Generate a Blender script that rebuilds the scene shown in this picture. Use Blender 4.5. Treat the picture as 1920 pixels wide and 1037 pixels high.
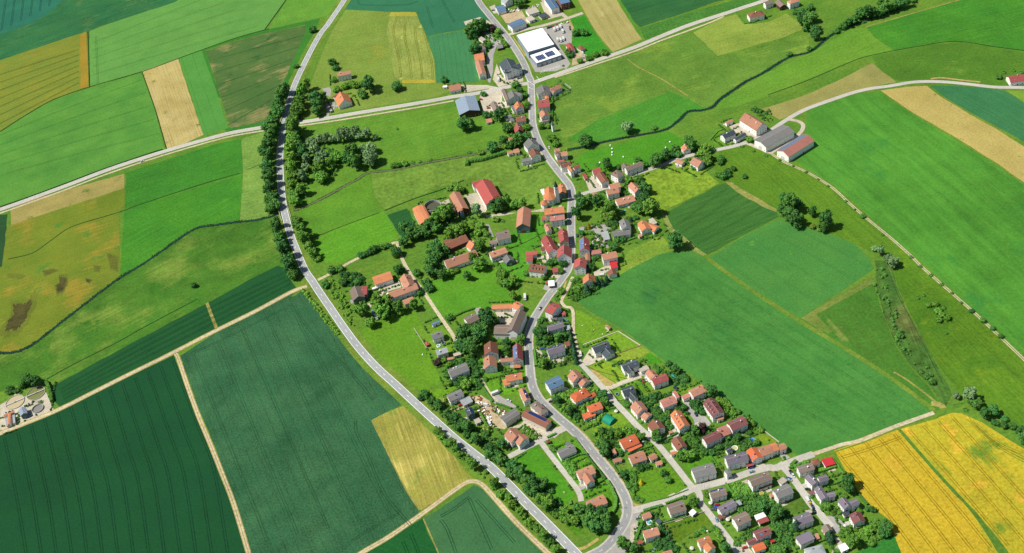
import bpy, bmesh, math, random
from mathutils import Vector, Matrix
random.seed(7)
R = math.radians
for o in list(bpy.data.objects): bpy.data.objects.remove(o)
SC = bpy.context.scene
COL = SC.collection

# ---------------------------------------------------------------- camera, sky, sun, exposure
CAM_H, CAM_F, CAM_PITCH, CAM_ROLL = 690.0, 2059.0, 42.0, 10.4      # metres, pixels of the 1920 wide photograph, degrees
_p, _r = R(CAM_PITCH), R(CAM_ROLL)
FWD = Vector((0, math.cos(_p), -math.sin(_p)))
_u0 = Vector((1, 0, 0)).cross(FWD)
RIGHT = Vector((1, 0, 0)) * math.cos(_r) - _u0 * math.sin(_r)
UP = _u0 * math.cos(_r) + Vector((1, 0, 0)) * math.sin(_r)
cam = bpy.data.objects.new('camera', bpy.data.cameras.new('camera')); COL.objects.link(cam)
cam.matrix_world = Matrix(((RIGHT.x, UP.x, -FWD.x, 0), (RIGHT.y, UP.y, -FWD.y, 0), (RIGHT.z, UP.z, -FWD.z, CAM_H), (0, 0, 0, 1)))
cam.data.sensor_width = 36; cam.data.lens = 36 * CAM_F / 1920
cam.data.clip_start = 5; cam.data.clip_end = 12000
SC.camera = cam
SUN_EL = R(55.5)
SUN_DIR = Vector((-math.cos(SUN_EL) * math.cos(R(-2)), -math.cos(SUN_EL) * math.sin(R(-2)), math.sin(SUN_EL)))   # towards the sun
w = bpy.data.worlds.new('World'); SC.world = w; w.use_nodes = True
nt = w.node_tree; bg = nt.nodes['Background']
sky = nt.nodes.new('ShaderNodeTexSky'); sky.sky_type = 'NISHITA'; sky.sun_disc = False
sky.sun_elevation = SUN_EL; sky.sun_rotation = math.atan2(SUN_DIR.x, SUN_DIR.y) % (2 * math.pi)
nt.links.new(sky.outputs[0], bg.inputs[0]); bg.inputs[1].default_value = 0.07
sun = bpy.data.objects.new('sun', bpy.data.lights.new('sun', 'SUN')); COL.objects.link(sun)
sun.data.energy = 4.9; sun.data.angle = R(0.5); sun.data.color = (1.0, 0.95, 0.85)
sun.rotation_euler = SUN_DIR.to_track_quat('Z', 'Y').to_euler()
SC.view_settings.view_transform = 'Standard'; SC.view_settings.look = 'None'
SC.view_settings.exposure = 0.4; SC.view_settings.gamma = 1.0; SC.view_settings.use_curve_mapping = False
SC.cycles.max_bounces = 5; SC.cycles.diffuse_bounces = 3

# ---------------------------------------------------------------- where a point of the survey lies on the ground
def at(x, y, z=0.0):
    d = FWD * CAM_F + RIGHT * (x - 960) + UP * (518.5 - y)
    t = (z - CAM_H) / d.z
    return Vector((d.x * t, d.y * t, z))
def proj(P):
    v = Vector(P) - Vector((0, 0, CAM_H)); q = v.dot(FWD)
    return 960 + CAM_F * v.dot(RIGHT) / q, 518.5 - CAM_F * v.dot(UP) / q
K = 1844 / 320.0; K2 = 1914 / 480.0
REG = dict(A=(820, 0, K), B=(820, 140, K), C=(740, 300, K), D=(960, 240, K), E=(960, 380, K), F=(740, 400, K), G=(600, 440, K),
    H=(740, 560, K), I=(960, 540, K), J=(780, 700, K), K=(1020, 660, K), L=(1220, 700, K), M=(920, 820, K), N=(1120, 780, K),
    O=(1120, 857, K), P=(1300, 820, K), Q=(1380, 857, K), S=(1320, 160, K), T=(0, 660, K), U=(560, 90, K), V=(540, 210, K),
    W=(1220, 220, 8.64), X=(1360, 0, 6.0), Y=(1140, 340, 8.64), Z=(900, 480, 7.385), a=(0, 700, 9.43), b=(1000, 330, 14.82),
    d=(980, 40, 11.52), f1=(0, 0, K2), f2=(440, 0, K2), f3=(0, 240, K2), f4=(400, 220, K2), f5=(0, 460, K2), f6=(320, 500, K2),
    f7=(0, 777, K2), f8=(440, 777, K2), g1=(1040, 0, K2), g2=(1440, 0, K2), g3=(1200, 220, K2), g4=(1440, 240, K2),
    g5=(1440, 460, K2), g6=(1440, 700, K2), g7=(700, 777, K2), g8=(1060, 400, K2), _=(0, 0, 1.0))
def px(reg, x, y):
    a, b, k = REG[reg]; return a + x / k, b + y / k
def pts(s, reg='_', z=0.0):
    out = []
    for q in s.split():
        x, y = q.split(','); X, Y = px(reg, float(x), float(y)); out.append(at(X, Y, z))
    return out

# ---------------------------------------------------------------- small helpers
def tag(o, label=None, cat=None, group=None, kind=None):
    if label: o['label'] = label
    if cat: o['category'] = cat
    if group: o['group'] = group
    if kind: o['kind'] = kind
    return o
def empty(name, loc, label, cat, group=None):
    o = bpy.data.objects.new(name, None); COL.objects.link(o); o.location = loc; o.empty_display_size = 1
    return tag(o, label, cat, group)
def mesh(name, V, F, mats, parent=None, mi=None, smooth=False):
    m = bpy.data.meshes.new(name); m.from_pydata([tuple(v) for v in V], [], F)
    for q in (mats if isinstance(mats, (list, tuple)) else [mats]): m.materials.append(q)
    if mi: m.polygons.foreach_set('material_index', mi)
    if smooth: m.polygons.foreach_set('use_smooth', [True] * len(m.polygons))
    m.update()
    o = bpy.data.objects.new(name, m); COL.objects.link(o)
    if parent: o.parent = parent
    return o
def inst(src, parent, loc=(0, 0, 0), rz=0, sc=None, name=None):
    o = src.copy(); COL.objects.link(o); o.parent = parent; o.location = loc; o.rotation_euler = (0, 0, rz)
    if sc: o.scale = sc
    return o
class MB:
    def __init__(s): s.V = []; s.F = []; s.M = []
    def add(s, V, F, m=0):
        n = len(s.V); s.V += [Vector(v) for v in V]; s.F += [[i + n for i in f] for f in F]; s.M += [m] * len(F)
    def box(s, c, h, rz=0, m=0, top=1.0):
        ca, sa = math.cos(rz), math.sin(rz); V = []
        for z in (-1, 1):
            k = top if z > 0 else 1
            for x, y in ((-1, -1), (1, -1), (1, 1), (-1, 1)):
                X, Y = x * h[0] * k, y * h[1] * k; V.append((c[0] + X * ca - Y * sa, c[1] + X * sa + Y * ca, c[2] + z * h[2]))
        s.add(V, [[0, 3, 2, 1], [4, 5, 6, 7], [0, 1, 5, 4], [1, 2, 6, 5], [2, 3, 7, 6], [3, 0, 4, 7]], m)
    def cyl(s, c, r1, r2, h, n=12, m=0, cap=True):
        V = [(c[0] + r1 * math.cos(6.2832 * i / n), c[1] + r1 * math.sin(6.2832 * i / n), c[2]) for i in range(n)]
        V += [(c[0] + r2 * math.cos(6.2832 * i / n), c[1] + r2 * math.sin(6.2832 * i / n), c[2] + h) for i in range(n)]
        F = [[i, (i + 1) % n, n + (i + 1) % n, n + i] for i in range(n)]
        if cap: F += [list(range(n, 2 * n)), list(range(n - 1, -1, -1))]
        s.add(V, F, m)
    def build(s, name, mats, parent=None, smooth=False): return mesh(name, s.V, s.F, mats, parent, s.M, smooth)
def lin(c): c /= 255.0; return c / 12.92 if c <= 0.04045 else ((c + 0.055) / 1.055) ** 2.4
GAIN = 1.82       # what a level surface of albedo 1 reads in this daylight
def rgb(*c): return tuple(min(0.82, lin(v) / GAIN) for v in c) + (1,)

# ---------------------------------------------------------------- materials
def newmat(name, rough=0.9):
    m = bpy.data.materials.new(name); m.use_nodes = True; b = m.node_tree.nodes['Principled BSDF']
    b.inputs['Roughness'].default_value = rough; b.inputs['Specular IOR Level'].default_value = 0.25
    return m, m.node_tree, b
class G:
    """short hand for building node graphs"""
    def __init__(s, nt): s.nt = nt
    def put(s, node, i, v):
        if v is None: return
        if isinstance(v, (int, float)): node.inputs[i].default_value = v
        elif isinstance(v, tuple): node.inputs[i].default_value = v[:len(node.inputs[i].default_value)]
        else: s.nt.links.new(v, node.inputs[i])
    def n(s, t, **kw):
        q = s.nt.nodes.new(t)
        for k, v in kw.items(): setattr(q, k, v)
        return q
    def math(s, op, a, b=None, c=None, clamp=False):
        q = s.n('ShaderNodeMath', operation=op, use_clamp=clamp); s.put(q, 0, a); s.put(q, 1, b); s.put(q, 2, c); return q.outputs[0]
    def noise(s, vec, scale, detail=2.0, rough=0.5):
        q = s.n('ShaderNodeTexNoise'); s.put(q, 'Vector', vec); s.put(q, 'Scale', scale); s.put(q, 'Detail', detail); s.put(q, 'Roughness', rough); return q.outputs[0]
    def mix(s, f, a, b, mode='MIX'):
        q = s.n('ShaderNodeMix', data_type='RGBA', blend_type=mode); s.put(q, 0, f); s.put(q, 6, a); s.put(q, 7, b); return q.outputs[2]
    def ramp(s, v, lo, hi):
        q = s.n('ShaderNodeMapRange', clamp=True); s.put(q, 0, v); s.put(q, 1, lo); s.put(q, 2, hi); return q.outputs[0]
    def scale(s, colr, f):
        q = s.n('ShaderNodeVectorMath', operation='SCALE'); s.put(q, 0, colr); s.put(q, 'Scale', f); return q.outputs[0]
def plain(name, c, rough=0.85, var=0.12, scale=0.6, metal=0.0):
    m, nt, b = newmat(name, rough); g = G(nt); b.inputs['Metallic'].default_value = metal
    tc = g.n('ShaderNodeTexCoord').outputs['Object']; oi = g.n('ShaderNodeObjectInfo').outputs['Random']
    n1 = g.noise(tc, scale, 4, 0.6); f = g.math('ADD', g.math('MULTIPLY_ADD', n1, 2 * var, 1 - var), g.math('MULTIPLY_ADD', oi, var, -var / 2))
    g.put(b, 'Base Color', g.scale(c, f)); return m
def fieldmat(name, c1, c2, ang=0.0, streak=0.12, big=0.12, med=0.12, fine=0.12, fs=0.9, c3=None, p3=(0.6, 0.7), s3=0.02,
             line=None, c4=None, p4=(0.62, 0.7), s4=0.05, aniso=(0.012, 0.5), mixs=0.025, drill=None):
    m, nt, b = newmat(name, 0.95); g = G(nt); b.inputs['Specular IOR Level'].default_value = 0.1
    P = g.n('ShaderNodeNewGeometry').outputs['Position']
    q = g.n('ShaderNodeVectorRotate', rotation_type='Z_AXIS'); g.put(q, 'Vector', P); q.inputs['Angle'].default_value = -ang; rot = q.outputs[0]
    mp = g.n('ShaderNodeMapping'); g.put(mp, 0, rot); mp.inputs['Scale'].default_value = (aniso[0], aniso[1], 1); an = mp.outputs[0]
    sn = g.noise(an, 1.0, 3, 0.65)
    f = g.math('MULTIPLY_ADD', g.noise(P, 0.009, 3, 0.6), 4.5 * big, 1 - 2.25 * big)
    f = g.math('ADD', f, g.math('MULTIPLY_ADD', g.noise(P, 0.06, 5, 0.65), 4.4 * med, -2.2 * med))
    f = g.math('ADD', f, g.math('MULTIPLY_ADD', g.noise(P, fs * .45, 4, 0.8), 13 * fine, -6.5 * fine))
    f = g.math('ADD', f, g.math('MULTIPLY_ADD', sn, 4 * streak, -2 * streak))
    colr = g.mix(g.ramp(g.math('ADD', g.math('MULTIPLY', g.noise(P, mixs, 4, 0.6), 0.6), g.math('MULTIPLY', sn, 0.4)), 0.4, 0.6), c1, c2)
    if c3: colr = g.mix(g.ramp(g.math('MULTIPLY_ADD', sn, 0.25, g.math('MULTIPLY', g.noise(P, s3, 4, 0.6), 0.75)), p3[0], p3[1]), colr, c3)
    if c4: colr = g.mix(g.ramp(g.noise(P, s4, 3, 0.6), p4[0], p4[1]), colr, c4)
    v = g.n('ShaderNodeSeparateXYZ'); g.put(v, 0, rot); vy = v.outputs[1]
    for L in ([line] if line else []) + ([drill] if drill else []):
        sp, wd, st = L
        d = g.math('PINGPONG', g.math('ADD', vy, g.math('MULTIPLY', g.noise(P, 0.02, 1), 2.0)), sp / 2)
        f = g.math('SUBTRACT', f, g.math('MULTIPLY', g.math('SUBTRACT', 1.0, g.ramp(d, wd * 0.3, wd)), st))
    g.put(b, 'Base Color', g.scale(colr, f))
    bp = g.n('ShaderNodeBump'); g.put(bp, 'Height', g.noise(P, 0.8, 4, 0.7)); bp.inputs['Strength'].default_value = 0.5; bp.inputs['Distance'].default_value = 0.5
    g.put(b, 'Normal', bp.outputs[0]); return m
def leafmat(name, c1, c2):
    m, nt, b = newmat(name, 0.8); g = G(nt); b.inputs['Specular IOR Level'].default_value = 0.15
    tc = g.n('ShaderNodeTexCoord').outputs['Object']; oi = g.n('ShaderNodeObjectInfo').outputs['Random']
    f = g.math('MULTIPLY_ADD', g.noise(tc, 6.0, 3, 0.7), 0.9, 0.55)
    f = g.math('MULTIPLY', f, g.math('MULTIPLY_ADD', oi, 0.6, 0.72))
    g.put(b, 'Base Color', g.scale(g.mix(g.math('FRACT', g.math('MULTIPLY', oi, 7.31)), c1, c2), f)); return m
def roofmat(name, c, rough=0.85, var=0.16):
    m, nt, b = newmat(name, rough); g = G(nt)
    P = g.n('ShaderNodeNewGeometry').outputs['Position']; oi = g.n('ShaderNodeObjectInfo').outputs['Random']
    f = g.math('MULTIPLY_ADD', g.noise(P, 0.35, 4, 0.7), 2 * var, 1 - var)
    f = g.math('ADD', f, g.math('MULTIPLY_ADD', g.noise(P, 3.0, 2, 0.7), 0.3, -0.15))
    z = g.n('ShaderNodeSeparateXYZ'); g.put(z, 0, P)
    row = g.math('PINGPONG', z.outputs[2], 0.11); f = g.math('ADD', f, g.math('MULTIPLY_ADD', row, 1.2, -0.07))
    f = g.math('MULTIPLY', f, g.math('MULTIPLY_ADD', oi, 0.3, 0.85))
    colr = g.mix(g.ramp(g.noise(P, 0.18, 4, 0.7), 0.5, 0.8), c, (0.09, 0.07, 0.055, 1))
    g.put(b, 'Base Color', g.scale(g.mix(0.35, c, colr), f))
    bp = g.n('ShaderNodeBump'); g.put(bp, 'Height', row); bp.inputs['Strength'].default_value = 0.6; g.put(b, 'Normal', bp.outputs[0]); return m
ROOF = {k: roofmat('roof_' + n, rgb(*c)) for k, (n, c) in dict(o=('orange', (228, 146, 100)), O=('bright_orange', (228, 118, 74)), t=('terracotta', (208, 148, 120)),
    r=('red', (196, 96, 90)), R=('bright_red', (215, 56, 62)), p=('brick_red', (182, 92, 88)), q=('pink', (212, 142, 126)), b=('brown', (150, 98, 78)),
    w=('grey_brown', (150, 132, 120)), g=('grey', (140, 140, 138)), d=('anthracite', (78, 92, 102)), l=('pale_grey', (190, 198, 200)), c=('beige', (208, 198, 182)),
    u=('slate_blue', (95, 130, 165)), v=('purple_grey', (132, 124, 138)), m=('purple_brown', (145, 92, 92)), W=('white', (290, 290, 290)), S=('steel', (160, 180, 200))).items()}
WALL = {k: plain('wall_' + n, rgb(*c), 0.9, 0.05, 0.3) for k, (n, c) in dict(W=('white_render', (300, 298, 292)), C=('cream_render', (262, 252, 230)),
    Y=('pale_yellow_render', (262, 252, 220)), G=('grey_green_boards', (120, 150, 150)), B=('brown_boards', (105, 80, 60)), R=('red_brown_brick', (165, 95, 75))).items()}
M_RIDGE = plain('ridge_tiles', rgb(205, 158, 132)); M_CHIM = plain('chimney_render', rgb(175, 165, 155)); M_GLASS = plain('window_glass', (0.05, 0.08, 0.11, 1), 0.12, 0.3)
M_FRAME = plain('window_frame_white', (0.75, 0.75, 0.74, 1)); M_DOOR = plain('door_wood', (0.12, 0.06, 0.03, 1)); M_GDOOR = plain('garage_door_paint', (0.5, 0.5, 0.48, 1))
M_PV = plain('solar_cells', rgb(45, 70, 125), 0.25, 0.15, 0.5); M_PVL = plain('solar_cells_pale', rgb(120, 150, 195), 0.35, 0.1); M_STEEL = plain('steel_panel', rgb(165, 185, 205), 0.4, 0.08)
M_METAL = plain('galvanised_metal', (0.45, 0.46, 0.47, 1), 0.45, 0.1); M_CONC = plain('concrete', rgb(205, 200, 190), 0.9, 0.1, 0.2); M_BARK = plain('bark', (0.09, 0.065, 0.045, 1))
M_WHITE = plain('white_paint', (0.8, 0.8, 0.8, 1), 0.5, 0.04); M_TYRE = plain('tyre_rubber', (0.02, 0.02, 0.02, 1)); M_WATER = plain('dark_water', rgb(30, 60, 55), 0.1, 0.3, 0.05)
LEAF = dict(d=leafmat('leaf_dark', rgb(76, 138, 68), rgb(98, 152, 64)), m=leafmat('leaf_green', rgb(106, 166, 64), rgb(128, 178, 66)), l=leafmat('leaf_light', rgb(160, 195, 80), rgb(175, 205, 100)),
    w=leafmat('leaf_willow', rgb(134, 178, 118), rgb(150, 188, 120)), c=leafmat('needles', rgb(62, 112, 76), rgb(74, 124, 80)), p=leafmat('leaf_purple', rgb(78, 56, 68), rgb(92, 68, 70)),
    y=leafmat('leaf_golden', rgb(220, 205, 50), rgb(225, 210, 60)), h=leafmat('hedge_leaf', rgb(92, 150, 62), rgb(106, 162, 62)))
# ---------------------------------------------------------------- ground, fields, roads
def smooth(P, n=6, closed=False):
    out = []; N = len(P)
    for i in range(N - 1):
        a = P[max(i - 1, 0)]; b = P[i]; c = P[i + 1]; d = P[min(i + 2, N - 1)]
        for k in range(n):
            t = k / n
            out.append(0.5 * ((2 * b) + (c - a) * t + (2 * a - 5 * b + 4 * c - d) * t * t + (3 * b - a - 3 * c + d) * t ** 3))
    out.append(P[-1]); return out
def normals(P):
    N = []
    for i in range(len(P)):
        d = P[min(i + 1, len(P) - 1)] - P[max(i - 1, 0)]; d.z = 0; d.normalize(); N.append(Vector((-d.y, d.x, 0)))
    return N
def ribbon(B, P, w, z, off=0.0, m=0):
    N = normals(P); V = []
    for p, n in zip(P, N): V += [(p.x + n.x * (off + w / 2), p.y + n.y * (off + w / 2), z), (p.x + n.x * (off - w / 2), p.y + n.y * (off - w / 2), z)]
    B.add(V, [[2 * i, 2 * i + 1, 2 * i + 3, 2 * i + 2] for i in range(len(P) - 1)], m)
_lay = [0]
def sheet(name, P, z, mat, kind='structure', jitter=0.0):
    _lay[0] += 1; z = z + (_lay[0] % 6) * 0.004
    V = [Vector((p.x, p.y, z)) for p in P]
    if jitter:                                                       # field edges wander a little, as ploughed edges do
        W = []
        for i, a in enumerate(V):
            b = V[(i + 1) % len(V)]; n = max(1, int((b - a).length / 9)); W += [a.lerp(b, k / n) + (Vector((random.uniform(-jitter, jitter), random.uniform(-jitter, jitter), 0)) if k else Vector()) for k in range(n)]
        V = W
    o = mesh(name, V, [list(range(len(V)))], mat)
    if o.data.polygons[0].normal.z < 0: o.data.flip_normals()
    return tag(o, kind=kind)
def dirang(s, reg='_'):
    a, b = pts(s, reg); return math.atan2(b.y - a.y, b.x - a.x)
MB0 = fieldmat('meadow_ground', rgb(94, 142, 48), rgb(114, 152, 52), 0.3, 0.05, 0.1, 0.12, 0.12, 0.7, c3=rgb(80, 140, 45))
gr_ = mesh('ground', [(-4500, -1500, 0), (4500, -1500, 0), (4500, 6500, 0), (-4500, 6500, 0)], [[0, 1, 2, 3]], MB0); tag(gr_, kind='structure')
# name | z | two colours | direction | options | outline
FIELDS = []
def field(name, z, c1, c2, d, outline, jit=0.5, reg='_', cr=0, **kw):
    if cr: kw = {**CR, **kw}
    i = len(FIELDS); m = fieldmat('%s_surface_%d' % (name, i), rgb(*c1), rgb(*c2), dirang(d) if d else 0.0, **kw)
    FIELDS.append(sheet(name, pts(outline, reg), z, m, jitter=jit))
CR = dict(big=0.06, med=0.08, fine=0.1, fs=1.2)
field('crop_field', .06, (50, 126, 98), (46, 118, 96), '12,0 3,58', '-60,-40 124,-12 115,3 95,22 60,43 0,65 -60,88', streak=.06, cr=1)
field('grass_strip', .05, (46, 114, 68), (62, 122, 70), '0,125 330,10', '-60,88 0,65 60,43 95,22 116,2 130,-40 400,-40 328,4 230,36 185,50 166,60 0,113 -60,130', streak=.22, big=.1, c3=rgb(120, 150, 85), p3=(.58, .7))
field('grain_field', .07, (124, 146, 54), (140, 148, 52), '0,145 150,95', '-70,132 0,113 162,59 167,163 100,186 50,214 0,246 -80,290', streak=.12, c3=rgb(158, 146, 52), p3=(.58, .72), cr=1)
field('crop_border', .10, (176, 146, 48), (160, 140, 50), '160,60 166,160', '150,66 162,60 166,163 150,166 151,150', streak=.1, cr=1)
field('crop_field', .06, (110, 168, 78), (100, 160, 74), '168,150 450,60', '168,58 230,36 328,4 400,-40 575,-40 536,0 498,55 440,72 350,104 265,134 169,162', streak=.07, line=(19, .8, -.1), cr=1)
field('crop_field', .06, (104, 164, 66), (84, 148, 60), '0,340 260,250', '-80,292 0,248 50,216 100,188 170,165 265,136 290,205 309,279 250,298 200,315 120,345 0,387 -80,420', streak=.1, line=(17, .8, -.1), c3=rgb(110, 164, 70), cr=1)
field('stubble_field', .07, (206, 190, 126), (186, 168, 100), '300,130 350,265', '266,133 334,109 350,160 368,215 382,253 350,268 314,280 291,205', streak=.34, drill=(3.2, .5, -.1), aniso=(.01, .7), c4=rgb(120, 135, 70), cr=1)
field('crop_field', .06, (92, 160, 70), (86, 155, 66), '355,110 400,240', '335,107 378,95 402,160 428,240 383,255 368,210 352,160', streak=.08, line=(14, .5, .2), cr=1)
field('fallow_field', .06, (92, 124, 64), (76, 114, 56), '400,150 560,90', '386,96 440,78 500,62 573,48 574,58 547,118 520,178 497,228 432,240 416,190', streak=.22, c3=rgb(150, 146, 92), p3=(.52, .62), c4=rgb(60, 105, 52), cr=1)
field('grass_strip', .05, (70, 140, 48), (60, 128, 46), '430,245 500,230', '378,94 440,72 500,56 600,34 590,60 560,130 535,190 505,235 484,242 428,252 420,240 497,228 547,118 573,46 440,76 386,94 414,185 402,180', streak=.15)
field('meadow', .06, (112, 166, 60), (100, 158, 56), '505,50 600,10', '504,55 540,-5 560,-40 680,-40 640,0 612,30 600,33 553,43', streak=.12)
field('meadow', .04, (126, 158, 62), (136, 160, 70), '600,120 730,90', '648,18 734,23 727,55 733,100 739,146 745,152 840,156 846,170 820,181 768,190 664,207 560,224 562,205 572,180 585,150 604,100 622,60', streak=.08, c3=rgb(150, 160, 64), p3=(.58, .66))
field('ripening_field', .08, (168, 180, 88), (140, 160, 74), '760,30 780,150', '733,23 779,23 799,68 814,113 817,155 758,154 740,147 732,100 725,58', streak=.28, aniso=(.015, .5), med=.14, fine=.16, fs=1.0, c4=rgb(205, 205, 110))
field('crop_field', .07, (60, 130, 92), (56, 124, 88), '820,5 830,60', '640,-40 655,-5 648,18 734,22 780,22 800,68 840,60 868,56 875,46 900,35 925,42 880,-40', streak=.06, cr=1)
field('crop_field', .07, (76, 145, 92), (70, 138, 86), '850,80 860,150', '800,69 868,57 882,70 891,105 897,154 819,156 815,113', streak=.1, drill=(6, .8, .14), cr=1)
field('stubble_field', .07, (182, 168, 98), (158, 150, 84), '60,405 230,345', '20,391 60,374 233,326 233,353 163,376 100,396 21,422', streak=.25, aniso=(.01, .8), c4=rgb(110, 130, 60), cr=1)
field('ripening_field', .06, (130, 145, 46), (112, 136, 42), '30,450 220,390', '14,424 100,397 233,354 234,383 224,399 225,520 176,557 113,605 62,645 30,659 0,660 -60,660 -60,540 4,500', streak=.16, c3=rgb(160, 146, 54), p3=(.52, .62), c4=rgb(84, 135, 48), p4=(.6, .7), s4=.03, cr=1)
field('crop_field', .06, (50, 92, 52), (44, 84, 48), None, '-60,404 14,402 5,498 -60,540', streak=.05, cr=1)
field('meadow', .06, (64, 136, 46), (72, 144, 44), '240,370 450,300', '236,324 338,291 405,270 452,261 455,326 400,341 318,366 234,391', streak=.1, big=.12)
field('meadow', .06, (68, 140, 44), (78, 148, 42), '240,500 450,380', '233,393 318,367 400,343 455,328 448,418 400,423 371,427 338,445 266,498 225,520', streak=.1, big=.12, c3=rgb(80, 158, 40))
field('meadow', .05, (118, 160, 70), (132, 168, 76), None, '453,260 500,246 505,280 510,340 520,395 508,405 449,418 456,327', med=.2, fine=.15)
field('meadow', .04, (86, 136, 44), (70, 124, 40), '60,690 480,470', '-60,662 30,661 63,646 113,607 176,559 225,522 270,496 340,447 371,429 440,419 510,408 525,440 540,500 400,566 378,574 226,655 108,718 90,712 60,712 0,735 -60,750', streak=.12, big=.16, med=.2, c3=rgb(126, 154, 62), p3=(.5, .64), c4=rgb(66, 126, 36))
field('crop_field', .07, (38, 96, 50), (34, 90, 48), '120,735 480,545', '97,722 108,719 226,655 376,575 480,518 521,498 538,505 542,520 556,540 546,544 480,581 401,620 325,660 243,700 173,734 140,750 112,763 102,752', streak=.1, cr=1)
field('crop_field', .06, (30, 88, 48), (28, 84, 50), '100,800 200,1030', '-80,845 0,816 52,795 111,771 173,740 243,705 326,666 350,725 372,782 395,838 416,890 438,955 466,1045 475,1100 -120,1100', streak=.07, big=.12, med=.05, fine=.08, fs=1.2)
field('crop_field', .06, (68, 118, 76), (52, 104, 68), '400,700 520,1000', '338,667 401,626 480,587 546,552 574,541 590,562 612,592 640,628 670,662 700,697 740,738 757,757 716,777 697,788 703,805 733,862 761,918 787,956 783,966 728,1004 678,1034 640,1100 490,1100 470,1037 442,945 420,885 396,822 372,765 355,715', streak=.24, aniso=(.012, .5), big=.12, med=.16, fine=.2, fs=1.5, drill=(9, .7, .14), c3=rgb(44, 94, 60), p3=(.54, .7))
field('mown_field', .07, (178, 170, 84), (146, 152, 62), '745,790 800,940', '698,787 717,777 757,761 790,790 824,826 860,866 886,897 866,909 789,957 761,917 733,862 703,804', streak=.4, drill=(4, .5, -.12), aniso=(.015, .6), c3=rgb(205, 192, 104), p3=(.5, .62), c4=rgb(112, 144, 54), p4=(.6, .74), s4=.03, cr=1)
field('crop_field', .06, (76, 128, 78), (66, 118, 74), '880,930 960,1037', '794,973 866,926 889,909 905,917 926,932 968,982 1014,1026 1040,1050 1050,1100 850,1100 824,1037 803,1000', streak=.12, aniso=(.006, .45), cr=1)
field('crop_field', .06, (32, 100, 48), (38, 106, 50), '740,1020 780,1037', '792,972 802,1000 824,1037 850,1100 640,1100 680,1040 736,1006', streak=.06, cr=1)
field('stubble_field', .07, (188, 178, 112), (176, 170, 100), '1110,0 1180,90', '1065,-40 1138,-40 1156,0 1181,40 1204,74 1148,98 1115,58 1083,0', streak=.18, aniso=(.008, .5), c3=rgb(205, 192, 128), cr=1)
field('crop_field', .07, (50, 108, 60), (62, 118, 62), '1200,50 1380,-5', '1145,-40 1163,0 1190,42 1200,51 1280,25 1340,4 1400,-10 1400,-50', streak=.14, big=.15, cr=1)
field('maize_field', .08, (84, 142, 56), (74, 134, 52), '1200,60 1380,0', '1200,53 1300,22 1400,-6 1440,-40 1430,0 1392,12 1330,30 1240,62 1210,75', streak=.1, med=.2, fine=.17, fs=.8)
field('grass_strip', .05, (84, 150, 48), (96, 156, 50), None, '1138,-40 1162,-40 1178,20 1208,76 1204,74 1181,40', streak=.1)
field('meadow', .04, (112, 152, 58), (98, 142, 52), '1050,200 1250,150', '1040,150 1130,115 1190,96 1290,62 1345,95 1400,98 1520,60 1515,96 1429,136 1374,168 1336,198 1291,207 1254,238 1165,255 1100,270 1060,262 1035,240', streak=.1, med=.15, fine=.13, c3=rgb(134, 166, 62), p3=(.54, .64))
field('meadow', .05, (76, 146, 48), (84, 152, 50), '1060,260 1250,170', '1062,262 1120,225 1255,172 1300,190 1325,205 1290,208 1255,238 1165,256 1100,270', streak=.1)
field('mown_field', .06, (156, 176, 76), (134, 162, 64), '1310,95 1500,45', '1300,61 1345,38 1384,25 1392,42 1412,46 1445,40 1475,25 1498,42 1508,54 1470,70 1400,90 1346,105', streak=.2, aniso=(.012, .3))
field('meadow', .05, (66, 136, 44), (80, 148, 44), '1640,80 1900,20', '1624,50 1716,24 1799,0 1860,-40 2000,-40 2000,106 1920,96 1866,87 1804,77 1741,82 1678,95 1640,70', streak=.1, big=.14)
field('meadow', .04, (92, 138, 44), (82, 130, 42), '1650,120 1900,110', '1634,106 1678,97 1741,84 1804,79 1866,89 1920,98 2000,108 2000,165 1866,160 1766,150 1685,152 1655,135', streak=.12, big=.12, c3=rgb(120, 158, 56))
field('meadow', .04, (104, 158, 50), (116, 162, 54), '1350,220 1600,110', '1352,188 1430,140 1520,99 1600,52 1624,52 1640,72 1676,96 1632,106 1590,119 1515,152 1440,180 1380,200 1340,205', streak=.1)
field('stubble_field', .07, (172, 168, 96), (150, 150, 84), '1440,215 1640,150', '1635,118 1652,133 1681,154 1640,162 1591,174 1541,192 1491,214 1462,225 1442,213 1428,204 1476,190 1516,176 1576,149', streak=.16, aniso=(.01, .3), c3=rgb(200, 188, 116), cr=1)
field('crop_field', .06, (82, 150, 52), (90, 156, 54), '1560,230 1900,560', '1512,208 1560,190 1605,177 1652,172 1667,186 1718,219 1790,262 1866,309 1920,348 2000,400 2000,770 1925,670 1866,618 1832,586 1757,518 1705,472 1668,440 1632,408 1598,376 1562,346 1520,320 1488,300 1500,270 1512,240', streak=.16, aniso=(.006, .1), big=.16, c3=rgb(60, 136, 58), p3=(.56, .68), fine=.08)
field('stubble_field', .07, (204, 186, 110), (190, 174, 98), '1700,180 1900,320', '1651,170 1700,163 1738,161 1768,184 1816,213 1880,249 2000,330 2000,392 1920,342 1866,304 1791,257 1718,215 1668,182', streak=.14, aniso=(.008, .4), c4=rgb(130, 140, 76), p4=(.66, .7), s4=.12, cr=1)
field('crop_field', .07, (62, 128, 80), (70, 134, 82), '1760,165 1910,250', '1744,160 1800,162 1866,167 1886,171 1920,193 2000,240 2000,322 1904,256 1818,210 1768,180', streak=.1, cr=1)
field('meadow', .07, (140, 172, 62), (130, 168, 58), None, '1887,170 2000,176 2000,236 1920,191')
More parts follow.
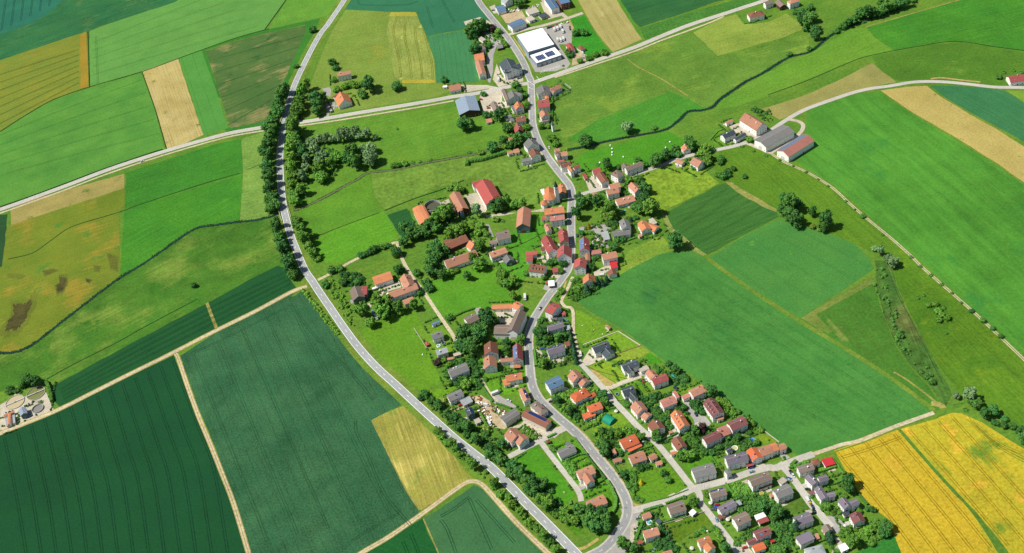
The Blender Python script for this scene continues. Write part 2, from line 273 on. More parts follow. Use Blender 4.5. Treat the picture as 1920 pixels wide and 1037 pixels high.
field('crop_field', .07, (66, 120, 52), (76, 126, 54), '1250,415 1400,360', '1352,346 1362,343 1380,360 1456,398 1460,406 1325,478 1310,470 1275,445 1253,428 1243,403 1300,371', streak=.14, aniso=(.02, .5), drill=(7, 1.2, .09), cr=1)
field('stubble_edge', .09, (150, 158, 80), (172, 168, 96), None, '1360,342 1372,342 1400,360 1456,392 1456,398 1430,388 1385,362', med=.2)
field('stubble_edge', .09, (140, 160, 80), (160, 168, 90), None, '1242,403 1250,402 1262,428 1314,470 1326,478 1318,480 1300,470 1252,430', med=.2)
field('crop_field', .06, (88, 150, 66), (74, 140, 64), '1340,490 1600,560', '1462,409 1490,421 1552,436 1602,458 1627,481 1639,504 1499,597 1418,546 1328,484 1400,440', streak=.1, aniso=(.01, .2), c4=rgb(100, 160, 62), p4=(.66, .74), cr=1)
field('crop_field', .06, (86, 150, 66), (72, 138, 60), '1150,560 1700,790', '1260,472 1292,470 1325,486 1416,550 1500,604 1600,664 1680,718 1750,770 1718,783 1650,806 1600,826 1497,853 1480,845 1430,812 1340,735 1300,705 1245,680 1200,646 1165,620 1110,588 1078,566 1080,558 1130,534 1180,505 1232,478', streak=.08, aniso=(.006, .25), big=.12, c3=rgb(52, 122, 66), p3=(.58, .7), fine=.08)
field('meadow', .06, (86, 136, 48), (74, 128, 44), '1560,560 1700,720', '1501,597 1634,520 1642,545 1654,586 1678,646 1712,694 1740,722 1770,764 1755,770 1690,718 1600,660', streak=.18, aniso=(.01, .12), c3=rgb(140, 152, 74), p3=(.6, .68), med=.14)
field('stubble_edge', .09, (140, 150, 74), (106, 140, 54), None, '1502,596 1560,562 1632,520 1640,530 1600,552 1530,590 1560,622 1552,626 1520,608', med=.2)
field('marsh', .05, (74, 118, 48), (90, 128, 52), '1640,480 1740,740', '1640,488 1668,490 1684,545 1708,595 1735,645 1760,690 1785,740 1772,764 1742,722 1714,694 1680,646 1656,586 1644,545', med=.35, fine=.17, fs=.35, streak=.2, c3=rgb(110, 124, 64), p3=(.54, .6))
field('meadow', .04, (88, 134, 36), (104, 146, 38), '1700,520 1900,720', '1646,480 1690,462 1720,494 1757,527 1832,595 1880,640 1940,692 2000,760 2000,900 1900,800 1800,740 1770,700 1736,645 1710,595 1686,545 1668,488', streak=.12, big=.16, c3=rgb(64, 122, 36), p3=(.54, .68), c4=rgb(128, 156, 36))
field('meadow', .04, (92, 138, 38), (102, 144, 40), '1480,310 1640,460', '1350,343 1330,300 1352,282 1400,268 1440,285 1472,306 1520,328 1562,354 1600,385 1634,418 1676,452 1690,462 1646,478 1600,456 1550,434 1490,420 1462,406 1458,396 1400,360', streak=.12, big=.12, c3=rgb(120, 150, 40))
field('hay_meadow', .05, (148, 178, 56), (128, 168, 52), '1210,340 1340,340', '1204,326 1240,312 1270,302 1300,300 1348,344 1300,369 1242,396 1222,380 1214,352', med=.26, fine=.17, fs=.5, streak=.15)
field('lawn', .06, (88, 158, 40), (80, 152, 38), '1090,310 1250,260', '1078,302 1100,282 1142,275 1190,262 1250,246 1266,252 1290,268 1280,285 1240,300 1210,310 1172,305 1130,324 1092,318', streak=.1, big=.1)
field('hay_meadow', .05, (142, 168, 60), (118, 158, 56), '1150,520 1250,470', '1160,500 1180,470 1240,440 1262,470 1232,480 1180,506 1162,518', med=.25, fine=.15, c3=rgb(165, 165, 90))
field('ripening_field', .08, (218, 188, 52), (204, 180, 50), '1600,860 1750,1030', '1564,845 1620,826 1680,805 1786,774 1802,775 1842,793 1920,842 2000,890 2000,1110 1720,1110 1690,1037 1664,972 1640,955 1610,922 1586,884', streak=.08, big=.06, med=.07, fine=.12, c3=rgb(226, 184, 64), p3=(.56, .66))
field('ripening_field', .10, (208, 188, 52), (190, 182, 50), '1700,820 1850,1000', '1690,804 1786,776 1802,777 1842,795 1920,844 2000,892 2000,1110 1880,1110 1826,960 1744,870', streak=.14, med=.12, fine=.13, c3=rgb(120, 152, 48), p3=(.55, .63), c4=rgb(226, 190, 60), p4=(.58, .66))
field('green_strip', .12, (92, 136, 50), (100, 142, 52), None, '1682,805 1688,804 1718,838 1746,870 1790,918 1830,960 1890,1034 1900,1060 1888,1060 1822,962 1740,872 1712,840')
field('crop_field', .06, (54, 132, 52), (62, 138, 54), '1600,1037 1680,1000', '1575,1050 1620,1030 1675,1003 1684,1008 1700,1045 1715,1110 1560,1110', streak=.12)
field('meadow', .05, (104, 156, 46), (92, 146, 44), '570,430 720,350', '560,396 640,355 694,326 700,370 719,394 640,422 588,446 572,420', streak=.12, big=.14)
field('hay_meadow', .05, (126, 162, 62), (108, 148, 56), '700,350 1040,320', '696,325 740,320 820,304 890,291 960,285 1008,300 1040,330 1056,352 1040,372 1010,362 1004,384 960,375 935,350 885,334 850,346 820,352 770,375 722,393 702,368', med=.22, fine=.15, fs=.5, streak=.1)
field('meadow', .05, (96, 160, 42), (104, 166, 44), '600,480 740,420', '590,450 640,424 719,396 747,440 735,452 700,462 640,494 604,492 596,475', streak=.1, c3=rgb(104, 178, 40))
field('crop_field', .07, (44, 100, 50), (50, 106, 52), '730,420 780,400', '726,403 762,391 768,396 782,428 758,446 749,440', drill=(5, .8, .15), cr=1)
field('meadow', .05, (98, 150, 48), (110, 156, 50), '580,350 900,260', '572,248 664,228 780,208 852,192 865,215 942,232 950,262 900,282 820,300 740,316 692,322 640,350 572,386 562,330', streak=.1, big=.12, med=.16, c3=rgb(78, 142, 44))
field('meadow', .05, (100, 160, 42), (88, 152, 40), None, '806,560 790,535 830,520 870,505 900,500 930,500 960,560 985,572 905,576 860,590 830,592', med=.16, c3=rgb(130, 170, 50))
field('meadow', .05, (112, 162, 42), (100, 154, 38), '700,620 800,720', '676,622 700,606 740,592 780,585 796,620 812,680 830,718 800,732 772,728 730,690', streak=.08, c3=rgb(120, 168, 40))
field('lawn', .06, (80, 152, 36), (88, 158, 38), None, '963,858 1006,836 1040,880 1080,928 1064,944 1040,940 1010,905')
field('lawn', .06, (94, 162, 44), (86, 156, 42), None, '950,440 1000,415 1015,400 1020,430 1000,480 985,520 975,545 955,510 935,500 950,470')
field('crop_border', .1, (196, 190, 78), (180, 176, 64), None, '733,23 779,23 783,30 729,31', jit=.3)
field('crop_border', .1, (196, 186, 70), (178, 172, 60), None, '754,150 817,150 817,156 754,156', jit=.3)
for nm, reg, c1, c2, out in (
    ('lawn', 'I', (120, 165, 44), (110, 158, 42), '690,240 760,260 960,380 1130,460 900,560 760,600 700,560 680,500'),
    ('lawn', 'I', (128, 170, 46), (118, 162, 44), '775,612 1150,472 1380,622 1110,715 1060,620 840,640'),
    ('lawn', 'I', (150, 170, 60), (140, 168, 56), '1110,725 1390,628 1500,690 1360,770 1150,790 1000,770'),
    ('lawn', 'I', (74, 152, 36), (80, 156, 38), '1440,730 1520,690 1650,800 1480,820'),
    ('lawn', 'K', (142, 176, 48), (132, 168, 46), '490,155 640,95 750,120 850,230 890,290 790,340 560,200'),
    ('bare_verge', 'K', (190, 170, 100), (200, 182, 110), '490,180 560,205 770,340 660,380'),
    ('lawn', 'K', (122, 165, 46), (132, 170, 48), '480,735 780,625 930,760 760,860 540,865 470,800'),
    ('lawn', 'K', (112, 160, 44), (104, 154, 42), '710,400 830,370 1000,300 1140,390 1030,520 880,500 790,530'),
    ('lawn', 'N', (108, 158, 40), (98, 150, 38), '240,600 620,540 800,560 980,780 560,950 380,880 300,700'),
    ('lawn', 'N', (100, 160, 40), (92, 154, 40), '930,530 1180,340 1340,520 1300,640 1060,740'),
    ('mown_lawn', 'O', (106, 138, 36), (96, 132, 34), '670,745 900,660 1160,602 1240,720 1120,750 960,860 880,930 740,840'),
    ('mown_lawn', 'Q', (92, 128, 46), (100, 134, 48), '480,500 700,420 800,540 700,600 560,620 520,560'),
    ('lawn', 'Q', (122, 140, 50), (112, 134, 46), '430,900 560,890 620,980 500,1037 340,1037'),
    ('lawn', 'L', (122, 160, 44), (112, 154, 42), '300,190 520,90 400,210 320,220'),
    ('lawn', 'L', (134, 164, 46), (124, 158, 44), '1130,700 1220,640 1380,740 1200,760'),
    ('lawn', 'A', (66, 156, 44), (60, 148, 42), '1440,200 1600,165 1700,350 1830,530 1660,610 1560,620 1450,470 1320,480 1470,440 1490,330'),
    ('rough_grass', 'E', (128, 160, 60), (110, 148, 52), '170,800 320,810 340,950 390,960 340,1030 130,980 90,880'),
    ('lawn', 'J', (112, 165, 38), (120, 170, 40), '150,190 460,130 500,200 330,230 190,300'),
    ('lawn', 'M', (90, 150, 36), (100, 158, 38), '560,40 900,30 1030,190 1240,440 1340,620 1330,760 1000,660 970,560 760,280 700,240'),
    ('rough_grass', 'M', (92, 150, 34), (84, 142, 32), '700,930 900,960 1060,1037 820,1060'),
    ('lawn', 'H', (112, 158, 46), (120, 160, 48), '205,320 500,260 540,330 640,430 680,560 560,640 430,600 360,560'),
    ('lawn', 'H', (104, 164, 40), (112, 168, 42), '880,640 960,600 1130,780 1420,780 1430,1037 1000,1037 900,880'),
    ('rough_grass', 'S', (112, 160, 46), (104, 154, 44), '70,560 180,480 320,640 180,670 100,620')):
    i = len(FIELDS); FIELDS.append(sheet(nm, pts(out, reg), .075, fieldmat('%s_surface_%d' % (nm, i), rgb(*c1), rgb(*c2), .4, med=.16, fine=.16), jitter=.3))
# stains of dark wet soil in the ripe western meadow
M_STAIN = fieldmat('wet_soil', rgb(78, 76, 44), rgb(96, 92, 46), med=.3, fine=.13)
M_STAIN2 = fieldmat('damp_grass', rgb(118, 130, 46), rgb(110, 126, 44), med=.2, fine=.1)
M_STAIN3 = fieldmat('damp_soil', rgb(100, 106, 44), rgb(108, 116, 44), med=.3, fine=.1)
for s, mm in (('f5:95,430 225,420 235,370 265,390 240,470 190,590 130,650 60,670 10,650 40,580 90,520', 0), ('f5:440,220 500,230 500,290 470,350 430,370 415,300 445,280', 0),
              ('f5:60,210 130,215 200,230 130,250 70,240', 1), ('f5:640,245 690,260 670,285 645,275', 0), ('f5:700,150 750,160 740,200 705,195', 1), ('f5:310,190 400,175 430,190 340,230', 1), ('f5:800,60 880,90 880,190 830,170', 1)):
    rg, c = s.split(':'); P = pts(c, rg); cx = sum(P, Vector()) / len(P)
    for lv, (k0, k1, m) in enumerate(((.05, .34, M_STAIN2), (-.12, .12, M_STAIN3), (-.34, -.06, M_STAIN))[:(3 if mm == 0 else 2)]):
        Q = []
        for i, p in enumerate(P):
            n = P[(i + 1) % len(P)]
            for k in range(8): q = p.lerp(n, k / 8); Q.append(q + (q - cx) * random.uniform(k0, k1))
        sheet('soil_patch', Q, .1 + .012 * lv, m)

# ---- roads
M_ROAD = fieldmat('asphalt_pale', rgb(190, 195, 194), rgb(180, 185, 184), streak=.03, big=.05, med=.05, fine=.05)
M_ROADV = fieldmat('asphalt_village', rgb(176, 178, 176), rgb(166, 168, 168), streak=.03, big=.05, med=.07, fine=.05)
M_LANE = fieldmat('lane_concrete', rgb(218, 214, 202), rgb(206, 202, 190), streak=.03, big=.05, med=.07, fine=.06)
M_GRAVEL = fieldmat('gravel_track', rgb(226, 214, 180), rgb(210, 198, 160), streak=.05, big=.05, med=.1, fine=.15)
M_YARD = fieldmat('yard_gravel', rgb(222, 212, 190), rgb(208, 198, 176), streak=.02, big=.06, med=.12, fine=.1)
M_YARDG = fieldmat('yard_paving', rgb(190, 188, 180), rgb(178, 176, 170), streak=.02, big=.06, med=.08, fine=.06)
M_SAND = fieldmat('sandy_yard', rgb(216, 196, 158), rgb(198, 178, 138), streak=.02, big=.06, med=.2, fine=.13)
M_TAN = fieldmat('dry_verge', rgb(200, 176, 112), rgb(176, 164, 90), streak=.05, med=.2, fine=.13)
M_GRASSV = fieldmat('green_verge', rgb(104, 146, 50), rgb(128, 152, 58), streak=.05, med=.2, fine=.13)
M_MARK = plain('road_paint', (0.8, 0.8, 0.78, 1), .7, .05)
ROADS = []
def road(name, s, w, z, mat, lines=None, reg='_', kerb=None):
    _lay[0] += 1; z += (_lay[0] % 7) * .0017
    if name != 'verge': ROADS.append((smooth(pts(s, reg), 5), w))
    P = smooth(pts(s, reg)); B = MB(); ribbon(B, P, w, z); o = B.build(name, mat); tag(o, kind='structure')
    if lines:
        Q = [P[0]]; L = 0; D = MB()                                  # resample for the dashes
        Q = []; step = 3.0; acc = 0
        for a, b in zip(P, P[1:]):
            d = (b - a).length; t = step - acc
            while t < d: Q.append(a.lerp(b, t / d)); t += step
            acc = (acc + d) % step
        if len(Q) > 8:
            for e in lines:
                if e[0] == 'c':
                    for i in range(0, len(Q) - 4, 4): ribbon(D, Q[i:i + 2], e[1], z + .03)
                else:
                    ribbon(D, P, e[1], z + .03, w / 2 - .35); ribbon(D, P, e[1], z + .03, -(w / 2 - .35))
            tag(D.build('road_markings', M_MARK), kind='structure')
    return P
MAIN = '668,-40 645.6,0 629,25 613,48 600.5,64 584,93 568,125 554,155 545,181 538,206 531.5,233 528,258 526.6,270 525,295 525.4,320 526.6,345 529,370 531.7,390 538,415.6 546.7,446 556.7,471 570.8,505 585.8,527.6 601,551 621,580 643.5,613 671,650 704,686.8 741.3,721 780,757 814.7,788.5 849.4,819.7 884,847.5 918,874 955.8,911 983.4,940 1018.5,975 1051,1008 1076,1034 1100,1060 1140,1110'
PM = smooth(pts(MAIN))
for off, ww, mt in ((0, 19, M_GRASSV),):
    B = MB(); ribbon(B, PM, ww, .105); tag(B.build('road_verge', mt), kind='structure')
road('main_road', MAIN, 7.5, .16, M_ROAD, (('c', .25), ('e', .28)))
VR = '880,-40 896,0 917,28 931,45 948.4,66 964,88.5 976,107.6 985,125 991,142 995.3,153 996.7,183 998,209 998.7,230 1004,251 1014,273.6 1028,296 1043,316.4 1057,333.7 1067.6,347.6 1072,361.5 1072,379 1071,396 1071,432 1071,458 1070,484 1064,506.7 1053.7,522.3 1039.8,541.4 1030,553 1012,580 1000,600.7 993,621.6 991.2,644 993,665 993.8,687.5 996,712 1001.3,731 1012.5,750.3 1030,767.7 1050.7,786.8 1071.5,804 1093,825 1112.6,849.5 1133.4,873.8 1150.8,896.4 1166.4,920.7 1175,941.5 1177,960 1170,982 1151,1009.7 1130,1030.5 1100,1046'
PV = smooth(pts(VR)); B = MB(); ribbon(B, PV, 8.4, .145); tag(B.build('pavement', M_LANE), kind='structure')
road('village_road', VR, 5.6, .17, M_ROADV, (('c', .16),))
road('western_road', '-60,412 0,393 50,375.4 125.4,347.8 200.6,319 276,294 351,271.3 426,251 480,241 505,237.5 530,234 560,230 612,222 664,213 716,204.5 768,196 820,187 846,182 889,176 924,169 950,163.5 976,158.5 995,156', 6.8, .15, M_LANE, (('e', .15),))
road('cycle_path', '-60,420 0,400 50,382.4 125.4,355 200.6,326.5 276,301 351,278 426,257.5 480,247.5 530,240 560,236 612,229 664,221 733,209.7 786,201 851,189', 2.6, .14, M_GRAVEL)
road('eastern_road', '996,157 1011,151 1045.6,139 1080,127 1115,114.5 1140,106 1190.5,88.5 1240.6,67.7 1291,47.6 1341,31.3 1391,15 1441,-3 1500,-40', 6.8, .15, M_LANE, (('e', .15),))
road('cycle_path', '1040,145.5 1090,129.5 1140,113 1190.5,96 1240,76 1291,57.5 1330,43 1357,31', 2.6, .14, M_GRAVEL)
road('estate_lane', '955,65 985,55.5 1019.6,47.7 1063,34.7 1092.5,24.3', 5.6, .14, M_YARD)
road('estate_lane', '1063,34 1045,20 1025,10.4 1010,-20', 5, .135, M_YARD)
road('village_lane', '1078,370 1095,363 1133.5,352.8 1159.6,342.4 1185.6,328.5 1211.6,319.8 1234,312.5 1266,300 1300,290 1340,282 1388,271 1417,259 1441.5,246.8 1476,224 1511,205 1563,186 1606,172 1640,165 1666,161.8 1716,153.8 1766,153.5 1816,158 1866,163.5 1920,164.5 2000,168', 5.2, .14, M_LANE)
road('farm_lane', '1478,224 1497,227.7 1505.7,235 1502,247 1485,262.4 1462,274.5 1445,286 1427.6,279.7 1394.6,266', 4.2, .135, M_YARD)
for off in (-.85, .85):
    P = smooth(pts('1446,288 1472.6,305 1515,324 1560,351.6 1595.5,384 1630.6,414.3 1671,447 1705.8,478 1728,500 1753.5,522.7 1791,555.3 1831,590.4 1866,623 1920,674.4 1990,745')); B = MB(); ribbon(B, P, .95, .13, off); tag(B.build('farm_track', M_GRAVEL), kind='structure')
road('gravel_track', '-60,838 0,812.7 52,792 111,767.6 173.5,736.4 243,701.6 320,663.5 401,621.8 480,583 546,547.6 575.8,537', 3.4, .13, M_GRAVEL)
for off in (-.9, .9):
    P = smooth(pts('328,662 334,672 351,722 371,777 391,824.6 416,887 439,947.5 466,1037 485,1100')); B = MB(); ribbon(B, P, 1.05, .13, off); tag(B.build('gravel_track', M_GRAVEL), kind='structure')
    P = smooth(pts('600,1090 678,1037 728,1007.5 791,963.8 851,920 872,906 884,902.5 896,904 908,912.4 933,940 971,982.6 1013.5,1024 1045,1055 1080,1100')); B = MB(); ribbon(B, P, 1.25, .13, off); tag(B.build('gravel_track', M_GRAVEL), kind='structure')
B = MB(); ribbon(B, smooth(pts('600,1090 678,1037 728,1007.5 791,963.8 851,920 872,906 884,902.5 896,904 908,912.4 933,940 971,982.6 1013.5,1024 1045,1055 1080,1100')), 4.6, .11); tag(B.build('track_verge', M_TAN), kind='structure')
B = MB(); ribbon(B, smooth(pts('328,662 334,672 351,722 371,777 391,824.6 416,887 439,947.5 466,1037 485,1100')), 4.2, .11); tag(B.build('track_verge', M_TAN), kind='structure')
B = MB(); ribbon(B, smooth(pts('-60,838 0,812.7 52,792 111,767.6 173.5,736.4 243,701.6 320,663.5 401,621.8 480,583 546,547.6 575.8,537')), 5.6, .11); tag(B.build('track_verge', M_TAN), kind='structure')
road('white_lane', '596,525 617,514.6 641.6,500 667.7,486 700,470 738.8,455.6 745.8,459 751,478 759.7,497 773.5,520 791,542.4 808,568 827,596 843,619 850,630 862,658', 3.4, .13, M_GRAVEL)
road('lane', '1074,519 1062.5,545 1053,564 1059.8,574.8 1070.6,577.5 1074.7,588 1075,619 1076.3,627 1081.5,653 1086,679', 2.9, .138, M_GRAVEL)
road('lane', '1083,672 1089.4,684 1106.8,701.6 1127.6,724 1141.5,743 1155.4,757 1176,778 1193.5,797 1214.4,816 1235,835.5 1255.4,860 1276,886 1293.5,908.4 1311,925 1313,942 1328,961 1349,989 1371.6,1018.4 1384,1037 1400,1060', 5.0, .14, M_LANE)
road('lane', '1127,724 1141.5,727.5 1167.5,717.3 1202,705', 4.2, .135, M_YARD)
road('lane', '1226,831 1258.8,818.2 1295,804.3 1317,788.5', 4.0, .135, M_LANE)
road('lane', '1286,757 1296.4,773 1306,785 1320,792', 4.6, .136, M_YARDG)
road('cross_street', '1176,958 1192,956 1224,947.5 1267.5,932.7 1296,918 1328,910 1371.6,898 1406,886 1440,877 1456,877 1491,863.4 1525,851.5', 6.0, .15, M_LANE)
road('field_lane', '1515,855 1545,845 1577.7,834 1615.5,825 1678,800 1751,774', 3.4, .13, M_GRAVEL)
road('side_street', '1460,868 1473.5,881 1487.4,898 1504.8,922.4 1522,946.7 1531,955 1546.6,975 1560,988', 5.6, .14, M_LANE)
road('lane', '953,857 989.4,838 1005.6,830 1040.3,813 1061,803', 5.0, .14, M_LANE)
road('lane', '1013.7,828.7 1041.5,865 1067.5,898 1085,922.4 1090,940', 4.4, .14, M_LANE)
road('farm_path', '884,698 895,700 906,716 920,738 932,752', 1.6, .12, M_GRAVEL)
road('verge', '1079,800 1098,817 1117,840 1139,866 1158,890 1173,914 1181,936 1190,946 1206,949', 2.2, .13, M_TAN)
road('verge', '908,871 945,905 975,938 1010,972 1045,1006 1070,1024 1090,1029 1108,1020 1122,1010', 2.4, .12, M_TAN)
road('verge', '760,744 800,780 840,812 875,842 908,871', 3.0, .12, M_GRASSV)
for s, mt in (('A:680,160 900,95 985,240 960,270 740,250', 1), ('A:1110,20 1290,50 1350,170 1200,210 1150,120', 0), ('A:850,385 1140,300 1420,240 1460,300 1450,480 1310,480 1440,690 1380,765 1060,780 990,660 940,560', 2),
    ('A:285,235 460,185 560,230 595,262 380,262 310,285', 0), ('A:490,350 560,330 620,440 720,430 700,470 640,500 605,600 600,780 570,900 545,880 530,600 590,520 570,420', 2), ('A:640,690 700,840 870,830 920,800 930,880 660,940 600,860', 0),
    ('A:1470,590 1550,560 1620,600 1600,680 1450,710', 1), ('A:560,75 620,50 660,140 610,150', 0), ('B:255,110 540,112 700,150 700,290 770,300 780,350 680,385 560,425 500,420 455,260 470,205 300,205', 0),
    ('U:255,440 330,425 352,450 342,530 300,510', 2), ('U:285,590 395,590 388,660 335,690 325,745 298,745 310,690', 2), ('C:750,385 880,350 990,520 985,590 930,560 830,510', 0), ('C:490,470 580,420 680,590 640,600 520,520', 0), ('E:270,590 380,560 490,570 480,610 350,650 280,620', 0), ('E:720,270 1000,235 1060,270 1060,400 1040,490 870,470 860,400 900,370 890,300 740,300', 2),
    ('E:870,760 1060,660 1080,710 1010,760 900,800', 0), ('D:790,560 860,515 990,630 960,660 840,690', 0), ('S:265,440 400,400 500,480 640,480 640,512 560,572 460,540 340,520', 0), ('S:600,660 800,600 860,620 760,720 650,700', 0),
    ('G:690,570 850,490 880,570 720,620 640,680 600,670 680,610', 0), ('G:430,772 560,730 552,800 500,790', 0), ('H:1085,145 1320,140 1240,290 1150,285', 0), ('H:860,110 930,90 920,200 890,180', 2), ('H:1130,620 1180,600 1280,600 1150,660', 0),
    ('J:600,255 700,235 800,300 830,420 930,470 1000,560 960,605 860,590 800,520 740,420 680,340', 1), ('J:820,240 880,225 1100,365 1060,372 860,330 800,290', 2), ('J:1000,590 1130,550 1180,500 1440,610 1600,560 1610,600 1500,700 1400,665 1360,715 1200,640 1130,590', 0), ('J:350,390 480,350 530,370 400,430', 1),
    ('I:790,740 840,660 930,720 1000,760 830,840 740,830', 0), ('K:890,270 1030,215 1080,250 920,310', 0), ('L:350,310 400,290 500,440 600,470 650,540 620,600 480,570 460,480 420,430', 2), ('K:180,440 260,370 290,420 200,470 130,540 60,560 20,520', 0),
    ('Q:930,640 1080,640 1150,700 1190,760 1100,830 1060,820 980,730', 2), ('Q:1050,1000 1100,950 1060,870 1100,860 1150,930 1120,1037 1030,1037', 0), ('O:250,560 380,530 500,560 430,660 400,900 300,1037 0,1050 60,960 200,880 300,700', 2),
    ('O:360,740 440,690 440,780 380,930 350,900', 0), ('a:0,560 300,380 480,420 800,300 900,540 950,640 820,700 350,900 60,1000 0,1010', 0), ('Q:0,960 100,940 190,1037 0,1050', 0), ('Z:870,460 900,400 1040,430 960,490', 2),
    ('Z:980,280 1050,240 1120,280 1080,310 1000,300', 0), ('I:260,640 320,690 370,800 300,790 260,700', 0), ('I:400,790 590,720 640,790 440,810', 0), ('P:520,480 580,455 650,600 590,590', 0), ('P:665,295 740,275 790,300 720,330', 0), ('P:930,190 990,170 1050,225 970,245', 2),
    ('N:760,860 830,830 860,850 790,870', 0), ('M:920,520 1000,500 1040,540 960,580', 2), ('C:1450,560 1620,520 1610,560 1480,560', 0), ('C:980,600 1180,570 1320,570 1180,600 1000,620', 0), ('C:980,690 1020,700 1070,830 1050,835', 2), ('P:1130,380 1200,440 1160,420', 0)):
    rg, c = s.split(':'); sheet('yard', pts(c, rg), .09, (M_YARD, M_SAND, M_YARDG)[mt], jitter=.25)

for s, mt in (('A:988,668 1000,664 1035,745 1020,755', M_GRASSV), ('A:1030,778 1090,800 1250,780 1370,735 1385,750 1380,770 1200,805 1090,822 1045,805', M_GRASSV), ('A:808,394 822,392 960,600 950,615', M_TAN), ('A:625,160 645,150 800,345 780,355', M_GRASSV), ('A:1430,205 1475,300 1460,330 1420,230', M_TAN), ('A:1395,110 1440,95 1475,120 1450,150 1400,150', M_GRASSV),
              ('B:190,195 300,215 560,160 560,150 300,195', M_GRASSV), ('Z:1150,440 1180,340 1210,345 1175,450', M_TAN), ('P:860,350 960,360 1010,420 920,430 830,390', M_GRASSV)):
    rg, c = s.split(':'); sheet('grass_verge', pts(c, rg), .125, mt, jitter=.2)
D = MB()
for i in range(14):
    x, y = 1108 + i * 16, 772 - i * 5.2; P = pts('%f,%f %f,%f' % (x, y, x + 6, y + 22), 'A'); ribbon(D, P, .18, .13)
for s in ('988,150 1003,161', '1006,143 1012,151', '990,163 1000,168'):
    ribbon(D, pts(s), .3, .2)
tag(D.build('parking_lines', M_MARK), kind='structure')

# ---- wheel tracks in the crops
def tracks(A, Bp, n, c, w=.45, gauge=1.9, z=.16, skip=(), strength=None):
    PA, PB = smooth(pts(A), 5), smooth(pts(Bp), 5)
    def rs(P, m):
        L = [0]
        for a, b in zip(P, P[1:]): L.append(L[-1] + (b - a).length)
        out = []; j = 0
        for i in range(m):
            t = L[-1] * i / (m - 1)
            while j < len(L) - 2 and L[j + 1] < t: j += 1
            out.append(P[j].lerp(P[j + 1], (t - L[j]) / max(1e-6, L[j + 1] - L[j])))
        return out
    PA, PB = rs(PA, 24), rs(PB, 24); B = MB(); m = fieldmat('wheel_track_%d' % len(bpy.data.materials), rgb(*c), rgb(*c), fine=.17, med=.2)
    for i in range(n + 1):
        t = i / max(n, 1); P = [a.lerp(b, t) for a, b in zip(PA, PB)]
        for s in (-1, 1): ribbon(B, P, w, z + .002 * (i % 3), s * gauge / 2)
    tag(B.build('wheel_tracks', m), kind='stuff')
tracks('8,822 22,885 37,965 50,1045', '324,676 349,740 375,810 401,880 428,1045', 13, (20, 72, 42), .6, 1.9)
tracks('362,664 400,760 440,860 480,960 500,1015', '546,573 590,665 634,760 646,790 691,885 731,965', 4, (44, 94, 58), .42, 2.0)
tracks('355,664 410,640 500,595 548,570', '356,666 411,642 501,597 549,572', 0, (44, 94, 58), .42)
tracks('643,1028 681,1000 748,963', '644,1029 682,1001 749,964', 0, (44, 94, 58), .42)
tracks('552,572 570,605 600,640 650,690 700,750', '553,572 571,605 601,640 651,690 701,750', 0, (40, 88, 54), .5)
tracks('667,790 668,810 690,855 720,925 770,985', '667,790 668,810 690,855 720,925 770,985', 0, (40, 88, 54), .5)
tracks('1567,846 1661,960 1725,1045', '1786,783 1856,860 1990,1010', 8, (150, 126, 24), .5, 1.9, .2)
tracks('1578,858 1630,842 1690,820', '1579,860 1631,844 1691,822', 0, (140, 120, 26), .4, 1.9, .2)
tracks('1830,795 1870,830 1915,850', '1815,785 1860,830 1930,870', 2, (120, 125, 30), .4, 1.9, .2)
tracks('112,731 250,652 400,574 540,508', '120,748 250,682 400,606 545,532', 3, (22, 74, 40), .6)
tracks('12.5,-10 2.5,58', '95,-10 92,12', 5, (30, 82, 70), .6)
tracks('0,140 148,93', '0,232 148,155', 6, (92, 110, 44), .7)
tracks('880,935 922,1030', '893,937 965,1018', 1, (36, 86, 54), .5)
tracks('826,975 838,992 858,1045', '826,975 838,992 858,1045', 0, (36, 86, 54), .5)
tracks('826,968 850,955 880,932', '826,968 850,955 880,932', 0, (36, 86, 54), .5)
tracks('800,12 812,52', '828,-2 852,42', 1, (34, 96, 66), .5)
tracks('672,0 674,8 700,10 760,9 784,2', '672,0 674,8 700,10 760,9 784,2', 0, (34, 96, 66), .5)
tracks('770,1000 790,1050', '755,1015 770,1050', 1, (18, 76, 36), .6)
tracks('745,30 738,60 748,110 752,145', '795,60 808,110 812,150', 3, (128, 142, 50), .7)
tracks('1100,0 1150,88', '1130,-10 1188,75', 2, (160, 152, 88), .5)
tracks('1150,535 1320,645 1500,765 1590,815', '1275,482 1450,592 1640,715 1730,775', 6, (60, 128, 58), .45, 1.9)
tracks('1500,300 1640,395 1800,535 1990,715', '1690,205 1850,308 1990,400', 8, (74, 140, 50), .45, 1.9)
tracks('1350,482 1480,580', '1490,428 1630,500', 4, (66, 132, 60), .45, 1.9)
tracks('1256,432 1365,352', '1322,470 1450,400', 4, (54, 108, 46), .4, 1.9)
tracks('-40,340 140,290 300,250', '-40,270 120,205 265,150', 4, (84, 146, 60), .45, 1.9)
tracks('175,140 340,90 480,50', '175,80 300,30 400,-10', 4, (94, 152, 68), .45, 1.9)
tracks('400,112 570,66', '428,234 512,186', 5, (62, 108, 54), .8, .9)
tracks('640,100 648,112', '640,100 648,112', 0, (110, 150, 60), .3)
tracks('180,68 184,160', '184,66 188,159', 0, (84, 140, 66), .6)

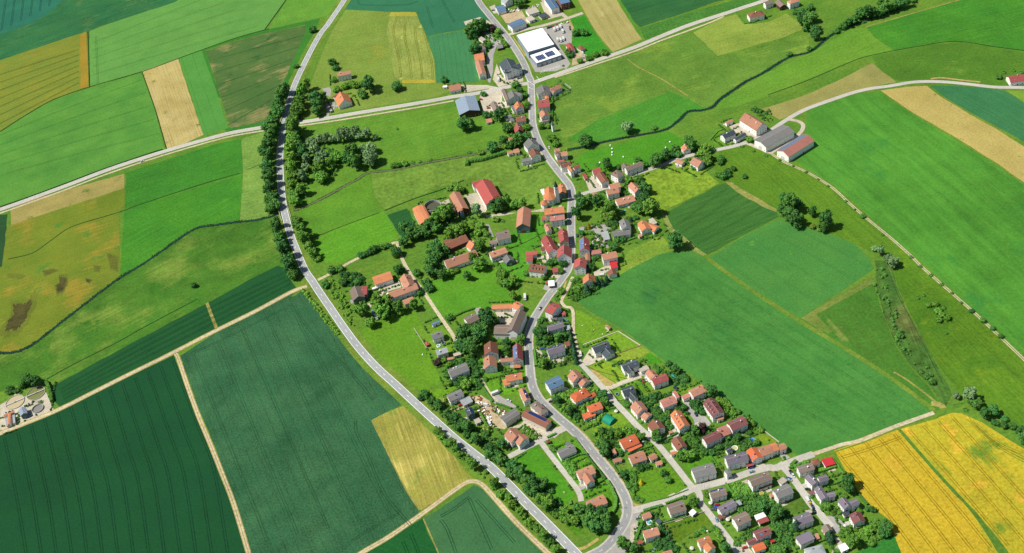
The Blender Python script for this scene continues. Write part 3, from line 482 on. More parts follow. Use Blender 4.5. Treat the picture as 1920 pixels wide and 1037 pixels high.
# ---- water, ditches and their banks
M_BANK = fieldmat('sedge_bank', rgb(52, 96, 42), rgb(72, 112, 46), fine=.16, med=.2)
def water(s, w, bank=True, name='stream', mat=None, bankw=None, col=None):
    P = smooth(pts(s), 5); B = MB(); ribbon(B, P, w, .13); tag(B.build(name, mat or M_WATER), kind='structure')
    B = MB(); N = normals(P); V = []
    for p, n in zip(P, N): e1, e2 = w / 2 + random.uniform(.2, 1.3), w / 2 + random.uniform(.2, 1.3); V += [(p.x + n.x * e1, p.y + n.y * e1, .117), (p.x - n.x * e2, p.y - n.y * e2, .117)]
    B.add(V, [[2 * i, 2 * i + 1, 2 * i + 3, 2 * i + 2] for i in range(len(P) - 1)]); tag(B.build('stream_bank', M_BANK), kind='structure')
    if bank:                                                        # reeds and sedge on the north bank: tufts of upright blades
        B = MB(); N = normals(P)
        for a, b, n in zip(P, P[1:], N):
            L = (b - a).length
            for k in range(int(L * bank * random.uniform(.2, 1.4)) + 1):
                p = a.lerp(b, random.random()) + n * (random.choice((-1, 1)) * (w / 2 + random.uniform(0, bankw or 1.2)))
                h = random.uniform(.25, .9); r = random.uniform(.35, .8); t = random.uniform(0, 3.14)
                B.add([(p.x - r * math.cos(t), p.y - r * math.sin(t), 0), (p.x + r * math.cos(t), p.y + r * math.sin(t), 0), (p.x + r * .4, p.y + .3, h), (p.x - r * .4, p.y - .2, h)], [[0, 1, 2, 3]])
        tag(B.build('reeds', LEAF[col or 'd']), kind='stuff')
water('-60,662 0,662 30,660 63,645 113,606 175,558 225,521 270,494 340,445 371,427 400,423 440,417 480,413 512,405 528,398', 2.2, 2.5)
water('550,394 569.5,388.7 609.4,369.6 644,350.6 670,336.7 691,324.5 739.6,318.5 783,309 818,302 860,295 900,287 940,272 975,262', 2.4, 1.8, mat=plain('brown_stream', rgb(120, 128, 88), .3))
water('1820,-20 1716,0 1666,24 1590.5,50 1553,70 1520,96.5 1479,108 1428.7,138 1398.6,153 1373.5,170.5 1351,185.6 1336,200.6 1316,207 1291,209.4 1273,225.7 1253,240.8 1228,248 1165,259.6 1133.5,266 1099,274.7 1064,281', 2.6, 2.5)
M_DITCH = fieldmat('ditch_bottom', rgb(26, 66, 30), rgb(40, 76, 34), fine=.13)
M_BANK0 = fieldmat('ditch_grass', rgb(54, 98, 40), rgb(70, 112, 44), fine=.17, med=.2)
M_DRY = fieldmat('dry_grass_line', rgb(178, 166, 96), rgb(150, 150, 70), fine=.17, med=.3)
for s, ww, m in (('15,486 60,475 90,455 125,430 155,418 190,408 223,398 250,388 318.5,365 390,342 449,325', 1.3, M_DITCH), ('464,318 492,307', .9, M_DITCH), ('88,711 138,683 213,645.6 276,610.5 371,560.3', 1.1, M_DITCH),
    ('583,448 640,425 711,399', 1.0, M_DITCH), ('721,395 776,373 830,355 870,338', 1.6, M_DITCH), ('1623,51 1703,27.6 1799,0', 1.6, M_DRY), ('1440,178 1515,150.5 1590.5,118 1633,104 1716,88 1791,77.7 1866,88 1960,100', 1.2, M_DITCH),
    ('1665.7,505 1680.7,547.8 1705.8,595.4 1731,645.6 1751,685.7 1768.5,720', .8, M_BANK0), ('0,247 50,215 100,187 168,163 265,135 350,104 440,72 505,54', 1.8, M_DITCH), ('165,60 168,163', 1.4, M_DITCH), ('497,55 540,-5', 1.8, M_DITCH), ('266,134 291,205 312,279', 1.2, M_DITCH),
    ('0,388 50,371 125,343 200,315 276,289 305,280', 2.4, M_DITCH), ('950,470 990,452 1020,436', .8, M_DITCH), ('1176,111 1200,128 1240,148 1290,180', 1.6, M_DRY), ('1080,566 1110,588 1165,618 1245,678 1300,706', 1.2, M_GRASSV), ('697,788 733,862 761,918 787,957', 1.0, M_DRY),
    ('1083,0 1115,58 1148,98', 1.6, M_GRASSV), ('1325,484 1416,549 1500,603 1600,663 1682,717 1752,770', 4.0, M_GRASSV), ('1676,698 1700,712 1740,742 1762,760', 1.6, M_DRY), ('1746,756 1764,760 1768,766', 5, M_DRY), ('794,973 822,1037', 1.0, M_DRY),
    ('388,568 396,590 407,618', 3.0, M_DRY), ('548,556 576,543 600,585 640,634 680,675 716,708 757,752', 2.6, M_GRASSV), ('1667,184 1718,217 1791,260 1866,307 1920,346', 1.6, M_GRASSV), ('1768,182 1818,212 1904,260', 1.6, M_GRASSV), ('1563,848 1620,829 1680,806 1760,783', 1.2, M_GRASSV), ('1745,148 1765,146 1800,150 1838,154', 2.5, M_TAN)):
    _lay[0] += 1; P = smooth(pts(s), 4); B = MB(); ribbon(B, P, ww, .115 + (_lay[0] % 11) * .0019); tag(B.build('ditch' if m is M_DITCH else 'field_edge', m), kind='structure')

# ---------------------------------------------------------------- survey of buildings, trees, hedges, vehicles (points read off the photograph's survey regions)
BUILDINGS = """
# type region x1 y1 x2 y2 ex ey he pitch roof wall name flags | label
G A 637 92 728 68 660 135 4 12 u W storage_hall n|slate blue storage hall beside the village road, topmost on its east side
G A 722 -34 772 -4 735 45 5 30 l W house |white house with pale roof cut by the top edge of the picture
Q A 948 110 1060 75 1100 130 4 3 c W workshop f|beige flat roofed workshop inside the walled builders yard
Q A 1085 165 1165 135 1190 175 3 3 d C garage f|dark roofed garage right of the beige workshop
Q A 950 195 1015 170 1045 215 3.5 3 c W shed f|small beige flat shed below the beige workshop
Q A 752 262 905 200 948 252 5.5 8 u W storage_hall |blue grey storage hall with white walls north of the large white warehouse
G A 1190 -40 1275 82 1225 95 6 14 u W storage_hall |long blue roofed hall with white gable reaching the top edge
Q A 1275 -50 1375 -75 1432 25 7 3 u R office_building f|blue flat roofed office with brick red front near the top edge
G d 985 470 1075 618 1000 640 4 20 r W workshop |bright red gabled workshop right of the white warehouse
Q A 1500 512 1552 487 1587 530 3 30 b C pavilion y|small brown hip roofed pavilion attached by the bright red workshop
G A 440 648 487 788 450 815 5.5 28 t W barn |long white barn with brown tiles and an orange tiled north end
+G A 397 606 503 588 520 650 5.2 14 o W wing
Q A 432 410 470 392 495 445 3 5 c W shed f|pale shed hidden between trees beside the teal field
Q A 440 485 490 470 535 520 4.5 30 w W house y|small house with pale brown roof under dark trees north of the long barn
Q A 635 495 700 480 715 515 2.8 12 g B shed |grey roofed garden shed on the green triangle by the road
Q A 700 760 870 690 888 742 7 32 d W inn |large white inn with dark slate L shaped roof at the crossroads
+G A 740 628 800 735 668 695 7 30 d W wing
G B 120 128 250 104 138 182 3.5 25 t W house |small terracotta bungalow above the road west of the crossroads
Q B 60 122 108 118 115 136 2.4 5 W W shed f|little white shed left of the terracotta bungalow
G B 297 228 345 385 238 440 5 17 S B barn nmS|big barn covered with blue grey metal panels west of the village
G B 600 288 638 372 600 388 4.5 32 w W house |white gabled house with grey brown roof in the gravel yard
G B 715 150 765 272 737 286 5 30 w W barn n|narrow grey brown roofed barn standing across the yard
G B 800 170 828 234 768 246 5.5 30 g W house |white guest house with grey roof and two gables
+G B 832 192 905 205 930 242 5.5 28 g W wing
G B 864 288 886 338 838 372 5 42 o W house |narrow orange roofed gable house west of the village road
+Q B 840 385 905 372 918 402 3 5 w W annex f
Q B 790 345 835 332 842 385 3 12 g W shed |grey roofed shed tucked left of the narrow orange house
G B 845 470 952 452 868 517 3.5 25 b W house |low brown orange tiled house below the narrow orange house
G B 862 528 882 592 843 642 4 45 p B house |steep pink red roofed house among trees left of the road
Q B 760 690 800 676 812 706 2.4 25 o C shed |tiny orange roofed shed in the hedge south of the pink red house
Q B 518 485 582 470 592 512 2.5 20 t C shed |small terracotta shed behind the trees of the panel barn
Q B 722 450 798 430 812 462 3 15 g W shed |grey roofed shed with long pale roof left of brown house
Q B 775 478 822 465 838 495 2.5 25 g C shed y|square grey hip roofed hut left of the low brown house
G B 1128 110 1152 180 1072 188 5 28 g W house |white house with grey roof right of the crossroads
G B 1215 160 1328 108 1348 142 4.5 28 t W house |terracotta L shaped house east of the crossroads
+G B 1228 140 1262 190 1282 200 4.5 28 t W wing
Q B 1152 218 1195 210 1205 262 3 22 o W garage x|small orange roofed garage above the wide red house
Q B 1078 285 1206 266 1213 345 5.5 24 p W house |wide brick red house on the east side of the northern village road
G B 1138 372 1165 430 1118 468 5 42 t W house |steep terracotta gable house south of the wide red house
+Q B 1125 478 1195 465 1205 500 3.5 5 w W annex f
G B 985 688 1034 744 968 802 5.5 35 g W house |grey roofed white house where the road bends below the hedge
G B 1030 795 1064 856 1018 905 6 35 b W house |brown red roofed white house with a long grey annex
+Q B 900 915 1015 890 1045 925 4 5 g W annex f
Q B 748 840 806 820 815 848 3 22 t W shed |left one of two small terracotta sheds beside the clipped hedge
Q B 817 812 875 797 885 840 3 22 t W shed |right one of two small terracotta sheds beside the clipped hedge
G C 252 494 338 662 262 683 5 24 o C barn nq|round topped orange barn with pale ridge strip beside the slurry tank
G C 640 340 738 520 680 560 6 30 t B barn n|large orange barn standing beside the blue silo
Q C 810 490 835 480 855 515 3 20 r W shed |tiny red roofed shed at the corner of the large orange barn
G C 948 210 1066 417 882 308 6 30 r W barn n|long red roofed barn with pale yard on its west side
+G C 835 252 945 218 808 310 5.5 28 r W wing
Q C 517 883 740 788 783 885 4 18 b B barn n|wide dark brown roofed barn under the trees
G F 808 292 862 335 822 402 4 40 o W house |small orange gabled house beside the wide dark brown barn
G F 540 524 880 404 605 588 4 32 t W house |long low terracotta farmhouse partly hidden by large trees
G F 1088 228 1240 192 1122 297 5.5 28 w W house |pale terracotta farmhouse with a low annex on its left
+Q F 1017 300 1100 285 1125 325 3 22 w W annex
Q F 1012 430 1190 367 1218 425 5 22 t W house |orange brown house with orange lean to facing a small courtyard
+Q F 1058 482 1160 445 1176 466 3.4 4 o W annex f
G F 1205 448 1245 505 1205 550 3.5 35 g G garage |grey gabled garage right of the small courtyard
G C 1395 500 1378 690 1310 725 6 35 t G barn n|long orange brown barn with green gable north of the lawn
G b 765 205 800 435 692 508 5.5 35 o G house |orange roofed parish house right of the church tower
Q E 345 70 560 40 566 108 7 24 o W house |long orange roofed white house directly south of the church
Q E 408 150 565 130 571 184 6.5 22 q W house |pink roofed three storey house facing the village street
Q E 314 155 370 146 382 184 3 22 r W garage |small red roofed garage left of the pink roofed house
G E 370 222 400 297 372 322 3.5 35 t W house |small steep terracotta house below the little red garage
G E 542 276 560 402 510 432 6.5 42 p Y house |tall steep red roofed house, upper of the pair along the street
G E 562 450 557 548 485 588 6 42 p W house |tall steep red roofed house, lower of the pair along the street
G E 360 350 442 500 378 537 5 42 p W house |long red brown roofed farmhouse set back behind the steep red pair
+Q E 303 480 385 462 392 510 3 22 b W wing
Q E 148 530 270 518 274 562 4 10 r W shed |low red roofed shed west of the farmyard entrance
+Q E 158 560 228 556 262 628 3.9 6 r W wing
G E 188 668 358 686 163 742 5.5 38 b W inn d|large brown roofed inn with a row of dormers on its front slope
Q E 430 712 492 700 510 748 3 8 p C garage f|low dark red roofed garage between the street trees
Q Z 943 345 1028 335 1016 416 3 3 W C canopy f|white roofed bus stop canopy west of the village street
Q Z 905 355 945 350 935 385 2.5 4 r C shed f|small red roofed shed touching the white canopy
G E 773 365 780 492 727 520 6 40 p W house sl|house with blue solar panels across its west roof and red east roof
Q E 850 520 960 503 966 548 3.5 25 q W garage |pink L shaped outbuilding south of the solar roofed house
+Q E 788 552 790 632 845 628 3.3 25 t W wing
G E 738 590 728 682 668 703 6.5 32 r W house |white gable house with bright orange red roof at the street corner
Q E 960 560 1120 525 1130 596 6 24 t W house |white two storey house with terracotta roof near the field edge
Q E 1052 637 1128 625 1143 706 3.5 3 R W garage f|bright red flat roofed garage below the terracotta house
G E 1072 716 1090 768 1047 808 3 32 b W shed |brown gabled shed at the edge of the big green field
G E 825 765 831 836 768 878 5 40 o W house |orange gabled house with dark conifers, south of the street corner
Q E 970 320 1035 308 1070 395 3 3 l C canopy f|pale grey flat canopy behind the solar roofed house
G Y 245 603 300 730 215 758 6 33 g W house |grey roofed house with a lower grey wing in front
+Q Y 62 808 350 766 370 862 4 22 g W wing
G Y 548 632 622 762 545 822 4.5 28 o W house |bright orange roofed bungalow beside the dark green field
+G Y 640 690 790 752 730 815 3.4 25 o W wing
Q Y 650 622 720 592 790 680 3 4 c C shed f|grey flat shed behind the bright orange bungalow
Q Y 475 872 530 850 572 882 2.5 10 t C shed |small red garden hut in front of the bright orange bungalow
Q Y 105 298 395 218 438 322 3.6 22 t W house |wide terracotta bungalow with white west gable near the great tree
G Y 375 14 490 127 430 192 5 38 t W house |terracotta gabled white house north of the wide terracotta bungalow
Q D 1010 668 1140 640 1158 700 5.5 24 t W house |terracotta house with two crossing roofs beside the lane
+G D 1050 625 1160 592 1164 642 5.5 28 t W wing
Q D 1208 430 1385 365 1405 412 5.5 30 w W house |long grey brown roofed house along the lane to the farm
+G D 1205 384 1228 420 1184 425 3.5 30 w W wing
Q D 1060 500 1130 450 1180 518 6 28 w W house h|square white house with grey brown hipped roof by the lane
G D 942 478 1008 572 972 612 5 28 b W barn n|big brown roofed barn on the gravel yard
+G D 868 458 955 440 870 508 4.5 26 r W wing
Q D 758 502 795 492 822 543 3 5 r C shed f|bright red lean to shed beside the gravel yard
G D 610 405 652 462 640 492 6 42 o W house |orange gabled white house facing the village street
+Q D 648 425 715 396 728 428 5 25 b W wing
Q D 515 393 622 366 640 405 5.5 30 b W house |dark brown roofed house above the orange gabled house
Q D 495 352 565 342 578 362 3 8 r W garage |flat red roofed garage strip north of the dark brown roof
G D 472 246 502 300 485 325 5.5 30 w W house |pale brown gabled house, northernmost on the east side of the bend
+G D 455 238 515 222 520 250 5.5 26 t W wing
+G D 525 268 598 258 602 300 5 26 t W wing
Q D 850 712 905 690 930 715 2.5 28 t C shed y|tiny terracotta hut beside the lane hedge
G S 440 298 628 415 570 497 6 36 t W house |great white farmhouse with terracotta roof at the eastern farm
Q S 222 400 295 370 308 392 3.5 28 t W shed |small brown roofed shed west of the farmhouse yard
Q S 170 540 292 482 330 530 4.8 32 d W house |dark roofed white house, left of two beside the farm lane
Q S 310 575 425 510 455 535 4 26 d W house |dark roofed white house, right of two beside the farm lane
Q S 540 590 850 425 972 512 5.5 14 g W barn n|huge grey roofed barn in the middle of the eastern farm
G S 850 710 1130 535 928 770 5.5 24 q W barn nCl|long barn with pink front roof and grey solar back roof
G W 545 434 590 500 540 575 4 38 o W house |small orange gabled cottage between tall trees
Q W 440 675 556 718 545 782 3.4 15 t W garage |terracotta garage with long white side wall in the grove hamlet
G W 690 650 826 722 622 737 4.5 34 t W house |terracotta roofed house with blue white gable in the grove hamlet
G U 412 272 556 242 418 311 6 33 t W house |white house with muted terracotta roof in the walled garden
G U 447 472 490 560 422 616 4 40 o W house |orange gabled house just above the western road
+Q U 358 532 430 486 448 520 3 25 b W wing
Q U 330 662 355 655 360 682 2.4 5 l C shed f|tiny pale shed at the driveway of the orange gabled house
Q X 240 152 410 118 437 172 5 28 b W house h|white house with reddish brown hipped roof, alone in its hedged plot
G X 440 28 530 2 470 58 4.5 30 w W house |grey roofed white house near the top edge beside the eastern road
G X 590 -4 655 55 630 100 4 28 w B barn n|dark grey roofed barn beside the top edge farm drive
Q X 690 15 800 -20 835 12 6 30 t W house h|white house with orange hipped roof at the top edge of the picture
Q g2 1778 572 1892 556 1905 608 4 26 p W house |red brown roofed house at the far right edge beside the road
Q G 560 462 755 396 785 482 4.5 16 o W barn n|orange roofed open barn north of the gravel farmyard
G G 908 422 968 540 903 575 5 38 t W house |terracotta gabled barn house joining the farmyard at its corner
Q G 735 630 1035 522 1060 588 5 28 t W house |long terracotta farmhouse closing the south side of the gravel farmyard
G G 372 556 414 668 362 733 4.5 30 w G barn n|grey brown gabled barn with a red roofed side aisle
+Q G 448 562 516 553 560 640 4.6 8 p G wing
Q G 888 712 1000 670 1030 716 3 16 t C shed |terracotta shed south of the long farmhouse
Q G 704 755 735 745 748 772 2.4 8 t C shed f|tiny terracotta hut under the trees beside farmhouse
Q G 560 578 640 548 655 560 2.4 4 W C canopy f|white canopy in front of the grey brown barn
Q G 1200 962 1286 925 1300 945 3 6 u W garage |blue roofed garage by the top of the narrow white lane
Q H 740 215 862 153 898 232 3.5 20 w W house |grey brown bungalow with white chimney north of the great tree clump
Q H 1050 68 1270 60 1270 108 3.5 10 o W stable |long narrow orange roofed stable at the top of the paved yard
Q H 1318 30 1395 66 1340 130 5 20 o W house |orange roofed gatehouse at the corner of the paved yard
G H 1360 112 1262 338 1332 372 7 38 d W barn nCw|long dark barn with pale west slope beside the village road
+Q H 1092 282 1262 286 1250 388 5 25 w W wing
G H 1030 458 1036 570 968 602 6 35 b W house |brown gabled house, upper of the two joined gables
G H 1018 610 1030 715 966 748 5.5 36 t W house |orange brown gabled house, lower of the two joined gables
G H 1320 480 1328 640 1278 632 5.5 42 p W house sl|red roofed house with light blue solar panels beside the road
+Q H 1145 652 1320 634 1332 672 4 26 t W wing
Q H 1285 718 1362 714 1365 748 2.6 3 o C carport f|bright orange carport roof beside the road
Q H 1195 832 1370 797 1386 868 4.5 22 o W house |orange L shaped house close to the road bend
+Q H 1160 880 1230 860 1250 925 3.6 22 o W wing
G J 1140 158 1200 288 1160 306 5 30 t W house sr|narrow terracotta house with several solar panels below the orange house
Q H 388 385 505 346 528 412 4.5 30 g W house |grey roofed white house beside the narrow white lane
Q H 440 562 560 524 580 580 5 22 l C house |cream house with pale grey roof and dark solar strip
Q H 630 597 710 574 735 600 3 4 c C garage f|cream flat roofed garage right of the cream house
Q H 565 770 765 690 812 775 5 24 g W house |wide grey roofed house at the end of the farm track
Q H 322 477 355 461 378 493 2.3 30 r B shed y|tiny red roofed playhouse at the meadow edge
Q H 565 642 635 630 642 655 2.5 6 t C terrace_roof f|flat terracotta terrace roof beside the cream house
Q Z 890 770 1020 640 1135 682 6 20 r W house x|pink and red roofed house on the east side of the village road
Q Z 975 842 1060 826 1075 868 3 4 g W garage f|grey flat garage below the pink and red house
Q Z 1070 858 1150 845 1165 882 2.9 4 d W garage f|dark flat garage below the pink and red house
Q Z 1125 777 1175 765 1187 812 3 8 r W shed f|small red roofed shed right of the pink and red house
Q I 370 412 540 363 560 425 5 24 v W house |purple grey roofed white house, upper of two beside the tall hedge
Q I 575 412 620 402 632 450 3 4 l W garage f|pale grey flat garage beside the tall hedge
Q I 365 652 545 600 582 680 5 24 v W house sb|purple grey roofed house with solar strip, lower of two beside the hedge
Q I 560 592 610 575 625 625 3 5 b W garage f|brown flat garage right of the solar strip house
Q I 850 635 1020 568 1052 650 5 30 d W house |large new white house with anthracite roof and dark garage wing
+G I 985 628 1062 712 1015 765 3.5 30 d W wing
Q K 822 138 990 76 1020 155 5 32 d W house |new white house with anthracite roof and small front gable
+G K 908 150 945 202 893 212 4.5 42 d W gable
Q K 1018 178 1110 140 1150 180 3.4 3 c W garage f|beige flat double garage right of the anthracite roofed house
G K 1130 188 1200 262 1142 292 5 34 t W house |terracotta semi joined to a red roofed semi beside the field trees
Q K 1145 292 1305 232 1335 308 5.2 30 p W house |red roofed semi with two small gables beside the field trees
Q K 822 402 948 356 985 445 4.5 28 d W house |dark grey roofed corner house with crossing gable
+G K 925 432 988 498 940 520 4 34 d W gable
G K 305 196 366 266 312 337 5 38 t W house |terracotta gabled house left of the pale lane
+G K 395 275 452 326 385 358 3.2 34 t W garage
Q K 2 325 155 254 222 342 6.5 16 u W apartment_house |big white apartment house with blue grey roof beside the road bend
Q K 272 468 442 380 502 466 4.5 26 O W house h|bright orange red hipped villa with white chimney
+Q K 470 462 540 432 566 472 3 20 O W wing
Q K 455 592 602 538 646 606 4.5 16 O W house |bright orange roofed bungalow above the teal tent lawn
+Q K 405 676 532 630 570 682 3.2 6 O W wing f
G K 985 530 1062 618 1012 692 5 36 t W house |terracotta gabled house with matching garage east of the teal tent
+G K 1078 650 1132 692 1072 726 3.2 32 t W garage
G K 1175 730 1248 818 1176 872 5 34 b W house |brown gabled house opposite the tent lawn
Q L 88 300 238 240 290 318 5.5 28 q W house |salmon roofed row house at the left end of the court row
Q L 228 200 262 186 310 262 3.2 20 q W garage |salmon roofed garages linking the court row
+Q L 325 250 400 215 420 258 3.4 20 q W wing
Q L 402 190 548 122 574 210 5.5 28 t W house |terracotta row house at the right end of the court row
G L 266 396 368 560 311 617 6 38 o W house d|large orange roofed white house west of the paved court
G L 625 270 736 424 672 482 5.5 32 m W house d|purple brown roofed house with dark dormers beside the field trees
Q L 695 478 768 450 788 490 3 18 t W garage |small red garage at the corner of the purple brown house
Q L 812 540 985 460 1046 552 5.8 28 m W house |purple red row house with grey ridge panels, right end of its row
Q L 706 598 812 560 868 655 4.2 24 q W house |middle salmon red row house between two purple brown ones
Q L 545 698 715 618 762 700 5.2 28 m W house |purple red row house, left end of its row
G L 268 684 342 792 287 837 5 32 b W house |brown gabled house with a small red dormer above the lane
Q L 207 858 300 830 315 858 3 16 o W garage |orange roofed garage below the brown gabled house
Q L 192 630 228 620 242 645 2.4 8 t C shed f|tiny terracotta bin shed below the large orange roofed house
Q L 800 825 862 795 886 838 3 26 d W shed |dark roofed garden house beside the small round pool
Q P 330 208 560 152 625 245 6 24 v W house |big double house with blue grey roof and glazed dormer
Q P 568 150 680 108 738 222 5 26 O W house x|bright orange gabled house at the left of the orange row
Q P 690 118 820 78 870 168 5.0 24 t W house |terracotta row house in the middle of the orange row
Q P 818 75 885 55 915 140 5.2 22 o W house |narrow orange row house third in the orange row
Q P 895 92 972 60 1000 125 4.6 24 t W house |brown orange house closing the right end of the orange row
Q P 565 292 636 272 656 302 3 5 p W carport f|small brown red carport beside the street with a car in front
Q N 1005 570 1240 505 1300 615 5.5 22 g W house |pale grey green double house at the street corner
Q N 228 265 400 195 440 300 4.2 20 O W house |bright orange red bungalow with dark skylight band
+Q N 310 350 455 280 485 325 3.2 12 O W wing f
Q N 327 432 492 375 540 470 3.6 20 t W house |terracotta bungalow south of the bright orange red bungalow
+Q N 540 440 615 400 642 455 3 18 t W garage
Q N 620 500 690 480 706 522 2.5 20 t W shed |terracotta shed on the lawn beside the street
Q N 163 470 255 446 272 485 2.6 20 t W shed |terracotta shed on the lawn beside the road hedge
Q N 148 362 185 350 210 405 3.6 10 t W shed f|narrow orange roofed shed between garden trees
Q M 706 150 880 72 940 152 4 28 g W house |grey brown roofed bungalow inside the tall hedges
+Q M 800 65 850 45 880 90 3 15 g W annex f
Q M 915 372 1090 300 1150 382 5 26 t W house |terracotta house with crossing front gable beside the pale lane
+G M 1018 382 1078 476 1047 542 4.8 34 t W wing
Q M 1022 698 1212 616 1280 704 4 20 t W house |terracotta bungalow with a solar array in its garden
Q M 593 35 635 20 662 46 2.3 28 b B shed y|brown wooden garden hut inside the hedges
G J 1006 596 1086 680 1002 732 5.5 34 t W house |terracotta house with two gables beside the market garden
+G J 1105 660 1165 714 1097 768 5 34 t W wing
Q J 905 480 1065 375 1168 412 5 10 g C storage_hall n|grey corrugated hall beside the gravel storage yard
Q J 1130 458 1400 592 1505 535 4.5 12 b C storage_hall nsr|long brown roofed hall with solar panels above the parked vehicles
Q J 325 238 480 170 526 240 4.5 24 g W house |grey roofed house behind the roadside trees
Q J 472 296 575 245 608 310 3 3 l C garage f|pale green flat roofed garage with a red car outside
G J 560 366 598 438 562 472 5 34 d G house sr|dark roofed house with black solar panels beside the big tree clump
Q J 622 506 680 480 705 526 3 4 c W annex_house f|cream flat roofed annex below the dark solar house
Q J 1225 348 1308 292 1430 405 4.5 26 w W house xh|dark grey hipped villa west of the road with garden bushes
Q O 742 522 915 466 976 570 5 24 w W house |grey brown roofed house below the street corner
Q O 985 600 1030 562 1066 604 3 3 W W garage f|white flat roofed garage right of the grey brown house
Q O 472 622 565 590 590 648 3 14 t W garage |terracotta garage at the road junction
Q O 622 692 665 663 698 705 2.5 10 d C shed f|dark grey garden shed below the terracotta garage
Q O 482 802 645 755 672 842 5 26 t W house |terracotta roofed house with pool garden by the junction
Q O 427 912 480 898 516 926 2.8 8 r C shed f|flat red roofed shed below the pool garden house
Q O 695 1030 800 1003 825 1055 4 24 t W house |terracotta house cut by the bottom edge beside the oval pool
Q O 1070 898 1200 850 1250 930 5 26 o W house |orange house with forward gable beside the mown lawn
+G O 1182 925 1238 988 1190 1035 4.6 34 o W wing
Q P 160 582 330 535 372 620 5 22 w W house sb|grey brown house with solar strip opposite the street corner
Q P 250 762 420 672 468 745 4.5 20 v W house |blue grey roofed bungalow second from the street corner
Q P 258 850 325 825 346 865 2.8 6 b C garage f|small brown garage roof below the blue grey bungalow
Q P 458 692 498 676 530 725 2.6 3 l C canopy f|pale glass roofed canopy right of the blue grey bungalow
Q P 408 868 560 798 622 900 6 22 w W house |tall grey brown roofed house left of the white and red carport
Q P 655 848 760 808 795 855 3.6 3 W W carport f|carport whose roof is half white and half dull red
+Q P 687 892 793 852 826 903 3.5 3 p W wing f
Q P 582 448 800 366 855 460 6.5 24 w W apartment_house |largest grey brown apartment house on the corner of the side street
+Q P 700 548 840 495 860 514 3 6 b W annex f
Q P 847 572 1015 500 1076 606 6 24 g W house |slate grey white house left of the side street
Q P 815 612 850 598 876 636 2.5 28 t C shed y|little red tiled hut touching the slate grey house
Q P 905 472 968 428 1010 475 3.2 3 c W garage f|cream flat garage above the slate grey house
Q P 1110 320 1275 273 1320 345 5 22 w W house |dark brown roofed house beside the bright red flat roof
+Q P 1262 250 1345 225 1388 278 4 24 b W wing h
Q P 1380 242 1490 208 1532 290 3.1 2 R W canopy f|bright red flat roof beside the yellow field
Q P 1197 438 1272 395 1336 498 5.5 26 v W house x|grey house with crossing gables, second in the right side street row
+Q P 1330 430 1430 398 1450 468 5.3 26 v W wing
G P 1345 528 1424 655 1385 692 5 28 v W house |purple grey gabled house with two side wings, third in its row
+Q P 1240 590 1310 570 1335 600 3 12 m W wing f
+Q P 1430 605 1515 585 1540 640 4.4 26 v W wing
G P 1602 650 1676 742 1622 776 5 34 v W house |blue grey gabled house, fourth in its row beside the yellow field
+Q P 1668 698 1750 660 1798 724 5 28 v W wing
Q P 1603 812 1668 790 1706 830 3.2 8 d W garage f|dark flat garage beside the turning circle
G Q 1288 590 1340 688 1277 737 5 30 m W house |red brown gabled house at the end of the turning circle
Q Q 607 655 780 590 845 690 5 24 v W house |grey purple house with pink upper slope left of the side street
Q Q 748 580 810 568 836 600 3 3 c W garage f|cream flat garage behind the grey purple house
Q Q 638 868 790 798 852 886 5 24 v W house sf|blue grey roofed house with roof windows near the bottom edge
Q Q 848 830 880 822 915 880 3 8 t W garage f|red terracotta garage right of the roof window house
G Q 962 728 1006 792 968 838 3.5 30 w C house |small dark gabled house half hidden by a tall conifer
Q Q 1100 962 1175 928 1226 990 3.4 2 W W garage f|white flat roofed garage with dark skylight near the bottom edge
Q Q 730 992 930 942 985 1035 5 24 l W house h|pale grey hipped house cut by the bottom edge
Q Q 175 808 340 746 390 830 5.5 24 m W house |red brown roofed house with pale grey upper slope near the bottom
+Q Q 103 905 210 860 245 910 3.6 22 m W wing
Q Q 165 962 290 916 320 990 3.6 20 O W garage |bright orange roofed garage near the bottom edge with a red car
Q Q 368 905 408 890 426 912 2.4 6 R C shed f|tiny bright red shed on the olive lawn
G a 378 600 412 716 365 780 4 26 S G pump_house nm|small pump house with striped blue grey roof at the treatment plant
Q a 65 738 250 660 262 690 3 4 t C shed f|flat pink roofed shed along the top of the treatment plant workshop
Q a 145 720 195 705 245 880 3.4 12 o W workshop x|narrow orange roofed workshop at the treatment plant
Q a 95 800 145 780 180 915 2.8 2 l C greenhouse f|pale glass roof left of the orange roofed workshop
Q a 220 745 260 730 305 865 2.8 2 l C greenhouse f|pale glass roof right of the orange roofed workshop
Q I 1000 415 1020 400 1058 440 2.4 22 t C shed |little pink hut beside the playground at the field edge
"""
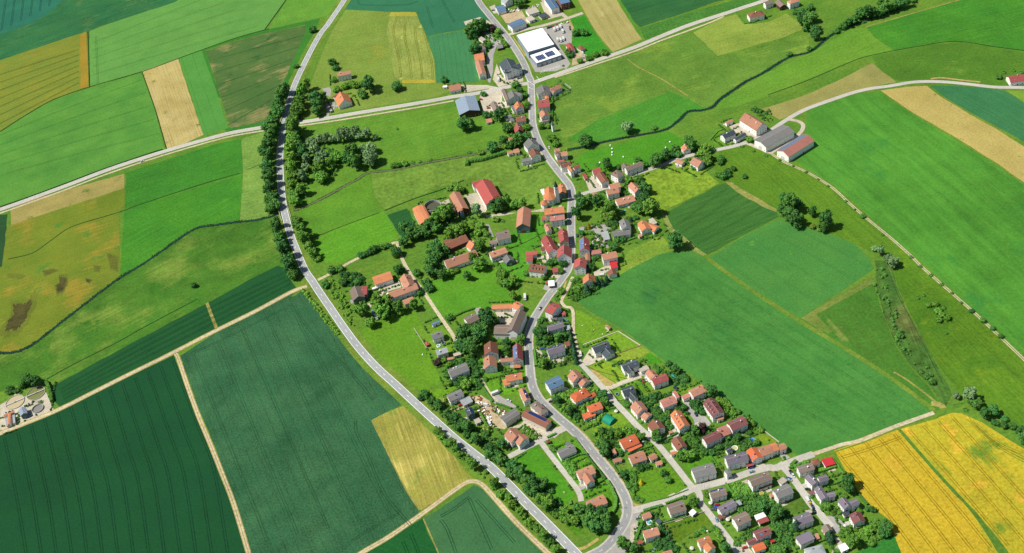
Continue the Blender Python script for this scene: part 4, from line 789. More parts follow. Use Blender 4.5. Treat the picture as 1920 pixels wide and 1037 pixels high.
TREES = """
_ d|on the west verge of the overpass road|534 166 9;529 179 10;524 192 10;520 204 10
_ d|in the dense row west of the main road|512 226 12;503 238 11;515 246 10;507 257 11;502 271 11;497 284 11;503 296 10;499 309 11;502 324 10;506 338 10;506 352 10;511 366 10;513 380 10;506 389 8
_ d|west of the main road below the stream|517 418 8;520 432 9;524 446 10;528 459 10;533 473 10;538 486 11;543 499 11;548 512 9
_ m|right of the overpass road|573 160 9;567 174 9;561 188 10;556 202 11;550 214 9;551 240 12;548 256 11;546 271 11;545 286 10;547 301 10;546 316 10;547 331 10;548 346 10;550 360 10;553 374 10
_ m|east of the main road below the stream|556 412 9;560 424 10;566 437 10;571 450 10;579 462 9;587 475 8;594 485 7
_ d|alone beside the northern main road|586 57 6
_ d|alone between brown field and main road|555 124 5
V w|in the row south of the western road|240 312 48;330 290 45;405 285 45;475 278 45;585 240 62;655 255 50;715 225 55;780 245 50;860 250 45;945 265 30
V d|in the dark grove beside the main road|150 380 48;165 455 60;120 570 42;60 150 50;100 230 45;55 300 40
V w|in the grove beside the main road|205 520 42;190 600 42;155 700 48;300 430 55;370 465 58;320 520 50
V m|in the grove beside the main road|500 465 60;455 555 50;340 600 65;355 680 62;150 840 52
V d|in the round clump standing in the meadow|690 440 70;650 500 60;720 540 65
V w|in the round clump standing in the meadow|800 400 60;890 385 55;885 470 75;890 540 50
V l|alone in the meadow below the western road|1180 185 18
V m|along the stream north of the slurry tank|1140 580 30;1195 575 32;1265 560 34;1350 545 28;1425 540 28;1540 520 26
U d|by the two houses above the western road|365 160 38;400 215 36;180 540 70;200 610 62;260 530 50;190 680 45;750 370 55;760 420 55;680 490 42;695 520 38
U m|in the orchard between the two western houses|380 345 34;410 455 34;495 420 36;560 400 40;620 410 36;680 390 34;590 515 22
U d|alone at the meadow path end|1055 390 52
U d|beside the little terracotta bungalow|1570 350 36
C m|west of the red barn|640 280 45;690 300 50;590 310 30
C m|beside the blue silo and orange barn|500 550 70;570 600 65;440 640 60;600 530 50
C d|in the belt below the round topped barn|100 740 55;160 800 60;300 720 60;390 700 60;240 790 55;90 880 52;340 790 50;450 720 55
C m|north of the wide brown barn|600 800 60;680 770 60;750 730 50;650 820 45
C d|beside the red barn|1080 440 62;1130 490 60;1060 500 50
C m|between the red barn and the church|1210 450 50;1290 470 52;1370 470 55;1180 510 40
C w|alone in the farmyard|890 560 50
C m|in the garden south of the farmyard|1090 640 40;920 700 45;870 690 36;950 760 36;990 800 36;900 790 40;1170 660 28
F d|in the clump west of the farmhouse|440 340 60;470 400 58;390 540 60;400 630 58;480 450 50;360 600 50;550 400 45;510 660 50;420 470 50
F m|beside the small orange gabled house|920 340 58;910 540 68;840 480 45;600 640 42;670 620 32;900 300 40
F m|in the long clump by the inn meadow|1150 650 50;1160 720 52;1220 770 50;1290 700 45;1280 880 45;1310 760 42;1200 680 45;1250 740 45
F d|scattered on the meadow beside the white lane|240 650 40;780 670 45;360 790 45;350 740 30;60 600 38;20 400 50
B d|on the garden edge of the panel barn|290 510 60;350 540 50;270 560 50;500 210 32
B d|in the belt west of the road bend|590 770 55;710 720 48;620 820 42;750 560 50;660 440 50;540 440 42;700 400 36;870 700 55;960 660 50;800 740 50;840 110 42;890 170 34;950 220 32
B m|beside the northern village road|955 320 42;975 570 38;945 360 34;750 770 40;470 840 36;350 840 28
B m|on the bank east of the bend|1240 700 40;1280 750 42;1130 560 34;1190 560 30;1320 70 28;1210 680 30
B d|standing alone in the meadow beside the stream|1600 690 68
E d|alone at the field corner with a wide crown|1770 410 85
b d|opposite the church|1240 530 62;1290 650 100
D d|opposite the church shadow|720 740 50;745 810 55;830 760 45;910 790 50;940 750 40
E d|shading the village street north of the solar house|700 120 58
D m|in the garden hedge east of the church|1060 870 70;1080 940 50;1260 560 40;1340 550 42
D d|in the belt beside the square meadow|1400 600 50;1440 650 60;1430 740 60;1370 820 45;1380 880 50;1320 850 40
D m|largest and roundest below the terracotta bungalow|1490 850 85
D d|beside the long farm lane house|1560 340 68;1650 300 50;1760 230 38;1720 290 30;1800 290 38;1360 345 35;1445 400 30;1030 400 52;1155 420 34;925 400 26
B m|along the ditch beside the bend gardens|1530 170 0
W d|in the grove around the small cottage|610 340 75;660 470 82;90 640 85;200 620 60;240 560 50;410 520 55;360 610 50;700 810 52;590 740 38
W m|in the grove around the small cottage|460 600 50;760 470 60;880 490 75;830 560 70;930 620 80;980 520 60;900 700 70
W d|below the grove hamlet|1150 680 60;1130 740 50;1340 830 48;1240 890 60;1090 940 55;1180 960 60;1260 940 45;1520 960 48
W m|opposite the farm entrance|1600 360 62
W d|alone beside the stream bend|55 170 45
g1 w|bushy and leaning beside the eastern stream|545 945 42
g1 m|in the stream side thicket|500 1000 0
g3 d|in the round clump on the eastern meadow|1070 600 30;1120 660 52;1170 640 45;1110 720 55;1160 750 60;1060 680 35;1285 705 34;1390 780 50;1370 820 38
g3 l|white blossoming beside the dark clump|1290 820 22;1345 835 24
g3 d|in the row along the farm track|765 218 18;852 252 13;945 288 15;1042 320 17;1145 365 11;1243 410 14;1332 465 9;1408 515 11;1540 628 12;1605 690 9;1665 740 20;1815 880 10
g5 d|further down the row along the farm track|1070 88 17;1140 158 15;1220 225 16;1300 293 15;1375 358 12;1445 430 11;1525 490 20;1605 562 22;1680 620 20;1740 680 22
g5 w|in the line between meadow and marsh|795 15 24;840 50 28;895 100 32;930 135 36;955 120 26
g5 d|scattered in the eastern marsh|980 670 26;995 680 22;1145 945 18;1190 985 22;1230 1025 24;1335 660 9
g5 m|in the open thicket on the eastern meadow|1120 395 14;1165 375 12;1200 445 24;1250 440 26;1270 490 28;1300 520 26;1280 560 24;1340 545 26;1310 470 18
g6 w|in the line above the yellow field|1510 165 52;1410 165 26
g6 d|in the line above the yellow field|1560 220 45;1690 280 42;1620 310 36;1700 370 30;1770 340 28;1765 390 30;1830 400 28;1890 430 40;1900 480 36;1480 275 16;1230 70 22;1180 25 16
g2 d|in the wood near the top edge farm|310 60 30;260 100 40;330 120 40;300 180 42;250 150 35;350 210 34;355 255 38;285 215 30;210 90 24;190 105 16
g2 d|in the stream belt at the top edge|510 235 24;560 200 30;600 165 32;640 145 32;690 110 36;740 105 36;790 90 38;840 80 36;880 50 42;930 40 40;980 25 40;1030 15 36;1080 0 30;860 15 40;310 365 20;160 405 20
g2 d|at the far right house|1725 580 22;1765 545 18;1840 530 16;1895 545 18
A d|in the park beside the teal field|350 340 55;420 290 60;490 280 55;400 350 50;360 390 40;530 300 40;410 510 52;400 560 50;550 500 32
A p|dark reddish, behind the road side lawn|600 310 42
A m|on the green triangle and hotel edge|720 470 36;740 490 30;660 340 36
A d|beside the motorhome park|1500 360 42;1590 360 40;1435 590 42;1420 560 36
A m|along the eastern road by the motorhome park|1540 660 32;1640 630 36;1710 590 36;1810 570 40;1360 710 18
A d|at the top edge of the estate|880 20 50;790 15 32;940 10 32
G d|in the short row beside the pale track|450 220 42;525 190 42;570 170 42;630 145 32;685 140 30;745 120 30;210 370 42;130 385 42
G m|beside the junction of the white lane|800 160 32;830 210 42
G d|around the gravel farmyard|840 370 45;865 365 30;250 520 42;410 510 40;60 550 40;245 745 24;1080 620 42;575 680 28
G m|in the farm garden below the farmyard|680 830 75;640 780 55;480 830 62;420 820 50;620 720 50;540 940 55;840 790 55;740 720 45;1010 760 50;870 840 38;700 700 36
G d|beside the upper white lane|1050 420 38;1080 460 26;1170 550 42
H d|in the great clump at the village centre|1000 200 95;960 300 70;880 330 80;780 310 50;740 400 80;720 480 75;820 480 80;850 560 60;920 400 70;760 550 45
H d|on the lawns west of the village road|1210 470 48;1215 560 48;860 780 42;880 830 40;1140 755 28;1245 770 24;1360 420 45;1240 400 24;840 690 40;600 200 42
H p|very dark, beside the cream house|460 690 40
H m|in the gardens around the grey track house|590 715 34;530 670 32;560 820 36;710 840 40;760 920 50;590 910 36;820 640 38;850 900 36;690 980 36
I d|in the tree belt east of the road|310 350 40;270 460 50;330 480 60;380 520 50;300 540 40;360 580 42;290 590 36;500 530 46;550 520 42
I m|along the village road below Z|330 810 50;480 340 22;100 550 46;420 440 20
I c|in the tall row by the pale path|630 490 26;640 540 28;650 590 28;665 640 28;675 690 28;685 740 28;695 790 28
Z c|beside the orange gabled conifer house|1480 460 50;1570 400 45;1630 370 45;1690 370 38;1755 320 36
Z m|in the garden of the conifer house|1340 460 55;1390 420 40;1290 340 36;1345 310 32;1350 500 40;1280 500 30;1070 600 36;1060 550 26
Z m|between the street and the pale side lane|1120 490 50
Z d|in front of the brown inn|890 290 48;640 240 42;740 270 36;990 90 55;1080 70 55;1160 110 50;1110 210 48
K d|in the gardens west of the tent lane|640 450 50;650 530 50;600 480 40;150 520 45;170 570 40;110 500 26;270 640 50;360 700 40;310 600 40;340 660 40
K m|on the south side of the tent lawn|660 890 50;730 870 45;800 890 45;600 980 50;880 850 42;950 870 40;1050 910 45;680 960 40;920 920 40
K d|south of the anthracite houses|900 570 36;1180 480 42;1220 900 50;1170 660 30;1200 700 30;1230 650 30;1290 730 36;1250 770 34;1450 620 36;1520 600 30
K d|on the field edge behind the red semis|1340 130 36;1400 180 45;1430 200 45;1450 240 36;1500 260 40;1540 290 36;1280 170 24;1420 310 34;1200 150 26
L d|beside the purple brown house|620 170 60;660 200 60;480 320 60;500 360 50
L m|on the field edge of the court gardens|800 300 40;830 330 36;740 290 36;820 430 40;900 430 34;940 420 32;1080 530 36;1110 550 30;1190 620 30
L p|dark purple beside the paved court|560 590 48
L d|in the gardens behind the court rows|480 620 50;440 600 42;830 690 42;940 690 45;930 620 36;580 850 34;660 860 34;1150 750 34;740 800 36;770 790 30;1060 640 32;560 420 34;360 370 34
L m|below the brown gabled house|380 880 60;440 880 50;330 900 50;480 740 40;400 660 32;110 480 36;180 430 36;50 680 45;60 420 32
M d|in the large belt beside the main road|120 250 58;230 290 68;220 380 58;320 390 66;380 450 62;460 500 70;520 520 60;470 590 60;400 580 50;580 500 50
M m|in the lower belt beside the main road|530 650 52;620 700 66;600 760 50;800 790 55;700 840 40;650 800 40;840 880 50;900 900 48;780 880 40
M d|in the great clump at the bottom junction|950 770 66;1060 780 60;1100 870 75;1200 830 65;1240 880 62;1040 920 55;1130 960 70;1240 960 62;1020 850 55
M m|left of the lower main road|40 490 50;30 530 40;110 610 48;190 650 45;220 720 50;310 790 45;350 850 42;400 920 42;450 960 40;500 1000 38
J m|beside the main road by the dry field|235 615 48;280 680 42;330 750 42;390 760 50;430 820 45;470 870 45;530 900 42;575 940 45;620 1000 48
g7 m|on the left verge near the bottom edge|1275 905 38;1320 960 34;1360 1005 34
J d|in the belt along the main road|100 220 42;60 260 40;160 300 40;250 340 50;350 450 50;420 480 58;500 540 66;560 590 50;640 700 55;680 730 52;800 810 60;860 870 60;790 880 52;930 760 48;450 570 45;550 670 40;760 650 36;1090 790 24
J l|beside the grey roofed tree belt|280 300 42;760 600 42
J d|above the storage yard|480 110 42;520 70 40;450 30 42;560 100 36;340 20 36;1270 320 30
K d|beside the dark villa|120 1037 0
N d|beside the village road west gardens|60 180 52;40 290 60;80 400 55;140 200 45;200 220 42;90 340 50
N d|on the corner lawn gardens|280 640 46;320 610 30;720 620 42;760 690 40;340 760 34;1160 390 40;1240 400 34;650 230 50;460 560 42;530 540 38
N y|golden yellow, beside the corner house|475 715 24
N p|dark red hedge row by the corner|430 890 28;480 910 28
N m|below the corner garden|1170 830 34;1180 860 30;1040 920 52;940 880 22;900 400 0;1340 240 0
O m|single large crown by the bottom junction|290 940 70
O d|around the pool garden|650 880 38;710 920 42;390 980 50;480 870 28;590 720 22
O m|on the mown lawn curve|1150 780 28;1260 770 32;1300 820 38;1330 880 40;1290 790 30;1080 830 26
O d|bottom edge gardens|1390 1000 52;1500 940 26
P d|in the gardens left of the side street|770 740 72;690 720 45;730 700 42;910 820 72;880 850 50;970 980 32;510 790 36;640 640 24
P c|dark conifer beside the roof window house|1110 960 45
Q c|tall and dark in the bottom right gardens|640 740 40;1010 840 45;1030 890 40
P d|right of the second house by the yellow field|1680 480 70;1660 530 62;1690 570 50
Q d|at the lower corner of the yellow field|1620 730 66;1600 800 60;1640 780 55;1480 570 36;1420 560 30
Q m|in the bottom right orchard|1430 800 52;1270 920 60;1150 830 40;1210 800 40;1350 870 36;1460 930 42;1230 960 40;1400 890 32;1180 760 30;1320 950 34
Q d|in the bottom gardens|520 770 40;440 990 50;500 1000 50;330 910 36;20 930 28;1090 1010 26;820 420 26
Q m|in the right side street front gardens|990 540 45;940 560 34;1050 580 36;1100 440 34;1140 550 30;1180 420 30;1330 590 34
a d|around the round clarifiers|470 110 90;600 120 85;680 140 60;190 280 60;170 330 50;400 210 60;720 510 45;290 310 50
f5 d|alone in the western meadow|1450 300 20
L c|slim behind the white court skylights|320 660 16;905 190 0
E c|slim conifer beside the grey roofed house|1285 180 22
E y|golden yellow beside the street lawn|828 255 24
E d|around the solar roofed house garden|750 330 32;1110 470 45;1070 450 36;1140 400 42;1200 400 34;1100 220 42;860 700 40;890 600 32;940 580 26;1045 235 32;1340 160 30
"""
HEDGES = [
 ('B', '320,990 330,950 480,930 620,890 750,850', 3.6, 3.6, 'long thick clipped hedge across the meadow below the stream'),
 ('M', '1040,200 1120,310 1240,460', 2.2, 1.5, 'tall clipped hedge along the village road beside the gabled house'),
 ('M', '1255,475 1310,560 1355,670 1350,760 1320,820', 2.4, 2.6, 'curved tall clipped hedge at the inner side of the road bend'),
 ('M', '900,10 960,90 1020,170 1045,190', 2.0, 1.4, 'clipped hedge beside the road above the grey brown bungalow'),
 ('M', '780,270 880,225 960,190 1030,180', 1.8, 1.6, 'hedge between the grey brown bungalow and the next garden'),
 ('M', '1140,490 1180,490 1245,455', 1.8, 1.4, 'short hedge below the crossing gable house'),
 ('M', '1275,250 1330,320 1385,400', 1.8, 1.4, 'hedge with dry verge along the east side of the road bend'),
 ('M', '1480,185 1600,140 1740,95', 1.9, 1.8, 'dark hedge in front of the bright orange red bungalow'),
 ('M', '860,690 870,730', 1.6, 2.0, 'short block hedge at the lawn corner'),
 ('N', '330,400 440,365 560,325', 1.8, 1.6, 'hedge dividing two terracotta gardens on the lane'),
 ('N', '740,950 830,920 930,880', 1.6, 1.6, 'hedge on the street side of the grey brown house'),
 ('N', '500,1030 590,1000 700,970', 1.5, 2.0, 'row hedge above the junction garage'),
 ('N', '590,925 760,885 980,800', .9, .5, 'thin low hedge along the cross street kerb'),
 ('N', '680,300 740,275 800,240', 1.6, 1.4, 'hedge above the brown gabled house garden'),
 ('N', '1390,740 1430,800 1500,880', 1.9, 1.5, 'light green straight hedge beside the grey shed'),
 ('N', '1230,440 1300,540', 1.3, .8, 'thin light hedge diagonal between two gardens'),
 ('O', '690,720 830,670 960,640', 1.5, 1.6, 'hedge below the grey brown house by the mown lawn'),
 ('O', '410,900 450,800 490,720', 1.8, 2.2, 'bright green hedge beside the pale slip road'),
 ('L', '20,640 0,600', 1.0, 1.0, 'short hedge stub at the left lane corner'),
 ('L', '90,760 200,700 290,650', 1.8, 1.4, 'hedge along the lane to the paved court'),
 ('K', '710,410 800,530', 1.0, .8, 'low hedge on the lane side of the corner house'),
 ('K', '370,160 440,240 490,300', 1.8, 1.2, 'hedge beside the pale lane by the terracotta gable'),
 ('K', '640,640 700,620 770,600', 1.0, 1.2, 'short flower hedge above the tent lawn'),
 ('Q', '930,320 1060,290 1160,255', 1.6, 1.6, 'hedge between the second and third house of the right row'),
 ('Q', '880,165 980,140 1080,105', 2.0, 2.0, 'thick hedge below the bright red flat roof'),
 ('Q', '1310,390 1360,450 1420,520', 1.8, 1.6, 'bright green hedge at the yellow field corner'),
 ('Q', '1290,780 1400,740 1520,700', 1.6, 1.4, 'hedge above the bottom right orchard'),
 ('Q', '620,1000 800,950 960,895', 1.7, 1.5, 'hedge below the roof window house'),
 ('Q', '560,900 610,980 650,1037', 1.7, 1.6, 'light hedge running to the bottom edge'),
 ('Q', '0,440 110,410 200,405', 2.0, 2.2, 'dark hedge above the glass roofed canopy garden'),
 ('Q', '1040,20 1100,100 1160,190', 1.6, 1.4, 'hedge along the yellow field beside the red flat roof'),
 ('P', '1060,340 1060,300 1110,260', 1.8, 2.4, 'rounded corner hedge at the side street mouth'),
 ('J', '640,60 740,180 830,310', 1.7, 1.6, 'hedge beside the grassy path above the storage yard'),
 ('J', '870,330 940,350 1030,385', 1.5, 1.4, 'hedge between the parking strip and storage yard'),
 ('J', '1210,750 1280,710 1350,675', 1.4, 1.0, 'thin hedge at the corner of the plant market'),
 ('J', '1420,700 1480,670 1510,655', 1.6, 1.8, 'round clipped hedge at the lane corner'),
 ('J', '700,440 760,560 820,640', 1.7, 1.8, 'hedge along the western side of the storage yard'),
 ('I', '240,680 250,760 260,850', 2.0, 2.4, 'hedge strip on the east side of the village road'),
 ('H', '1350,250 1290,0', 0, 0, ''),
 ('H', '660,190 740,150 860,110', 1.6, 1.8, 'hedge above the grey brown bungalow'),
 ('E', '1150,450 1260,410 1340,380', 1.6, 1.6, 'hedge below the grey roofed wing'),
 ('E', '1420,360 1500,340 1600,310', 1.4, 1.2, 'hedge in front of the bright orange bungalow'),
 ('S', '70,590 150,500 200,480', 1.2, 1.2, 'curved bush line round the dark roofed lane houses'),
 ('X', '120,145 180,230 215,270 330,250 440,205 520,180', 1.5, 1.4, 'hedge around the lone plot near the top edge'),
 ('a', '830,160 880,280 920,420 930,510', 3.2, 3.0, 'tall hedge between the treatment plant and the dark crop'),
 ('D', '600,220 720,300', 0, 0, ''),
 ('f2', '710,560 715,640', 1.6, 1.0, 'slim hedge left of the muted terracotta house'),
 ('B', '1245,250 1245,380 1240,510', 1.8, 1.2, 'hedge behind the steep terracotta gable houses'),
 ('T', '490,330 520,420 560,530', 0, 0, ''),
]
HEDGES = [h for h in HEDGES if h[2] > 0]
VEHICLES = [
 ('car', 'P', 633, 378, 1, -.3, 'light_blue', 'light blue car parked on the cross street'),
 ('car', 'P', 425, 440, 1, -.25, 'white', 'white car on the cross street beside the transformer tower'),
 ('car', 'P', 1052, 382, .6, 1, 'black', 'black car at the side street mouth'),
 ('car', 'P', 1078, 418, .6, 1, 'white', 'white car directly behind the black one at the side street mouth'),
 ('car', 'P', 1030, 450, 1, .2, 'blue', 'blue car in the drive of the cream flat garage'),
 ('car', 'P', 1035, 468, 1, .2, 'silver', 'silver car beside the blue car in the drive'),
 ('van', 'P', 1238, 690, .6, 1, 'white', 'white van parked in the side street'),
 ('car', 'P', 1262, 722, .6, 1, 'yellow', 'yellow car between the white van and the blue car'),
 ('car', 'P', 1287, 755, .6, 1, 'dark_blue', 'dark blue car parked in the side street below the van'),
 ('car', 'P', 1238, 567, 1, .1, 'black', 'black car in front of the purple grey gabled house'),
 ('car', 'P', 1306, 805, .5, 1, 'black', 'black car at the head of the turning circle'),
 ('car', 'P', 632, 333, 1, -.2, 'blue', 'blue car in front of the brown red carport'),
 ('car', 'N', 500, 287, 1, -.3, 'silver', 'silver car by the bright orange red bungalow drive'),
 ('car', 'O', 1290, 523, 1, -.2, 'red', 'red car in front of the blue grey bungalow'),
 ('car', 'O', 1292, 548, 1, -.2, 'blue', 'blue car below the red car by the blue grey bungalow'),
 ('car', 'O', 1256, 572, 1, .1, 'grey', 'grey car at the kerb by the blue grey bungalow'),
 ('car', 'O', 1290, 682, .3, 1, 'light_blue', 'light blue car on the lane near the small brown garage'),
 ('car', 'Q', 95, 985, 1, -.3, 'red', 'red car on the yard near the bottom edge'),
 ('car', 'O', 438, 660, 1, -.3, 'silver', 'silver car beside the junction garage'),
 ('car', 'M', 320, 106, 1, -.2, 'blue', 'blue car outside the market garden house'),
 ('car', 'M', 362, 90, 1, -.1, 'white', 'white car outside the market garden house'),
 ('car', 'J', 1218, 520, .7, 1, 'silver', 'first parked vehicle from the left below the long brown hall'),
 ('car', 'J', 1247, 537, .7, 1, 'white', 'second parked vehicle from the left below the long brown hall'),
 ('car', 'J', 1277, 554, .7, 1, 'light_blue', 'third parked vehicle from the left below the long brown hall'),
 ('car', 'J', 1307, 570, .7, 1, 'white', 'fourth parked vehicle from the left below the long brown hall'),
 ('car', 'J', 488, 347, 1, -.2, 'red', 'red car outside the green flat roofed garage'),
 ('car', 'J', 1003, 300, 1, .3, 'white', 'white car on the parking strip above the storage yard'),
 ('camper', 'J', 862, 222, 1, -.4, 'white', 'long white truck on the parking strip'),
 ('van', 'J', 800, 552, .6, 1, 'white', 'white van inside the storage yard'),
 ('van', 'J', 764, 350, 1, .2, 'white', 'white van at the top of the storage yard'),
 ('car', 'K', 80, 542, 1, -.1, 'black', 'black car at the apartment house drive'),
 ('car', 'K', 160, 462, 1, -.5, 'grey', 'grey car below the white apartment house'),
 ('van', 'K', 226, 415, 1, -.5, 'white', 'white van beside the white apartment house'),
 ('car', 'K', 1642, 680, .6, 1, 'dark_blue', 'dark blue car on the paved court'),
 ('car', 'K', 1425, 392, 1, .2, 'dark_blue', 'dark blue car in the red semi garden drive'),
 ('car', 'K', 1102, 298, .6, 1, 'white', 'white car beside the terracotta semi'),
 ('car', 'K', 1068, 318, .6, 1, 'red', 'red car beside the terracotta semi'),
 ('car', 'I', 304, 228, -.7, 1, 'black', 'black car driving on the village road past the long dark barn'),
 ('car', 'I', 350, 742, .6, 1, 'black', 'black car on the drive by the tall hedge'),
 ('car', 'I', 332, 662, 1, .1, 'blue', 'blue car in the shade at the drive mouth'),
 ('car', 'I', 578, 352, 1, .2, 'light_blue', 'light blue car between the dark flat garages'),
 ('car', 'I', 586, 396, 1, .2, 'black', 'black car above the pale grey garage'),
 ('camper', 'I', 142, 112, .05, 1, 'white', 'white camper in the shade above the orange gatehouse'),
 ('car', 'E', 612, 190, 1, -.1, 'white', 'white car in front of the pink roofed house'),
 ('car', 'E', 705, 362, .2, 1, 'dark_blue', 'dark blue car on the street beside the solar roofed house'),
 ('van', 'E', 982, 792, 1, -.1, 'white', 'white van left of the brown gabled shed'),
 ('car', 'E', 635, 448, .1, 1, 'white', 'white car between the steep red pair and the street'),
 ('car', 'A', 605, 116, 1, -.1, 'teal', 'teal car in front of the slate blue hall'),
 ('van', 'A', 905, 300, 1, -.2, 'white', 'white van with red front at the blue grey hall'),
 ('car', 'A', 932, 298, 1, -.2, 'red', 'red car beside the white van at the blue grey hall'),
 ('car', 'A', 1075, 222, 1, .1, 'light_blue', 'light blue car inside the walled builders yard'),
 ('car', 'A', 882, 852, 1, -.2, 'grey', 'grey car below the large inn'),
 ('car', 'A', 845, 835, 1, -.2, 'light_blue', 'light blue car below the large inn'),
 ('car', 'A', 760, 905, 1, .6, 'black', 'black car on the forecourt of the inn'),
 ('camper', 'A', 664, 872, .05, 1, 'white', 'long white coach beside the inn'),
 ('camper', 'A', 1266, 332, .4, 1, 'white', 'leftmost white camper of the upper row behind the warehouse'),
 ('camper', 'A', 1300, 318, .4, 1, 'white', 'second white camper of the upper row behind the warehouse'),
 ('camper', 'A', 1332, 300, .4, 1, 'white', 'rightmost white camper of the upper row behind the warehouse'),
 ('camper', 'A', 1357, 350, .4, 1, 'white', 'white camper parked alone below the upper row'),
 ('camper', 'A', 1302, 442, .4, 1, 'white', 'left white camper of the lower row by the lawn'),
 ('camper', 'A', 1334, 446, .4, 1, 'white', 'middle white camper of the lower row by the lawn'),
 ('camper', 'A', 1364, 432, .4, 1, 'white', 'right white camper of the lower row by the lawn'),
 ('car', 'A', 1190, 306, .5, 1, 'dark_blue', 'first dark car in the row behind the warehouse'),
 ('car', 'A', 1208, 300, .5, 1, 'black', 'second dark car in the row behind the warehouse'),
 ('car', 'A', 1226, 294, .5, 1, 'dark_blue', 'third dark car in the row behind the warehouse'),
 ('car', 'A', 1244, 288, .5, 1, 'red', 'red car in the row behind the warehouse'),
 ('car', 'A', 1290, 273, .5, 1, 'red', 'red car at the right end of the row behind the warehouse'),
 ('car', 'A', 1430, 295, .2, 1, 'red', 'red car at the eastern edge of the camper park'),
 ('car', 'A', 1435, 320, .2, 1, 'black', 'black car at the eastern edge of the camper park'),
 ('van', 'A', 1572, 585, .4, 1, 'white', 'white van beside the bright red workshop yard'),
 ('car', 'A', 1592, 605, .4, 1, 'white', 'white car beside the bright red workshop yard'),
 ('car', 'A', 1575, 630, .4, 1, 'silver', 'silver car beside the bright red workshop yard'),
 ('car', 'B', 470, 272, 1, .2, 'red', 'red car beside the panel barn'),
 ('car', 'B', 556, 366, 1, -.1, 'red', 'red car left of the grey brown gabled house'),
 ('car', '_', 267, 303.5, 1, -.35, 'white', 'white car alone on the western road'),
 ('car', '_', 539.5, 199, -.4, 1, 'white', 'white car on the main road north of the bridge'),
 ('car', '_', 542.4, 423.8, .2, 1, 'black', 'black car on the main road south of the stream'),
 ('camper', 'G', 612, 900, .3, 1, 'white', 'long white trailer under the farm garden trees'),
 ('van', 'G', 577, 856, .5, 1, 'light_blue', 'light blue van above the white trailer'),
 ('van', 'I', 742, 722, .3, 1, 'white', 'white van on the pale path beside the tall hedge'),
 ('car', 'a', 535, 755, 1, -.3, 'light_blue', 'light blue car beside the pump house'),
 ('car', 'D', 402, 218, .5, 1, 'white', 'white car on the roadside above the pale brown gabled house'),
]
# ---------------------------------------------------------------- buildings
def seg_len(a, b): return math.hypot(b.x - a.x, b.y - a.y)
_B = MB(); _B.box((0, 0, .65), (.5, .05, .6), m=0); _B.box((0, .03, .65), (.36, .05, .46), m=1)
WIN = _B.build('window', [M_FRAME, M_GLASS]); COL.objects.unlink(WIN)
_B = MB(); _B.box((0, 0, 1.0), (.5, .06, 1.0)); DOOR = _B.build('door', M_DOOR); COL.objects.unlink(DOOR)
_B = MB()
for _i in range(4): _B.box((0, 0, .28 + .54 * _i), (1.25, .06, .255))
GDOOR = _B.build('garage_door', M_GDOOR); COL.objects.unlink(GDOOR)
_B = MB(); _B.box((0, 0, 0), (.35, .35, .8)); _B.box((0, 0, .85), (.42, .42, .07)); CHIM = _B.build('chimney', M_CHIM); COL.objects.unlink(CHIM)
_B = MB(); _B.box((0, 0, 0), (.45, .06, .6)); SKYL = _B.build('roof_window', [plain('roof_window_glass', rgb(120, 150, 190), .2)]); COL.objects.unlink(SKYL)
FOOT = []                                                            # footprints, so that shrubs keep off them
BUILT = []
CATS = dict(house='house', storage_hall='hall', workshop='workshop', garage='garage', shed='shed', office_building='office building', pavilion='pavilion', barn='barn', inn='inn',
    canopy='canopy', apartment_house='apartment house', stable='stable', carport='carport', terrace_roof='terrace roof', annex_house='annex', pump_house='pump house', greenhouse='greenhouse', annex='annex')
